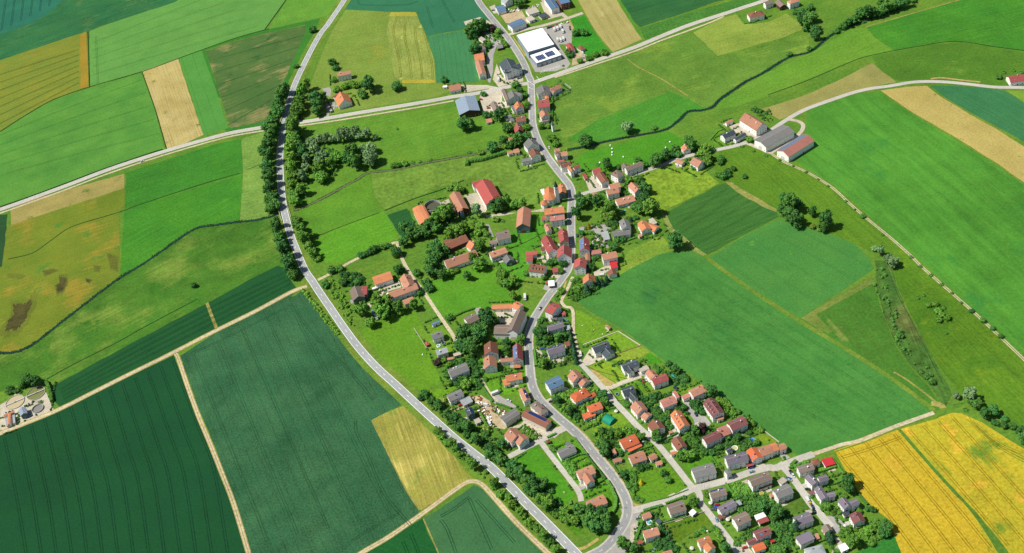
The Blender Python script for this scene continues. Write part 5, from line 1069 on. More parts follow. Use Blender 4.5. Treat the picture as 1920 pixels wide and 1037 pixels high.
def body(root, typ, p1, p2, e, he, pitch, roof, wall, name, flags, wing):
    """one roofed body under root: ridge or eave line p1-p2 and a corner e of the far eave, all survey points"""
    oh = 0.45
    f = flags; flat = 'f' in f; two = None
    if 'C' in f: two = f[f.index('C') + 1]; f = f.replace('C' + two, '')
    tp = math.tan(R(pitch))
    if typ == 'G':
        hw = 5.0
        for _ in range(30):
            zr = he + hw * tp; A = at(*p1, zr); Bv = at(*p2, zr); E = at(*e, he)
            d = (Bv - A); d.z = 0; d.normalize(); nrm = Vector((-d.y, d.x, 0)); hw2 = abs((E - A).dot(nrm)); hw = hw * .5 + max(1.5, min(14, hw2)) * .5
        ctr = (A + Bv) / 2; L = seg_len(A, Bv)
    else:
        A = at(*p1, he); Bv = at(*p2, he); E = at(*e, he); d = (Bv - A); d.z = 0; d.normalize(); nrm = Vector((-d.y, d.x, 0))
        s = (E - A).dot(nrm); hw = abs(s) / 2; L = seg_len(A, Bv); t = (E - A).dot(d)
        ctr = (A + Bv) / 2 + nrm * (s / 2)
        if 'x' in f: d = nrm.copy(); nrm = Vector((-d.y, d.x, 0)); L, hw = hw * 2, L / 2
    ctr.z = 0; rise = hw * tp; zr = he + rise; ax = d; ay = nrm; hl = L / 2
    rz = math.atan2(ax.y, ax.x)
    FOOT.append((ctr.copy(), ax.copy(), ay.copy(), hl + .5, hw + .5))
    if root.get('_new'):
        root.location = ctr; del root['_new']
    o0 = Vector(root.location); ctr = ctr - o0
    def W(x, y, z): return ctr + ax * x + ay * y + Vector((0, 0, z))
    wl, ww = hl - oh, hw - oh; ww = max(ww, hw * .8); wl = max(wl, hl * .8)
    rmat, wmat = ROOF[roof], WALL[wall]
    open_ = name in ('canopy', 'carport')
    V = []; F = []
    if open_:
        B = MB()
        for sx in (-1, 1):
            for sy in (-1, 1):
                P = W(sx * (wl - .2), sy * (ww - .2), 0); B2 = MB(); B2.box((P.x, P.y, he / 2), (.12, .12, he / 2), rz); B2.build('post', M_METAL, root)
        B = MB(); P = W(0, 0, he); B.box((P.x, P.y, he + .12), (hl, hw, .13), rz); B.box((P.x, P.y, he + .27), (hl - .15, hw - .15, .03), rz); B.build('roof', rmat, root)
        P = W(-wl + .1, 0, 0); B = MB(); B.box((P.x, P.y, he / 2), (.08, ww * .9, he / 2 - .05), rz); B.build('back_wall', wmat, root)
        return
    nmw = 'wall' if not wing else ('wing_wall')
    if flat or name == 'greenhouse':
        B = MB(); P = W(0, 0, 0); B.box((P.x, P.y, he / 2), (wl, ww, he / 2), rz); B.build(nmw, wmat, root)
        B = MB(); B.box((P.x, P.y, he + .14), (hl, hw, .14), rz)
        for sx, sy, a, b in ((0, 1, hl, .15), (0, -1, hl, .15), (1, 0, .15, hw - .3), (-1, 0, .15, hw - .3)):
            Q = W(sx * (hl - .15), sy * (hw - .15), 0); B.box((Q.x, Q.y, he + .34), (a, b, .06), rz)
        rf = B.build('roof', rmat, root); hip = False
    else:
        hip = 'h' in f or 'y' in f
        if hip:
            run = hw if 'y' not in f else hl
            run = min(run, hl - .05)
            if 'y' in f: zr = he + min(hw, hl) * tp; rise = zr - he
            V = [W(-hl, -hw, he), W(hl, -hw, he), W(hl, hw, he), W(-hl, hw, he), W(-hl + run, 0, zr), W(hl - run, 0, zr)]
            F = [[0, 1, 5, 4], [1, 2, 5], [2, 3, 4, 5], [3, 0, 4], [3, 2, 1, 0]]
            rf = mesh('roof', V, F, rmat, root)
            B = MB(); P = W(0, 0, 0); B.box((P.x, P.y, he / 2 - .02), (wl, ww, he / 2 - .02), rz); B.build(nmw, wmat, root)
        else:
            zw = he + (hw - ww) * tp - .05; zt = he + rise - .12
            V = []
            for sx in (-1, 1): V += [W(sx * wl, -ww, 0), W(sx * wl, ww, 0), W(sx * wl, ww, zw), W(sx * wl, 0, zt), W(sx * wl, -ww, zw)]
            F = [[4, 3, 2, 1, 0], [5, 6, 7, 8, 9], [0, 5, 9, 4], [1, 2, 7, 6], [0, 1, 6, 5]]
            mesh(nmw, V, F, wmat, root)
            th = .22; V = []; M = []
            sides = 0
            if 'q' in f:                                              # barrel roof: three planes a side
                prof = [(hw, he), (hw * .93, he + rise * .42), (hw * .62, he + rise * .82), (0, zr)]
            else: prof = [(hw, he), (0, zr)]
            V = []; F = []; M = []
            for s in (-1, 1):
                for (y0, z0), (y1, z1) in zip(prof, prof[1:]):
                    n = len(V)
                    for x in (-hl, hl):
                        V += [W(x, s * y0, z0), W(x, s * y1, z1), W(x, s * y1, z1 + th), W(x, s * y0, z0 + th)]
                    F += [[n + i for i in q] for q in ([3, 2, 6, 7], [0, 4, 5, 1], [0, 3, 7, 4], [0, 1, 2, 3], [4, 7, 6, 5])]; M += [0 if s < 0 else 1] * 5
            mats = [rmat, rmat]
            rf = mesh('roof', V, F, mats, root, M)
            if two:
                sides = [sum(proj(o0 + W(0, s * hw / 2, zr))) for s in (-1, 1)]
                # the far slope (north or west, seen to the left and above) takes the second colour
                k = 0 if sides[0] < sides[1] else 1
                rf.data.materials.clear(); rf.data.materials.append(ROOF[two] if k == 0 else rmat); rf.data.materials.append(ROOF[two] if k == 1 else rmat)
            B = MB(); P = W(0, 0, 0); B.box((P.x, P.y, zr + th - .02), (hl, .11, .06), rz)
            rc = B.build('ridge_cap', M_RIDGE if roof in 'otrOpqbmS' else M_CONC, root); rc.parent = rf
    # ---- chimney, roof windows, dormers, solar panels on the roof
    def on_roof(x, y): return he + (1 - abs(y) / hw) * rise + .22
    if not flat and name in ('house', 'inn', 'apartment_house') and 'n' not in f and L > 7 and not wing:
        for k in range(1 if L < 15 else 2):
            x = hl * random.uniform(-.55, .55); y = hw * random.choice((-1, 1)) * random.uniform(.12, .35); P = W(x, y, on_roof(x, y) + .5)
            c = inst(CHIM, rf, P, rz); c.material_slots[0].link = 'OBJECT'; c.material_slots[0].material = random.choice((M_CHIM, M_WHITE, WALL['R'], M_METAL))
        if not hip:
            for k in range(random.choice((0, 1, 2, 2))):
                x = hl * random.uniform(-.7, .7); y = random.choice((-1, 1)) * hw * random.uniform(.4, .6); P = W(x, y, on_roof(x, y) + .02)
                c = inst(SKYL, rf, P, rz); c.rotation_euler = (Matrix.Rotation(rz, 3, 'Z') @ Matrix.Rotation((1 if y < 0 else -1) * R(pitch) + R(90), 3, 'X')).to_euler()
    if 'd' in f and not hip:
        B = MB()
        for k in range(4):
            x = hl * (-.6 + .4 * k); y = -hw * .5 if proj(o0 + W(0, -hw, he))[1] > proj(o0 + W(0, hw, he))[1] else hw * .5
            z = on_roof(x, y); B = MB(); P = W(x, y, z + .35); B.box((P.x, P.y, z + .35), (.75, .9, .6), rz); dm = B.build('dormer', WALL['W'], root); dm.parent = rf
            B = MB(); B.box((P.x, P.y, z + 1.0), (.95, 1.15, .08), rz); q = B.build('dormer_roof', rmat, root); q.parent = rf
    def solar(side, cover=(.12, .9), ratio=.85, mat=None, nm='solar_array'):
        n = max(2, int(L * ratio / 1.75)); m = max(1, int((cover[1] - cover[0]) * hw / math.cos(R(pitch)) / 1.15)); B = MB()
        sl = Vector((0, 0, 1))
        for i in range(n):
            for j in range(m):
                x0 = -hl * ratio + 2 * hl * ratio * i / n + .05; x1 = -hl * ratio + 2 * hl * ratio * (i + 1) / n - .05
                a0 = cover[0] + (cover[1] - cover[0]) * j / m + .006; a1 = cover[0] + (cover[1] - cover[0]) * (j + 1) / m - .006
                q = []
                for x, a in ((x0, a0), (x1, a0), (x1, a1), (x0, a1)):
                    y = side * hw * a; P = W(x, y, on_roof(x, y) + .08); q.append(P)
                if (q[1] - q[0]).cross(q[2] - q[1]).z < 0: q = q[::-1]
                q += [v - Vector((0, 0, .1)) for v in q]
                B.add(q, [[0, 1, 2, 3], [0, 4, 5, 1], [1, 5, 6, 2], [2, 6, 7, 3], [3, 7, 4, 0]])
        o = B.build(nm, mat or M_PV, root); o.parent = rf; tag(o, kind='stuff')
    if not hip and not flat:
        xs = [proj(o0 + W(0, s * hw, he))[0] for s in (-1, 1)]; ys = [proj(o0 + W(0, s * hw, he))[1] for s in (-1, 1)]
        left = -1 if xs[0] < xs[1] else 1; front = -1 if ys[0] > ys[1] else 1
        if 'sl' in f: solar(left, mat=M_PVL)
        if 'sr' in f: solar(-left, (.1, .85), .7)
        if 'sb' in f: solar(-front, (.45, .85), .8)
        if 'sf' in f: solar(front, (.3, .6), .3)
        if 'S' == roof: solar(1, (.02, .97), .97, M_STEEL, 'roof_panels'); solar(-1, (.02, .97), .97, M_STEEL, 'roof_panels')
        if two == 'l': solar(-front, (.05, .95), .95, plain('grey_solar', rgb(125, 148, 178), .3), 'solar_array')
    # ---- openings
    if name == 'greenhouse': return
    cols = 4.0 if name in ('house', 'inn', 'apartment_house', 'office_building') else 5.5
    floors = max(1, int((he + .4) / 2.7)) if name not in ('barn', 'storage_hall', 'garage', 'shed') else 1
    if name in ('shed', 'garage', 'terrace_roof', 'annex_house') and wing: floors = 0
    if name not in ('terrace_roof', 'pavilion'):
        for s in (-1, 1):
            n = max(1, int(L / cols)) if name != 'shed' else 1
            for fl in range(floors):
                for i in range(n):
                    if name in ('barn', 'storage_hall') and random.random() < .4: continue
                    x = -wl + 2 * wl * (i + .5) / n
                    if fl == 0 and i == n // 2 and s < 0: inst(DOOR, root, W(x, s * (ww + .02), .05), rz); continue
                    inst(WIN, root, W(x, s * (ww + .03), .9 + 2.7 * fl), rz + (0 if s > 0 else math.pi))
        n = max(1, int(2 * hw / 3.8)) if name not in ('shed', 'garage') else 0
        for s in (-1, 1):
            for fl in range(floors + (1 if not flat and not hip and rise > 2.6 and name not in ('barn', 'storage_hall') else 0)):
                m = n if fl < floors else min(2, n)
                if fl * 2.7 + 2.2 > he + rise * .6 and fl > 0: continue
                for i in range(m):
                    y = (-ww + 2 * ww * (i + .5) / m) * (1 if fl < floors else .45)
                    inst(WIN, root, W(s * (wl + .03), y, .9 + 2.7 * fl), rz - s * math.pi / 2)
        if name == 'garage': inst(GDOOR, root, W(wl + .03, 0, 0), rz - math.pi / 2)
        if name in ('barn', 'storage_hall', 'stable') and not wing:
            for s in (-1, 1):
                B = MB(); P = W(s * (wl + .06), 0, 0); B.box((P.x, P.y, 1.9), (.06, 1.9, 1.9), rz); B.build('barn_door', M_DOOR if wall in 'GB' else M_GDOOR, root)
def buildings(txt):
    root = None; nm = None
    for ln in txt.strip().splitlines():
        if ln.startswith('#') or not ln.strip(): continue
        left, _, label = ln.partition('|'); t = left.split(); wing = t[0][0] == '+'; typ = t[0][-1]; reg = t[1]; v = [float(q) for q in t[2:8]]
        he, pitch = float(t[8]), float(t[9]); he *= 1.0 if 'f' in (t[13] if len(t) > 13 else '') and he < 4 else (1.24 if he > 4.3 else 1.12); roof, wall, name = t[10], t[11], t[12]; flags = t[13] if len(t) > 13 else ''
        c = [px(reg, v[i], v[i + 1]) for i in (0, 2, 4)]
        if not wing:
            root = empty(name, (0, 0, 0), label.strip(), CATS[name]); root['_new'] = 1; nm = name; BUILT.append(root)
        body(root, typ, c[0], c[1], c[2], he, pitch, roof, wall, nm, flags, wing)
buildings(BUILDINGS)
# the big white warehouse: two white flat halls with blue grey walls and solar arrays
def warehouse(label, q, he, name='warehouse', arrays=()):
    P = [at(*px('A', *c), he) for c in q]; root = empty(name, Vector((sum(p.x for p in P) / 4, sum(p.y for p in P) / 4, 0)), label, 'warehouse'); o = Vector(root.location)
    d = (P[1] - P[0]).normalized(); n = Vector((-d.y, d.x, 0))
    ws = (P[3] - P[0]).dot(n); L = (P[1] - P[0]).length; C0 = P[0] - o
    def Wp(x, y, z): return C0 + d * x + n * y * (1 if ws > 0 else -1) + Vector((0, 0, z - he))
    w = abs(ws); B = MB(); c = Wp(L / 2, w / 2, he / 2); rz = math.atan2(d.y, d.x)
    B.box((c.x, c.y, he / 2), (L / 2 - .2, w / 2 - .2, he / 2), rz); B.build('wall', plain('warehouse_cladding', rgb(170, 190, 205), .5, .04), root)
    B = MB(); B.box((c.x, c.y, he + .1), (L / 2, w / 2, .2), rz); rf = B.build('roof', plain('white_roof_membrane', (.76, .77, .78, 1), .6, .02), root)
    FOOT.append((c + o, d, n, L / 2 + 1, w / 2 + 1))
    for i in range(int(L / 5)):
        for yy in (-.16, w + .16) if False else (.16,):
            pass
    for k in range(5):
        B = MB(); p = Wp(L * (k + .5) / 5, w - .15, 0); B.box((p.x, p.y, 2), (2.2, .12, 1.9), rz); B.build('loading_door', M_GDOOR, root)
    for (x0, x1, y0, y1) in arrays:
        B = MB(); nx, ny = 6, 5
        for i in range(nx):
            for j in range(ny):
                a = Wp(L * (x0 + (x1 - x0) * (i + .5) / nx), w * (y0 + (y1 - y0) * (j + .5) / ny), 0)
                B.box((a.x, a.y, he + .5), (L * (x1 - x0) / nx / 2 * .9, w * (y1 - y0) / ny / 2 * .86, .05), rz)
                B.box((a.x, a.y, he + .37), (.05, .05, .09), rz)
        q = B.build('solar_array', M_PV, root); q.parent = rf; tag(q, kind='stuff')
    return root
warehouse('huge white flat roofed warehouse, the largest building of the northern estate', [(860, 382), (1133, 303), (1262, 492), (980, 562)], 9)
warehouse('lower white hall with two dark solar arrays in front of the warehouse', [(1003, 600), (1268, 512), (1348, 612), (1080, 682)], 6, 'warehouse', ((.1, .43, .3, .85), (.5, .83, .25, .8)))
# ---- village church: eight sided nave under a tent roof, gabled choir, bell tower with a pointed spire
def church():
    base = at(1046, 378.6); r = empty('church', base, 'white village church with tent roofed nave and slim spire by the road', 'church'); o = base
    cx = at(*px('b', 452, 560), 8) - o; cx.z = 0
    B = MB(); B.cyl((cx.x, cx.y, 0), 6.3, 6.3, 8, 10, cap=False); B.build('nave_wall', WALL['W'], r)
    B = MB(); B.cyl((cx.x, cx.y, 7.9), 7.1, .15, 6.0, 10); B.build('nave_roof', ROOF['o'], r)
    for k in range(10):
        a = 6.2832 * (k + .5) / 10; w_ = inst(WIN, r, (cx.x + 6.02 * math.cos(a), cx.y + 6.02 * math.sin(a), 2.2), a - math.pi / 2); w_.scale = (1, 1, 2.6)
    cx2 = at(*px('b', 300, 740), 5) - o
    B = MB(); B.cyl((cx2.x, cx2.y, 0), 3.6, 3.6, 5, 10, cap=False); B.build('apse_wall', WALL['W'], r)
    B = MB(); B.cyl((cx2.x, cx2.y, 4.9), 4.2, .1, 3.2, 10); B.build('apse_roof', ROOF['o'], r)
    body(r, 'G', px('b', 425, 290), px('b', 440, 430), px('b', 300, 410), 6.5, 36, 'o', 'W', 'church', 'n', True)
    body(r, 'Q', px('b', 185, 390), px('b', 290, 355), px('b', 300, 540), 3, 5, 'W', 'W', 'church', 'f', True)
    B = MB(); B.box((0, 0, 10), (1.9, 1.9, 10), .15); tw = B.build('tower', WALL['W'], r)
    B = MB(); B.cyl((0, 0, 20), 2.3, .05, 7.2, 8); sp = B.build('spire', plain('copper_green', rgb(60, 90, 85), .6), r)
    for k in range(4):
        a = .15 + k * math.pi / 2; w_ = inst(WIN, tw, (1.93 * math.cos(a), 1.93 * math.sin(a), 16.2), a - math.pi / 2); w_.name = 'belfry_opening'; w_.scale = (1, 1, 1.5)
    B = MB(); B.box((0, 0, 27.9), (.05, .05, .8)); B.box((0, 0, 28.1), (.35, .05, .05)); c = B.build('cross', M_METAL, r); c.parent = sp
    FOOT.append((base, Vector((1, 0, 0)), Vector((0, 1, 0)), 9, 7))
church()
def tower(reg, x, y, h, w_, label, name, cat, rise=1.6, roofc='g'):
    b = at(*px(reg, x, y)); r = empty(name, b, label, cat); B = MB(); B.box((0, 0, h / 2), (w_ / 2, w_ / 2, h / 2), .3); B.build('wall', WALL['W'], r)
    B = MB(); B.cyl((0, 0, h), w_ * .82, .05, rise, 4); q = B.build('roof', ROOF[roofc], r); q.rotation_euler.z = .3 + math.pi / 4
    B = MB(); B.box((0, -w_ / 2 - .03, 1), (.45, .05, 1), 0); q = B.build('door', M_DOOR, r); q.rotation_euler.z = .3; FOOT.append((b, Vector((1, 0, 0)), Vector((0, 1, 0)), w_, w_))
tower('B', 1256, 612, 8.5, 2.8, 'slim white shrine tower with pointed roof alone at the meadow edge', 'shrine', 'shrine', 4.5)
tower('N', 1412, 660, 7, 4.0, 'white transformer tower beside the cross street', 'transformer_tower', 'transformer tower', .7)
def tank(reg, x, y, r_, h, label, cat='tank', wall=None, fill=None, sunk=False, beam=False, name='round_tank'):
    b = at(*px(reg, x, y), 0 if not sunk else 0); e = empty(name, b, label, cat); wl = wall or M_CONC; n = 28
    B = MB(); ro, ri = r_, r_ - .35
    for i in range(n):
        a, c = 6.2832 * i / n, 6.2832 * (i + 1) / n; q = [(rr * math.cos(t), rr * math.sin(t), z) for t in (a, c) for rr, z in ((ro, 0), (ro, h), (ri, h), (ri, .25))]
        B.add(q, [[0, 4, 5, 1], [1, 5, 6, 2], [2, 6, 7, 3]])
    B.build('wall', wl, e); B = MB(); B.cyl((0, 0, .2), ri, ri, .08 if sunk else h * .35, n); B.build('surface', fill or M_WATER, e)
    if beam:
        B = MB(); B.box((0, 0, h + .25), (r_, .35, .12), .35); B.build('walkway', M_METAL, e); B = MB(); B.cyl((0, 0, 0), .7, .7, h + .6, 10); B.build('centre_pier', M_CONC, e)
    FOOT.append((b, Vector((1, 0, 0)), Vector((0, 1, 0)), r_ + 1, r_ + 1)); return e
tank('C', 418, 530, 9.0, 5.0, 'open round concrete slurry tank beside the orange barn', fill=plain('slurry', rgb(90, 95, 75)))
tank('a', 640, 355, 8.6, .8, 'round clarifier with olive water, right of three at the treatment plant', 'clarifier', fill=plain('olive_water', rgb(140, 146, 92), .2), sunk=True, beam=True, name='clarifier')
tank('a', 270, 515, 8.6, .8, 'half empty round clarifier with pale floor, left of three', 'clarifier', fill=plain('pale_floor', rgb(214, 200, 160)), sunk=True, beam=True, name='clarifier')
tank('a', 672, 632, 5.2, 1.4, 'smallest round clarifier with grey cover beside the lane', 'clarifier', fill=plain('grey_cover', rgb(148, 146, 144)), sunk=True, name='clarifier')
tank('H', 475, 515, 1.8, 1.0, 'small round turquoise pool by the grey house garden', 'pool', M_WHITE, plain('pool_water_a', rgb(90, 200, 220), .1), name='swimming_pool')
tank('O', 562, 712, 2.2, 1.0, 'round turquoise pool behind the terracotta junction garage', 'pool', M_WHITE, plain('pool_water_b', rgb(130, 215, 230), .1), name='swimming_pool')
tank('P', 448, 122, 2.4, .9, 'round pool with cream cover beside the dark garden house', 'pool', M_WHITE, plain('pool_cover', rgb(215, 215, 150), .6), name='swimming_pool')
e_ = empty('silo', at(*px('C', 735, 612)), 'blue white silo with orange cap below the orange barn', 'silo')
B = MB(); B.cyl((0, 0, 0), 2.0, 2.0, 9.5, 16); B.build('shell', plain('silo_paint', rgb(150, 185, 205), .5), e_); B = MB(); B.cyl((0, 0, 9.5), 2.15, .3, 1.1, 16); B.build('cap', ROOF['o'], e_)
def pool(reg, pp, label, col=(40, 150, 235), oval=False):
    P = [at(*px(reg, *c)) for c in pp]; c = sum(P, Vector()) / len(P); e = empty('swimming_pool', c, label, 'pool')
    if oval:
        a = (P[1] - P[0]) / 2; b_ = (P[2] - P[1]) / 2; Q = [a * math.cos(t) + b_ * math.sin(t) for t in [6.2832 * i / 20 for i in range(20)]]
    else: Q = [p - c for p in P]
    for nm, k, z, m in (('rim', 1.18, .25, M_CONC), ('water', 1.0, .32, plain('pool_water', rgb(*col), .08, .05))):
        V = [(q.x * k, q.y * k, z) for q in Q] + [(q.x * k, q.y * k, 0) for q in Q]; n = len(Q)
        F = [list(range(n))] + [[i, (i + 1) % n, n + (i + 1) % n, n + i] for i in range(n)]
        o = mesh(nm, V, F, m, e)
pool('P', [(572, 38), (620, 5), (670, 22), (620, 55)], 'rectangular bright blue pool behind the orange row')
pool('O', [(585, 1000), (640, 985), (665, 1010), (600, 1035)], 'oval light blue pool near the bottom edge', (60, 170, 225), True)
pool('L', [(205, 20), (240, 10), (272, 45), (240, 55)], 'oval turquoise pool behind the red semis', (60, 190, 200), True)
pool('Y', [(190, 492), (270, 465), (290, 472), (210, 500)], 'narrow turquoise pool beside the wide terracotta bungalow', (120, 220, 225))
# green dome tent on the lawn
e_ = empty('garden_tent', at(*px('K', 704, 740)), 'teal green arched tent on the lawn of the bright orange bungalow', 'tent'); B = MB(); n = 12; V = []; F = []
for i in range(n + 1):
    a = math.pi * i / n
    for x in (-4.2, 4.2): V.append((x, 4.4 * math.cos(a), .1 + 3.6 * math.sin(a)))
F = [[2 * i, 2 * i + 1, 2 * i + 3, 2 * i + 2] for i in range(n)] + [[2 * i for i in range(n + 1)], [2 * i + 1 for i in range(n, -1, -1)]]
o_ = mesh('cover', V, F, plain('teal_canvas', rgb(25, 165, 130), .7, .06), e_); o_.rotation_euler.z = R(-50)
B = MB()
for s in (-4.25, 4.25): B.box((s, 0, .15), (.06, 4.5, .15))
o_ = B.build('ground_frame', M_METAL, e_); o_.rotation_euler.z = R(-50)

# ---------------------------------------------------------------- bridge parapets and guard rails of the main road
for s, lab in (('531,213 527,226 524,234', 'pale west parapet of the road bridge over the western road'), ('547,211 543,226 540,234', 'pale east parapet of the road bridge over the western road'),
               ('521,385 524,400 529,416', 'pale west parapet of the road bridge over the stream'), ('537,378 541,392 546,408', 'pale east parapet of the road bridge over the stream')):
    P = smooth(pts(s), 4); B = MB(); N = normals(P); V = []
    for p, n in zip(P, N): V += [(p.x - n.x * .25, p.y - n.y * .25, .1), (p.x + n.x * .25, p.y + n.y * .25, .1), (p.x + n.x * .25, p.y + n.y * .25, 1.2), (p.x - n.x * .25, p.y - n.y * .25, 1.2)]
    F = []
    for i in range(len(P) - 1):
        for k in range(4): F.append([4 * i + k, 4 * i + (k + 1) % 4, 4 * i + 4 + (k + 1) % 4, 4 * i + 4 + k])
    F += [[3, 2, 1, 0], [len(V) - 4, len(V) - 3, len(V) - 2, len(V) - 1]]
    tag(mesh('parapet', V, F, plain('parapet_concrete', rgb(215, 205, 180))), lab, 'parapet')
for s, lab in (('549,165 540,190 532,212', 'west guard rail above the bridge over the western road'), ('521,250 518,300 520,350 523,385', 'long west guard rail between the two road bridges'), ('541,240 534,290 534,340 538,378', 'long east guard rail between the two road bridges')):
    P = smooth(pts(s), 6); r = empty('guard_rail', P[0], lab, 'guard rail'); B = MB(); Q = [p - P[0] for p in P]; V = []
    for p in Q: V += [(p.x, p.y, .55), (p.x, p.y, .85), (p.x + .06, p.y, .85), (p.x + .06, p.y, .55)]
    mesh('rail', V, [[4 * i + k, 4 * i + (k + 1) % 4, 4 * i + 4 + (k + 1) % 4, 4 * i + 4 + k] for i in range(len(Q) - 1) for k in range(4)], M_METAL, r)
    pb = MB(); pb.box((0, 0, .4), (.05, .05, .4)); po = pb.build('post', M_METAL, r); po.location = Q[0]
    for p in Q[2::2]: inst(po, r, p)
# ---------------------------------------------------------------- trees, shrubs and hedges
def ico(r, c, B, m=0, sub=1, jit=.12):
    bm = bmesh.new(); bmesh.ops.create_icosphere(bm, subdivisions=sub, radius=1); V = [Vector(v.co) * (1 + random.uniform(-jit, jit)) for v in bm.verts]; F = [[v.index for v in f.verts] for f in bm.faces]; bm.free()
    B.add([Vector((c[0] + v.x * r[0], c[1] + v.y * r[1], c[2] + v.z * r[2])) for v in V], F, m)
def rdir():
    z = random.uniform(-1, 1); a = random.uniform(0, 6.2832); s = math.sqrt(1 - z * z); return Vector((s * math.cos(a), s * math.sin(a), z))
def crown_mesh(kind, n=520):
    """unit crown: radius 1, standing from z=0.35 to about z=2.3; lobes wrapped in small leaf sprays"""
    B = MB(); lobes = []
    if kind == 'cone':
        for i in range(9):
            t = i / 8.0; r = .95 * (1 - t) ** .8 + .08; z = .3 + 2.7 * t; lobes.append((Vector((0, 0, z)), Vector((r, r, .32))))
            for k in range(4 if t < .7 else 2): a = random.uniform(0, 6.28); lobes.append((Vector((r * .6 * math.cos(a), r * .6 * math.sin(a), z - .05)), Vector((r * .45, r * .45, .2))))
    elif kind == 'bush':
        for i in range(7): a = i * 2.4; d = .5 if i else 0; lobes.append((Vector((d * math.cos(a), d * math.sin(a), random.uniform(.35, .6))), Vector((.5, .5, .45)) * random.uniform(.8, 1.2)))
    else:
        tall = dict(round=1.0, tall=1.35, broad=.8, ragged=1.1)[kind]
        lobes.append((Vector((0, 0, 1.15 * tall)), Vector((.6, .6, .65 * tall))))
        for i in range(15 if kind != 'ragged' else 12):
            z = random.uniform(-.75, 1); a = i * 2.4 + random.uniform(-.4, .4); s = math.sqrt(max(0, 1 - z * z)); d = random.uniform(.55, .74); rr = random.uniform(.24, .42) * (1.15 if kind == 'broad' else 1) * (.85 if kind == 'ragged' else 1)
            lobes.append((Vector((d * s * math.cos(a), d * s * math.sin(a), 1.15 * tall + d * z * tall)), Vector((rr, rr, rr * .95))))
    for c, r in lobes: ico(r * .86, c, B, 0, 1, .16)
    wsum = [l[1].x * l[1].y for l in lobes]; tot = sum(wsum)
    for (c, r), ww in zip(lobes, wsum):
        for k in range(max(8, int(n * ww / tot))):
            d = rdir()
            if d.z < -.5: d.z = -d.z
            p = c + Vector((d.x * r.x, d.y * r.y, d.z * r.z)) * random.uniform(.85, 1.18)
            nrm = (d + rdir() * .7).normalized(); t = nrm.cross(rdir()).normalized(); b = nrm.cross(t); s = random.uniform(.05, .12)
            B.add([p - t * s - b * s * .7, p + t * s * .8 - b * s, p + t * s + b * s * .7, p - t * s * .7 + b * s], [[0, 1, 2, 3]])
    o = B.build('crown', LEAF['d']); COL.objects.unlink(o); return o
CROWNS = dict(d=[crown_mesh(k) for k in ('round', 'round', 'tall', 'broad', 'ragged')], c=[crown_mesh('cone', 600) for _ in range(2)], b=[crown_mesh('bush', 260) for _ in range(3)])
def trunk_mesh():
    B = MB(); B.cyl((0, 0, 0), .1, .06, 1.1, 7)
    for a in (.3, 2.3, 4.5):
        d = Vector((math.cos(a), math.sin(a), 1.1)).normalized(); q = Vector((0, 0, .8)); e = q + d * .55; V = []
        for p, r in ((q, .045), (e, .02)):
            for k in range(5): V.append((p.x + r * math.cos(k * 1.257), p.y + r * math.sin(k * 1.257), p.z))
        B.add(V, [[k, (k + 1) % 5, 5 + (k + 1) % 5, 5 + k] for k in range(5)])
    o = B.build('trunk', M_BARK); COL.objects.unlink(o); return o
TRUNK = trunk_mesh()
ORD = 'first second third fourth fifth sixth seventh eighth ninth tenth eleventh twelfth thirteenth fourteenth fifteenth sixteenth seventeenth eighteenth nineteenth twentieth'.split()
def ordinal(i): return ORD[i] if i < 20 else 'twenty ' + ORD[i - 20]
DESC = dict(d=('dark green tree', 'tree'), m=('mid green tree', 'tree'), l=('light green tree', 'tree'), w=('grey green willow', 'willow_tree'), c=('dark conifer', 'conifer_tree'), p=('dark purple tree', 'tree'), y=('golden conifer', 'conifer_tree'))
items = []
for ln in TREES.strip().splitlines():
    h, phrase, lst = ln.split('|'); reg, kd = h.split(); k = REG[reg][2]
    cl = []
    for q in lst.split(';'):
        x, y, r = [float(v) for v in q.split()]
        if r <= 0: continue
        X, Y = px(reg, x, y); cl.append([X, Y, r / k, kd, phrase])
    items.append((kd, phrase, cl))
allr = sorted([c[2] for _, _, cl in items for c in cl if c[3] in 'dmlp'], reverse=True)
CUT = max(allr[min(295, len(allr) - 1)], 4.2)
nb = [c for _, _, cl in items for c in cl if c[3] in 'dmlp' and c[2] < CUT]; nb.sort(key=lambda c: -c[2]); few = nb[300:]
def mk_tree(X, Y, rp, kd, name, label, group, cat):
    sc0 = (at(X + 1, Y) - at(X, Y)).length; r = rp * sc0 * 1.18
    bush = name == 'treelet'; lib = CROWNS['b' if bush else ('c' if kd in 'cy' else 'd')]
    hk = .5 if bush else 1.15
    P = at(X, Y, hk * r); P.z = 0
    e = empty(name, P, label, cat, group); src = random.choice(lib)
    c = inst(src, e, (0, 0, 0), random.uniform(0, 6.28), (r, r, r * (random.uniform(.85, 1.15) if not bush else random.uniform(1.0, 1.4))))
    c.material_slots[0].link = 'OBJECT'; c.material_slots[0].material = LEAF[kd]
    if not bush: inst(TRUNK, e, (0, 0, 0), random.uniform(0, 6.28), (r, r, r))
    return e
stuffB = MB()
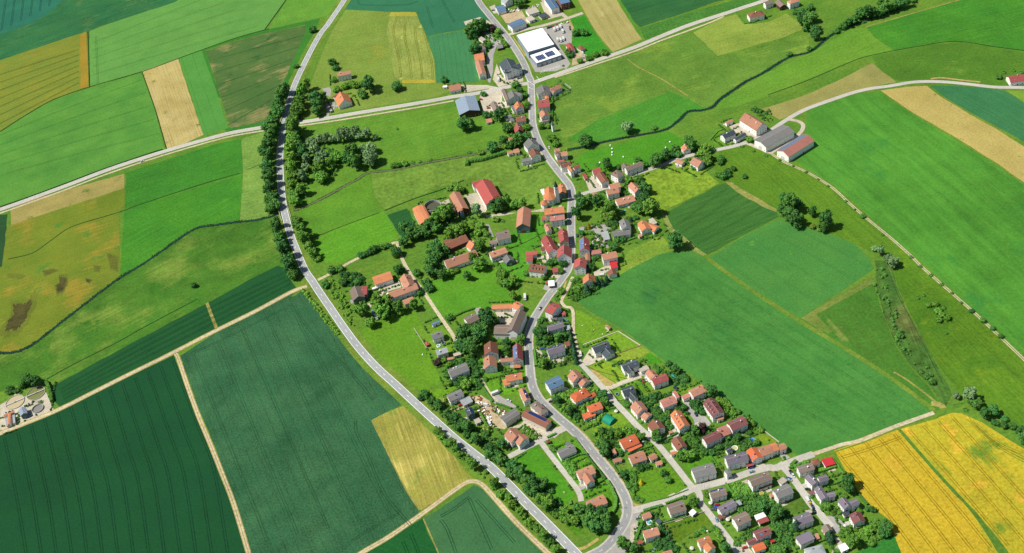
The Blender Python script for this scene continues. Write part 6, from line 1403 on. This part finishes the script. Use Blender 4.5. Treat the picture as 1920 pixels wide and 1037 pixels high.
for kd, phrase, cl in items:
    byn = {}
    for c in cl:
        if c in few and c[2] < CUT: continue
        nm = DESC[kd][1]
        if kd in 'dmlp' and c[2] < CUT: nm = 'treelet'  # surveyed trees below the size cut, drawn with a trunkless bush crown
        byn.setdefault(nm, []).append(c)
    for nm, L in byn.items():
        desc = DESC[kd][0] if nm != 'treelet' else DESC[kd][0].replace('tree', 'treelet')
        xs = [c[0] for c in L]; ys = [c[1] for c in L]; top = (max(ys) - min(ys)) > (max(xs) - min(xs)); L.sort(key=lambda c: c[1] if top else c[0])
        for i, c in enumerate(L):
            if len(L) == 1: lab = '%s %s' % (desc, phrase)
            elif len(L) == 2: lab = '%s of two %ss %s' % (('upper', 'lower')[i] if top else ('left', 'right')[i], desc, phrase)
            elif i == 0: lab = '%s %s %s' % ('topmost' if top else 'leftmost', desc, phrase)
            elif i == len(L) - 1: lab = '%s %s %s' % ('bottommost' if top else 'rightmost', desc, phrase)
            else: lab = '%s from the %s, %s %s' % (ordinal(i), 'top' if top else 'left', desc, phrase)
            mk_tree(c[0], c[1], c[2], kd, nm, lab, ('%ss %s' % (desc, phrase)) if len(L) > 1 else None, 'treelet' if nm == 'treelet' else 'tree')
# the smallest surveyed trees, drawn as low tufts, and the undergrowth between the garden trees, joined
def tuft(B, P, r, h):
    for k in range(int(18 + 10 * r)):
        d = rdir(); d.z = abs(d.z); p = P + Vector((d.x * r, d.y * r, .15 + d.z * h)) * 1.0; n = (d + rdir() * .6).normalized(); t = n.cross(rdir()).normalized(); b = n.cross(t); s = random.uniform(.18, .42)
        B.add([p - t * s - b * s, p + t * s - b * s, p + t * s + b * s, p - t * s + b * s], [[0, 1, 2, 3]])
    ico((r * .8, r * .8, h * .85), (P.x, P.y, h * .15), B, 0, 1, .15)
def clear(P, m=.6):
    for c, ax, ay, a, b in FOOT:
        v = P - c
        if abs(v.dot(ax)) < a + m and abs(v.dot(ay)) < b + m: return False
    return True
GRID = {}
for P_, w_ in ROADS + [(PM, 8.2), (PV, 9.6)]:
    for a_, b_ in zip(P_, P_[1:]):
        n_ = max(1, int((b_ - a_).length / 1.5))
        for k_ in range(n_): q_ = a_.lerp(b_, k_ / n_); GRID.setdefault((int(q_.x // 8), int(q_.y // 8)), []).append((q_.x, q_.y, (w_ / 2 + 1.3) ** 2))
def off_road(P):
    i, j = int(P.x // 8), int(P.y // 8)
    for u in (-1, 0, 1):
        for v in (-1, 0, 1):
            for x, y, r2 in GRID.get((i + u, j + v), ()):
                if (P.x - x) ** 2 + (P.y - y) ** 2 < r2: return False
    return True
for c in few:
    P = at(c[0], c[1], .5); P.z = 0; tuft(stuffB, P, c[2] * .55, 1.4)
tag(stuffB.build('tree_tufts', LEAF['d']), kind='stuff') if stuffB.V else None
# garden planting by plot: what nobody could count one by one
PLOTS = [('_', 110, 'd', '524,160 545,160 524,220 506,260 500,330 512,400 500,400 490,330 492,250 505,210'), ('_', 110, 'm', '560,165 576,170 562,230 558,300 560,378 546,385 541,330 542,250 546,205'), ('_', 60, 'd', '510,412 522,412 558,512 546,520 528,470'), ('_', 60, 'm', '549,405 562,410 600,490 590,490 566,450'), ('_', 60, 'm', '566,545 576,548 640,628 632,632 595,585'),
    ('_', 60, 'm', '812,795 830,800 1000,965 1060,1030 1045,1034 950,940 870,860'), ('A', 90, 'd', '320,260 560,250 760,440 700,500 560,520 560,600 400,600 360,400'), ('B', 60, 'm', '480,420 900,300 960,560 960,760 760,780 700,560 480,480'), ('D', 70, 'm', '700,700 1040,660 1180,900 1000,1000 780,820 700,780'),
    ('D', 50, 'd', '1300,560 1440,560 1480,900 1340,900 1180,800'), ('E', 90, 'm', '720,280 1080,160 1320,160 1340,340 1100,520 860,640 820,740 720,620'), ('Z', 110, 'm', '1220,330 1700,300 1600,500 1300,640 1180,560'),
    ('H', 90, 'd', '560,680 900,620 1000,900 880,1037 560,900'), ('I', 120, 'd', '230,330 420,300 420,500 640,480 640,820 280,900 230,560'), ('J', 150, 'd', '20,200 300,320 540,540 760,640 900,720 900,900 600,760 320,520 100,300'),
    ('K', 160, 'm', '100,460 640,380 720,600 560,800 300,760 180,640'), ('K', 120, 'd', '880,520 1240,440 1640,560 1560,760 1280,900 1120,760 920,620'), ('K', 60, 'm', '500,850 980,820 1080,980 640,1020'), ('K', 40, 'd', '1190,150 1560,300 1600,380 1400,360 1220,230'),
    ('L', 150, 'd', '400,600 560,600 940,680 1180,760 1000,860 640,880 420,780'), ('L', 50, 'm', '780,280 960,420 1240,640 1140,640 960,520 820,440'), ('L', 50, 'd', '60,420 200,420 240,620 120,640'), ('N', 90, 'd', '20,140 280,130 300,420 200,480 60,460'),
    ('N', 70, 'm', '240,600 420,600 420,900 320,880'), ('O', 70, 'd', '440,560 640,620 900,1000 740,1037 560,940 440,760'), ('P', 170, 'd', '360,620 860,620 1060,860 1060,1000 860,990 640,820 500,800'), ('P', 110, 'm', '420,460 640,560 640,640 440,640'),
    ('P', 50, 'm', '1080,280 1240,220 1260,260 1120,420'), ('Q', 110, 'm', '880,520 1140,520 1140,620 920,600'), ('Q', 110, 'm', '1140,760 1500,680 1660,820 1560,900 1260,980 1180,880'), ('Q', 80, 'd', '20,880 600,760 620,960 420,1030'), ('M', 130, 'd', '20,240 330,340 640,520 880,820 1000,1020 700,860 360,560'),
    ('M', 60, 'm', '740,260 900,260 960,480 880,460'), ('M', 40, 'm', '600,60 720,160 660,140'), ('S', 30, 'd', '480,240 720,280 760,400 660,400'), ('G', 70, 'd', '200,400 460,430 500,560 300,560'), ('G', 80, 'm', '560,660 1000,720 900,880 640,900'), ('G', 60, 'm', '0,440 120,440 330,800 380,1000 300,960 150,700'),
    ('F', 120, 'd', '340,330 640,420 560,700 330,680'), ('C', 100, 'd', '90,690 640,560 900,640 980,780 640,900 460,780 120,920'), ('W', 60, 'd', '300,560 620,380 1000,500 1000,720 820,860 560,800'), ('V', 160, 'd', '30,140 220,320 560,420 520,740 240,800 100,980 20,700'), ('J', 22, 'm', '1150,590 1230,600 1330,680 1240,740 1190,690'),
    ('g5', 40, 'd', '780,180 870,180 900,360 1000,620 1240,960 1290,1037 1180,1037 1000,800 860,520 800,330'), ('g2', 120, 'd', '430,280 640,120 860,60 1100,0 1040,40 860,130 660,190 500,260')]
for reg, n, kd, s in PLOTS:
    P = pts(s, reg); B = MB(); xs = [p.x for p in P]; ys = [p.y for p in P]; c = 0; tries = 0
    n = int(n * 1.5)
    while c < n and tries < n * 8:
        tries += 1; q = Vector((random.uniform(min(xs), max(xs)), random.uniform(min(ys), max(ys)), 0)); ins = False; j = len(P) - 1
        for i in range(len(P)):
            if (P[i].y > q.y) != (P[j].y > q.y) and q.x < (P[j].x - P[i].x) * (q.y - P[i].y) / (P[j].y - P[i].y) + P[i].x: ins = not ins
            j = i
        if ins and clear(q) and off_road(q): t_ = random.random() ** 2; tuft(B, q, .6 + 1.7 * t_, random.uniform(.7, 1.6) + 2.2 * t_); c += 1
    if B.V: tag(B.build('garden_planting', LEAF[kd]), kind='stuff')
# bushes set in lines along the plot boundaries of the gardens
B = MB(); HOUSEFEET = [f for f in FOOT if 4 < f[3] < 12 and f[0].y < 1130]
for c, ax, ay, a, b in HOUSEFEET:
    for side in random.sample(range(4), 3):
        d, o, ln, ds = ((ax, ay, a, b), (ax, -ay, a, b), (ay, ax, b, a), (ay, -ax, b, a))[side]
        off = ds + random.uniform(4, 8); t = -ln - 3
        while t < ln + 4:
            q = c + d * t + o * off + Vector((random.uniform(-.5, .5), random.uniform(-.5, .5), 0)); t += random.uniform(.9, 2.2)
            if random.random() < .82 and clear(q, .8) and off_road(q) and q.x < 420: tuft(B, q, random.uniform(.5, 1.1), random.uniform(.6, 1.7))
tag(B.build('boundary_planting', LEAF['h']), kind='stuff')
def hedge(reg, s, h, w_, label, kd='h', name='hedge', group=None):
    P0 = pts(s, reg); P = []
    for a, b in zip(P0, P0[1:]):
        n = max(1, int((b - a).length / 1.3)); P += [a.lerp(b, i / n) for i in range(n)]
    P.append(P0[-1]); N = normals(P); o = P[0].copy(); B = MB(); V = []
    for p, n in zip(P, N):
        q = p - o
        for sx, z in ((-.5, 0), (-.55, h * .55), (-.42, h), (.42, h), (.55, h * .55), (.5, 0)):
            V.append(q + n * sx * w_ * random.uniform(.82, 1.15) + Vector((0, 0, z * random.uniform(.88, 1.1))))
    F = [[6 * i + k, 6 * i + k + 1, 6 * i + 7 + k, 6 * i + 6 + k] for i in range(len(P) - 1) for k in range(5)] + [[5, 4, 3, 2, 1, 0], [len(V) - 6 + k for k in range(6)]]
    B.add(V, F)
    for p, n in zip(P, N):
        for k in range(int(8 * h)):
            q = (p - o) + n * random.uniform(-.6, .6) * w_ + Vector((0, 0, random.uniform(.2, 1.08) * h)) ; t = rdir(); b = t.cross(rdir()).normalized(); sz = random.uniform(.1, .28)
            if abs((q - (p - o)).dot(n)) < .42 * w_: q.z = h * random.uniform(.97, 1.12)
            B.add([q - t * sz - b * sz, q + t * sz - b * sz, q + t * sz + b * sz, q - t * sz + b * sz], [[0, 1, 2, 3]])
    ob = B.build(name, LEAF[kd]); ob.location = o; return tag(ob, label, 'hedge')
for a in HEDGES: hedge(*a)
# ---------------------------------------------------------------- vehicles
def car_proto(kind):
    e = bpy.data.objects.new('car', None)
    if kind == 'car': L, Wd, secs = 4.4, 1.8, [(-2.2, .35, .7, .8), (-1.9, .25, .95, .95), (-1.1, .25, 1.0, .95), (.9, .25, 1.0, .95), (1.9, .3, .85, .9), (2.2, .35, .65, .8)]
    elif kind == 'van': L, Wd, secs = 5.4, 2.0, [(-2.7, .4, 2.2, .93), (-2.5, .3, 2.3, .97), (1.2, .3, 2.3, .97), (1.9, .3, 1.35, .95), (2.6, .35, 1.05, .85), (2.7, .4, .8, .8)]
    else: L, Wd, secs = 7.4, 2.4, [(-3.7, .5, 2.9, .95), (-3.6, .45, 3.0, 1.0), (2.6, .45, 3.0, 1.0), (3.2, .5, 2.0, .97), (3.7, .5, 1.3, .92)]
    V = []; hw = Wd / 2
    for x, z0, z1, k in secs: V += [(x, -hw * k, z0), (x, hw * k, z0), (x, hw * k, z0 + (z1 - z0) * .6), (x, hw * k * .9, z1), (x, -hw * k * .9, z1), (x, -hw * k, z0 + (z1 - z0) * .6)]
    F = [[6 * i + k, 6 * i + (k + 1) % 6, 6 * i + 6 + (k + 1) % 6, 6 * i + 6 + k] for i in range(len(secs) - 1) for k in range(6)] + [[5, 4, 3, 2, 1, 0], [len(V) - 6 + k for k in range(6)]]
    b = mesh('body', V, F, M_WHITE); b.data.flip_normals(); parts = [b]
    if kind == 'car':
        V = []
        for x, k, z in ((-1.75, .86, .96), (-1.25, .76, 1.42), (.35, .76, 1.45), (1.15, .86, .97)): V += [(x, -hw * k, z), (x, hw * k, z)]
        V2 = V + [(-1.75, -hw * .86, .9), (-1.75, hw * .86, .9), (1.15, -hw * .86, .9), (1.15, hw * .86, .9)]
        F = [[0, 1, 3, 2], [2, 3, 5, 4], [4, 5, 7, 6], [0, 2, 4, 6], [1, 7, 5, 3], [8, 9, 1, 0], [6, 7, 11, 10]]
        parts.append(mesh('windows', V2, F, M_GLASS)); B = MB(); B.box((-.45, 0, 1.46), (.78, hw * .74, .03)); parts.append(B.build('roof', M_WHITE))
    else:
        B = MB(); z = 1.75 if kind == 'van' else 2.3; x = secs[2][0] + .33; B.box((x, 0, z), (.12, hw * .8, .35)); parts.append(B.build('windscreen', M_GLASS))
    for x in (-L * .3, L * .31):
        for s in (-1, 1):
            B = MB(); n = 12; V = [(x + .33 * math.cos(6.2832 * i / n), s * hw * .9 + dy, .33 + .33 * math.sin(6.2832 * i / n)) for dy in (-.1, .1) for i in range(n)]
            B.add(V, [[i, (i + 1) % n, n + (i + 1) % n, n + i] for i in range(n)] + [list(range(n)), list(range(2 * n - 1, n - 1, -1))]); parts.append(B.build('wheel', M_TYRE))
    for p in parts: COL.objects.unlink(p)
    return parts
PROTO = {k: car_proto(k) for k in ('car', 'van', 'camper')}
PAINT = {k: plain('car_paint_' + k, rgb(*c), .25, .02) for k, c in dict(white=(245, 245, 245), silver=(190, 196, 200), black=(28, 30, 34), dark_blue=(34, 52, 95), blue=(40, 90, 190), red=(190, 30, 36), grey=(110, 114, 118), teal=(40, 150, 160), yellow=(225, 200, 40), light_blue=(140, 180, 215)).items()}
def vehicle(kind, reg, x, y, dx, dy, colr, label, group=None):
    X, Y = px(reg, x, y); P = at(X, Y); Q = at(X + dx * 4, Y + dy * 4); P.z = .2
    e = empty({'car': 'car', 'van': 'van', 'camper': 'camper_van'}[kind], P, label, {'car': 'car', 'van': 'van', 'camper': 'camper van'}[kind], group); e.rotation_euler.z = math.atan2(Q.y - P.y, Q.x - P.x)
    for p in PROTO[kind]:
        c = p.copy(); COL.objects.link(c); c.parent = e
        if p.name.startswith(('body', 'roof')): c.material_slots[0].link = 'OBJECT'; c.material_slots[0].material = PAINT[colr]
for a in VEHICLES: vehicle(*a)
# ---------------------------------------------------------------- small things of the place
def lamp(X, Y, label, group=None):
    P = at(X, Y); e = empty('street_lamp', P, label, 'street lamp', group)
    B = MB(); B.cyl((0, 0, 0), .09, .06, 6.5, 8); B.build('post', M_METAL, e); B = MB(); B.box((.55, 0, 6.5), (.65, .06, .05)); B.build('arm', M_METAL, e); B = MB(); B.box((1.2, 0, 6.45), (.35, .16, .08)); B.build('lamp_head', M_WHITE, e); e.rotation_euler.z = R(200)
for i, (X, Y, lab) in enumerate(((1144, 886, 'street lamp beside the road curve below the red bungalow hedge'), (1104, 829, 'street lamp beside the road at the tent lawn verge'), (1165, 953, 'street lamp by the bottom junction under big trees'), (1010, 720, 'street lamp by the big white apartment house'),
    (1001, 672, 'street lamp opposite the solar roofed house by the hedge'), (1078, 440, 'street lamp at the white lane mouth in the village centre'), (1080, 395, 'street lamp opposite the pink roofed house'), (1062, 331, 'street lamp at the bend above the church'), (1005, 215, 'street lamp beside the wide red house'), (1321, 916, 'street lamp at the street corner in the new housing area'))): lamp(X, Y, lab)
def pole(X, Y, h, label):
    P = at(X, Y); e = empty('power_pole', P, label, 'power pole'); B = MB(); B.cyl((0, 0, 0), .2, .14, h, 8); B.build('mast', plain('pole_concrete_%d' % X, rgb(190, 185, 170)), e)
    B = MB(); B.box((0, 0, h - .5), (1.8, .1, .1), .4); c = B.build('crossarm', M_METAL, e)
    for k in (-1.5, 0, 1.5): B = MB(); B.cyl((k * math.cos(.4), k * math.sin(.4), h - .4), .08, .08, .45, 6); q = B.build('insulator', M_CONC, c)
pole(1536.5, 76, 12, 'tall power pole beside the dark trees on the upper stream'); pole(1786.5, 759, 12, 'tall power pole at the corner of the yellow field')
for i, (x, y) in enumerate(((1062, 195), (1083, 230), (1083, 268), (1080, 297), (1203, 320), (950, 380), (1708, 157), (1660, 218))):
    P = at(*px('D', x, y)); B = MB(); n = 14; r = .75; V = [(dx, r * math.cos(6.2832 * k / n), r + r * math.sin(6.2832 * k / n)) for dx in (-.65, .65) for k in range(n)]
    B.add(V, [[k, (k + 1) % n, n + (k + 1) % n, n + k] for k in range(n)] + [list(range(n - 1, -1, -1)), list(range(n, 2 * n))]); o = B.build('hay_bale', M_WHITE); o.location = P; o.rotation_euler.z = random.uniform(0, 3)
    lab = ('topmost white wrapped bale in the column below the stream', 'second white wrapped bale in the column on the bright meadow', 'third white wrapped bale in the column on the bright meadow', 'lowest white wrapped bale in the column on the bright meadow',
           'lone white wrapped bale right of the column of bales', 'white wrapped bale nearest the grey roofed lane houses', 'rightmost white wrapped bale on the bright meadow', 'white wrapped bale left of the rightmost one by the grove')[i]
    tag(o, lab, 'hay bale', 'white bales on the bright meadow')
def wall_line(reg, s, h, w_, mat, label, name='garden_wall', cat='wall'):
    P = pts(s, reg); o = P[0].copy(); N = normals(P); V = []
    for p, n in zip(P, N): q = p - o; V += [(q.x - n.x * w_, q.y - n.y * w_, 0), (q.x + n.x * w_, q.y + n.y * w_, 0), (q.x + n.x * w_, q.y + n.y * w_, h), (q.x - n.x * w_, q.y - n.y * w_, h)]
    F = [[4 * i + k, 4 * i + (k + 1) % 4, 4 * i + 4 + (k + 1) % 4, 4 * i + 4 + k] for i in range(len(P) - 1) for k in range(4)] + [[3, 2, 1, 0], [len(V) - 4 + k for k in range(4)]]
    ob = mesh(name, V, F, mat); ob.location = o; tag(ob, label, cat)
M_WOOD = plain('fence_wood', rgb(150, 120, 90)); M_CREAM = plain('cream_stone', rgb(235, 228, 205))
for a in (('I', '770,615 1148,470 1385,622', .6, .35, M_CREAM, 'pale stone edging round the new anthracite roofed house plot'), ('I', '1120,715 1300,655 1380,630', .5, .3, M_WOOD, 'low brown timber wall south of the new house lawn'),
          ('F', '230,630 0,0', 0, 0, None, ''), ('H', '210,320 360,560', 1.0, .12, M_CREAM, 'pale fence along the western side of the narrow garden plot'), ('L', '1230,630 1390,750', 1.2, .12, M_CREAM, 'white garden fence along the big green field'),
          ('L', '640,890 760,1037', 1.2, .12, M_WOOD, 'wooden fence between gardens left of the blue grey double house'), ('O', '660,745 1160,595', 1.1, .12, M_CREAM, 'pale wall along the top of the mown lawn'), ('O', '740,760 830,1000', 1.2, .12, M_WOOD, 'brown fence on the left side of the mown lawn'),
          ('D', '950,840 1050,1010', 1.4, .1, M_WOOD, 'brown fence across the garden east of the church'), ('B', '1230,240 1340,200 1450,155 1380,100', 1.1, .1, M_METAL, 'thin metal fence around the corner garden east of the crossroads'),
          ('A', '1450,690 1840,535', .0, 0, None, ''), ('K', '480,155 560,205 880,290', .8, .08, M_WOOD, 'thin wooden fence above the pale wedge of dry ground'), ('K', '700,410 790,530 880,505', .7, .15, M_CREAM, 'low stone edge around the dark roofed corner house lawn'),
          ('E', '740,265 1010,235', .9, .12, M_CREAM, 'white wall along the lane north of the grey flat canopy')):
    if a[2] > 0: wall_line(*a)
def table(reg, x, y, colr, label, name, cat, r=1.6, h=.9):
    P = at(*px(reg, x, y)); e = empty(name, P, label, cat); B = MB(); B.cyl((0, 0, h), r, r, .08, 20); B.build('mat', plain(name + '_mat_%d' % int(x), rgb(*colr)), e)
    B = MB(); n = 20
    for i in range(n):
        a, c = 6.2832 * i / n, 6.2832 * (i + 1) / n; B.add([((r + q) * math.cos(t), (r + q) * math.sin(t), h + z) for t in (a, c) for q, z in ((0, .1), (.22, .1), (.22, 0), (0, 0))], [[0, 4, 5, 1], [1, 5, 6, 2], [3, 7, 4, 0]])
    B.build('rim', M_METAL, e)
    for k in range(4): B = MB(); B.cyl((r * math.cos(k * 1.57), r * math.sin(k * 1.57), 0), .05, .05, h, 6); B.build('leg', M_METAL, e)
table('P', 735, 612, (190, 180, 60), 'yellow edged trampoline on the lawn behind the apartment house', 'trampoline', 'trampoline')
table('H', 525, 485, (30, 40, 60), 'dark trampoline above the cream house', 'trampoline', 'trampoline')
table('K', 790, 462, (40, 60, 90), 'dark blue trampoline beside the corner house', 'trampoline', 'trampoline', 1.5)
def parasol(reg, x, y, colr, label):
    P = at(*px(reg, x, y)); e = empty('parasol', P, label, 'parasol'); B = MB(); B.cyl((0, 0, 0), .04, .04, 2.3, 6); B.build('pole', M_METAL, e); B = MB(); B.cyl((0, 0, 2.1), 1.6, .05, .6, 8); B.build('canopy', plain('parasol_%d' % int(x), rgb(*colr)), e)
parasol('P', 762, 232, (240, 150, 140), 'pink parasol in front of the orange row house'); parasol('P', 372, 903, (245, 240, 230), 'white parasol left of the tall grey brown house'); parasol('O', 1020, 1000, (245, 240, 235), 'white parasol on the lawn below the orange gabled house')
parasol('O', 1222, 512, (240, 240, 235), 'white parasol in the corner garden of the solar strip house'); parasol('K', 780, 655, (245, 240, 235), 'white parasol above the green tent'); parasol('P', 1640, 972, (245, 245, 245), 'white parasol beside the turning circle')
# paved terraces and drives beside the houses
for c, ax, ay, a, b in HOUSEFEET:
    s_ = random.choice((-1, 1)); w_, l_ = random.uniform(2, 3.5), random.uniform(3, 6); t = random.uniform(-.4, .4) * a
    q = c + ay * s_ * (b + w_ * .5 - .6) + ax * t
    if off_road(q): sheet('terrace', [q + ax * l_ * .5 + ay * w_ * .5, q - ax * l_ * .5 + ay * w_ * .5, q - ax * l_ * .5 - ay * w_ * .5, q + ax * l_ * .5 - ay * w_ * .5], .13, random.choice((M_YARD, M_YARDG, M_LANE)))
# stored material in the yards: heaps and pallets nobody could count
B = MB(); M_JUNK = [plain('rubble_pale', rgb(205, 190, 160)), plain('timber_pile', rgb(160, 125, 85)), plain('white_goods', (.75, .75, .75, 1)), plain('rust_pile', rgb(150, 85, 65)), plain('dark_goods', rgb(60, 70, 80))]
for reg, n, x0, y0, x1, y1, wd in (('J', 90, 640, 250, 780, 520, 60), ('J', 60, 840, 370, 960, 460, 40), ('J', 50, 1170, 600, 1330, 700, 50), ('A', 60, 700, 140, 900, 100, 30), ('A', 30, 950, 100, 1100, 60, 20), ('H', 14, 1150, 640, 1140, 690, 10), ('G', 30, 600, 560, 720, 640, 25), ('S', 24, 730, 670, 830, 610, 8), ('C', 30, 500, 460, 600, 520, 30), ('A', 30, 1180, 300, 1430, 240, 12), ('E', 40, 870, 400, 1000, 420, 30), ('a', 20, 400, 800, 560, 750, 20), ('J', 30, 760, 420, 840, 580, 20)):
    for k in range(n):
        t = random.random(); P = at(*px(reg, x0 + (x1 - x0) * t + random.uniform(-wd, wd), y0 + (y1 - y0) * t + random.uniform(-wd, wd) * .6))
        if clear(P, .2): B.box((P.x, P.y, .35), (random.uniform(.3, 1.1), random.uniform(.3, .9), random.uniform(.2, .7)), random.uniform(0, 3), random.choice((0, 0, 1, 2, 2, 3, 4)), .85)
tag(B.build('stored_goods', M_JUNK), kind='stuff')
# garden clutter: tables, beds and toys as small bits along the plots
B = MB()
for reg, n, s in (('K', 40, (180, 200, 560, 600)), ('K', 40, (1000, 400, 1250, 700)), ('L', 40, (300, 450, 900, 850)), ('N', 30, (150, 350, 1200, 900)), ('P', 60, (250, 450, 900, 950)), ('Q', 40, (920, 120, 1150, 620)), ('I', 30, (560, 380, 700, 850)), ('M', 20, (600, 60, 1300, 700)), ('J', 20, (150, 150, 520, 300)), ('O', 25, (440, 560, 1300, 1000)), ('H', 20, (230, 280, 700, 900)), ('I', 14, (760, 380, 1080, 520))):
    for k in range(n // 2):
        P = at(*px(reg, random.uniform(s[0], s[2]), random.uniform(s[1], s[3])))
        if clear(P, .3) and off_road(P): B.box((P.x, P.y, .3), (random.uniform(.25, .9), random.uniform(.2, .6), random.uniform(.15, .5)), random.uniform(0, 3), random.choice((0, 1, 1, 2, 3, 4, 4)), .8)
tag(B.build('garden_clutter', M_JUNK), kind='stuff')
if '_p' in globals(): print('footprints', len(FOOT), 'objects', len(COL.objects))
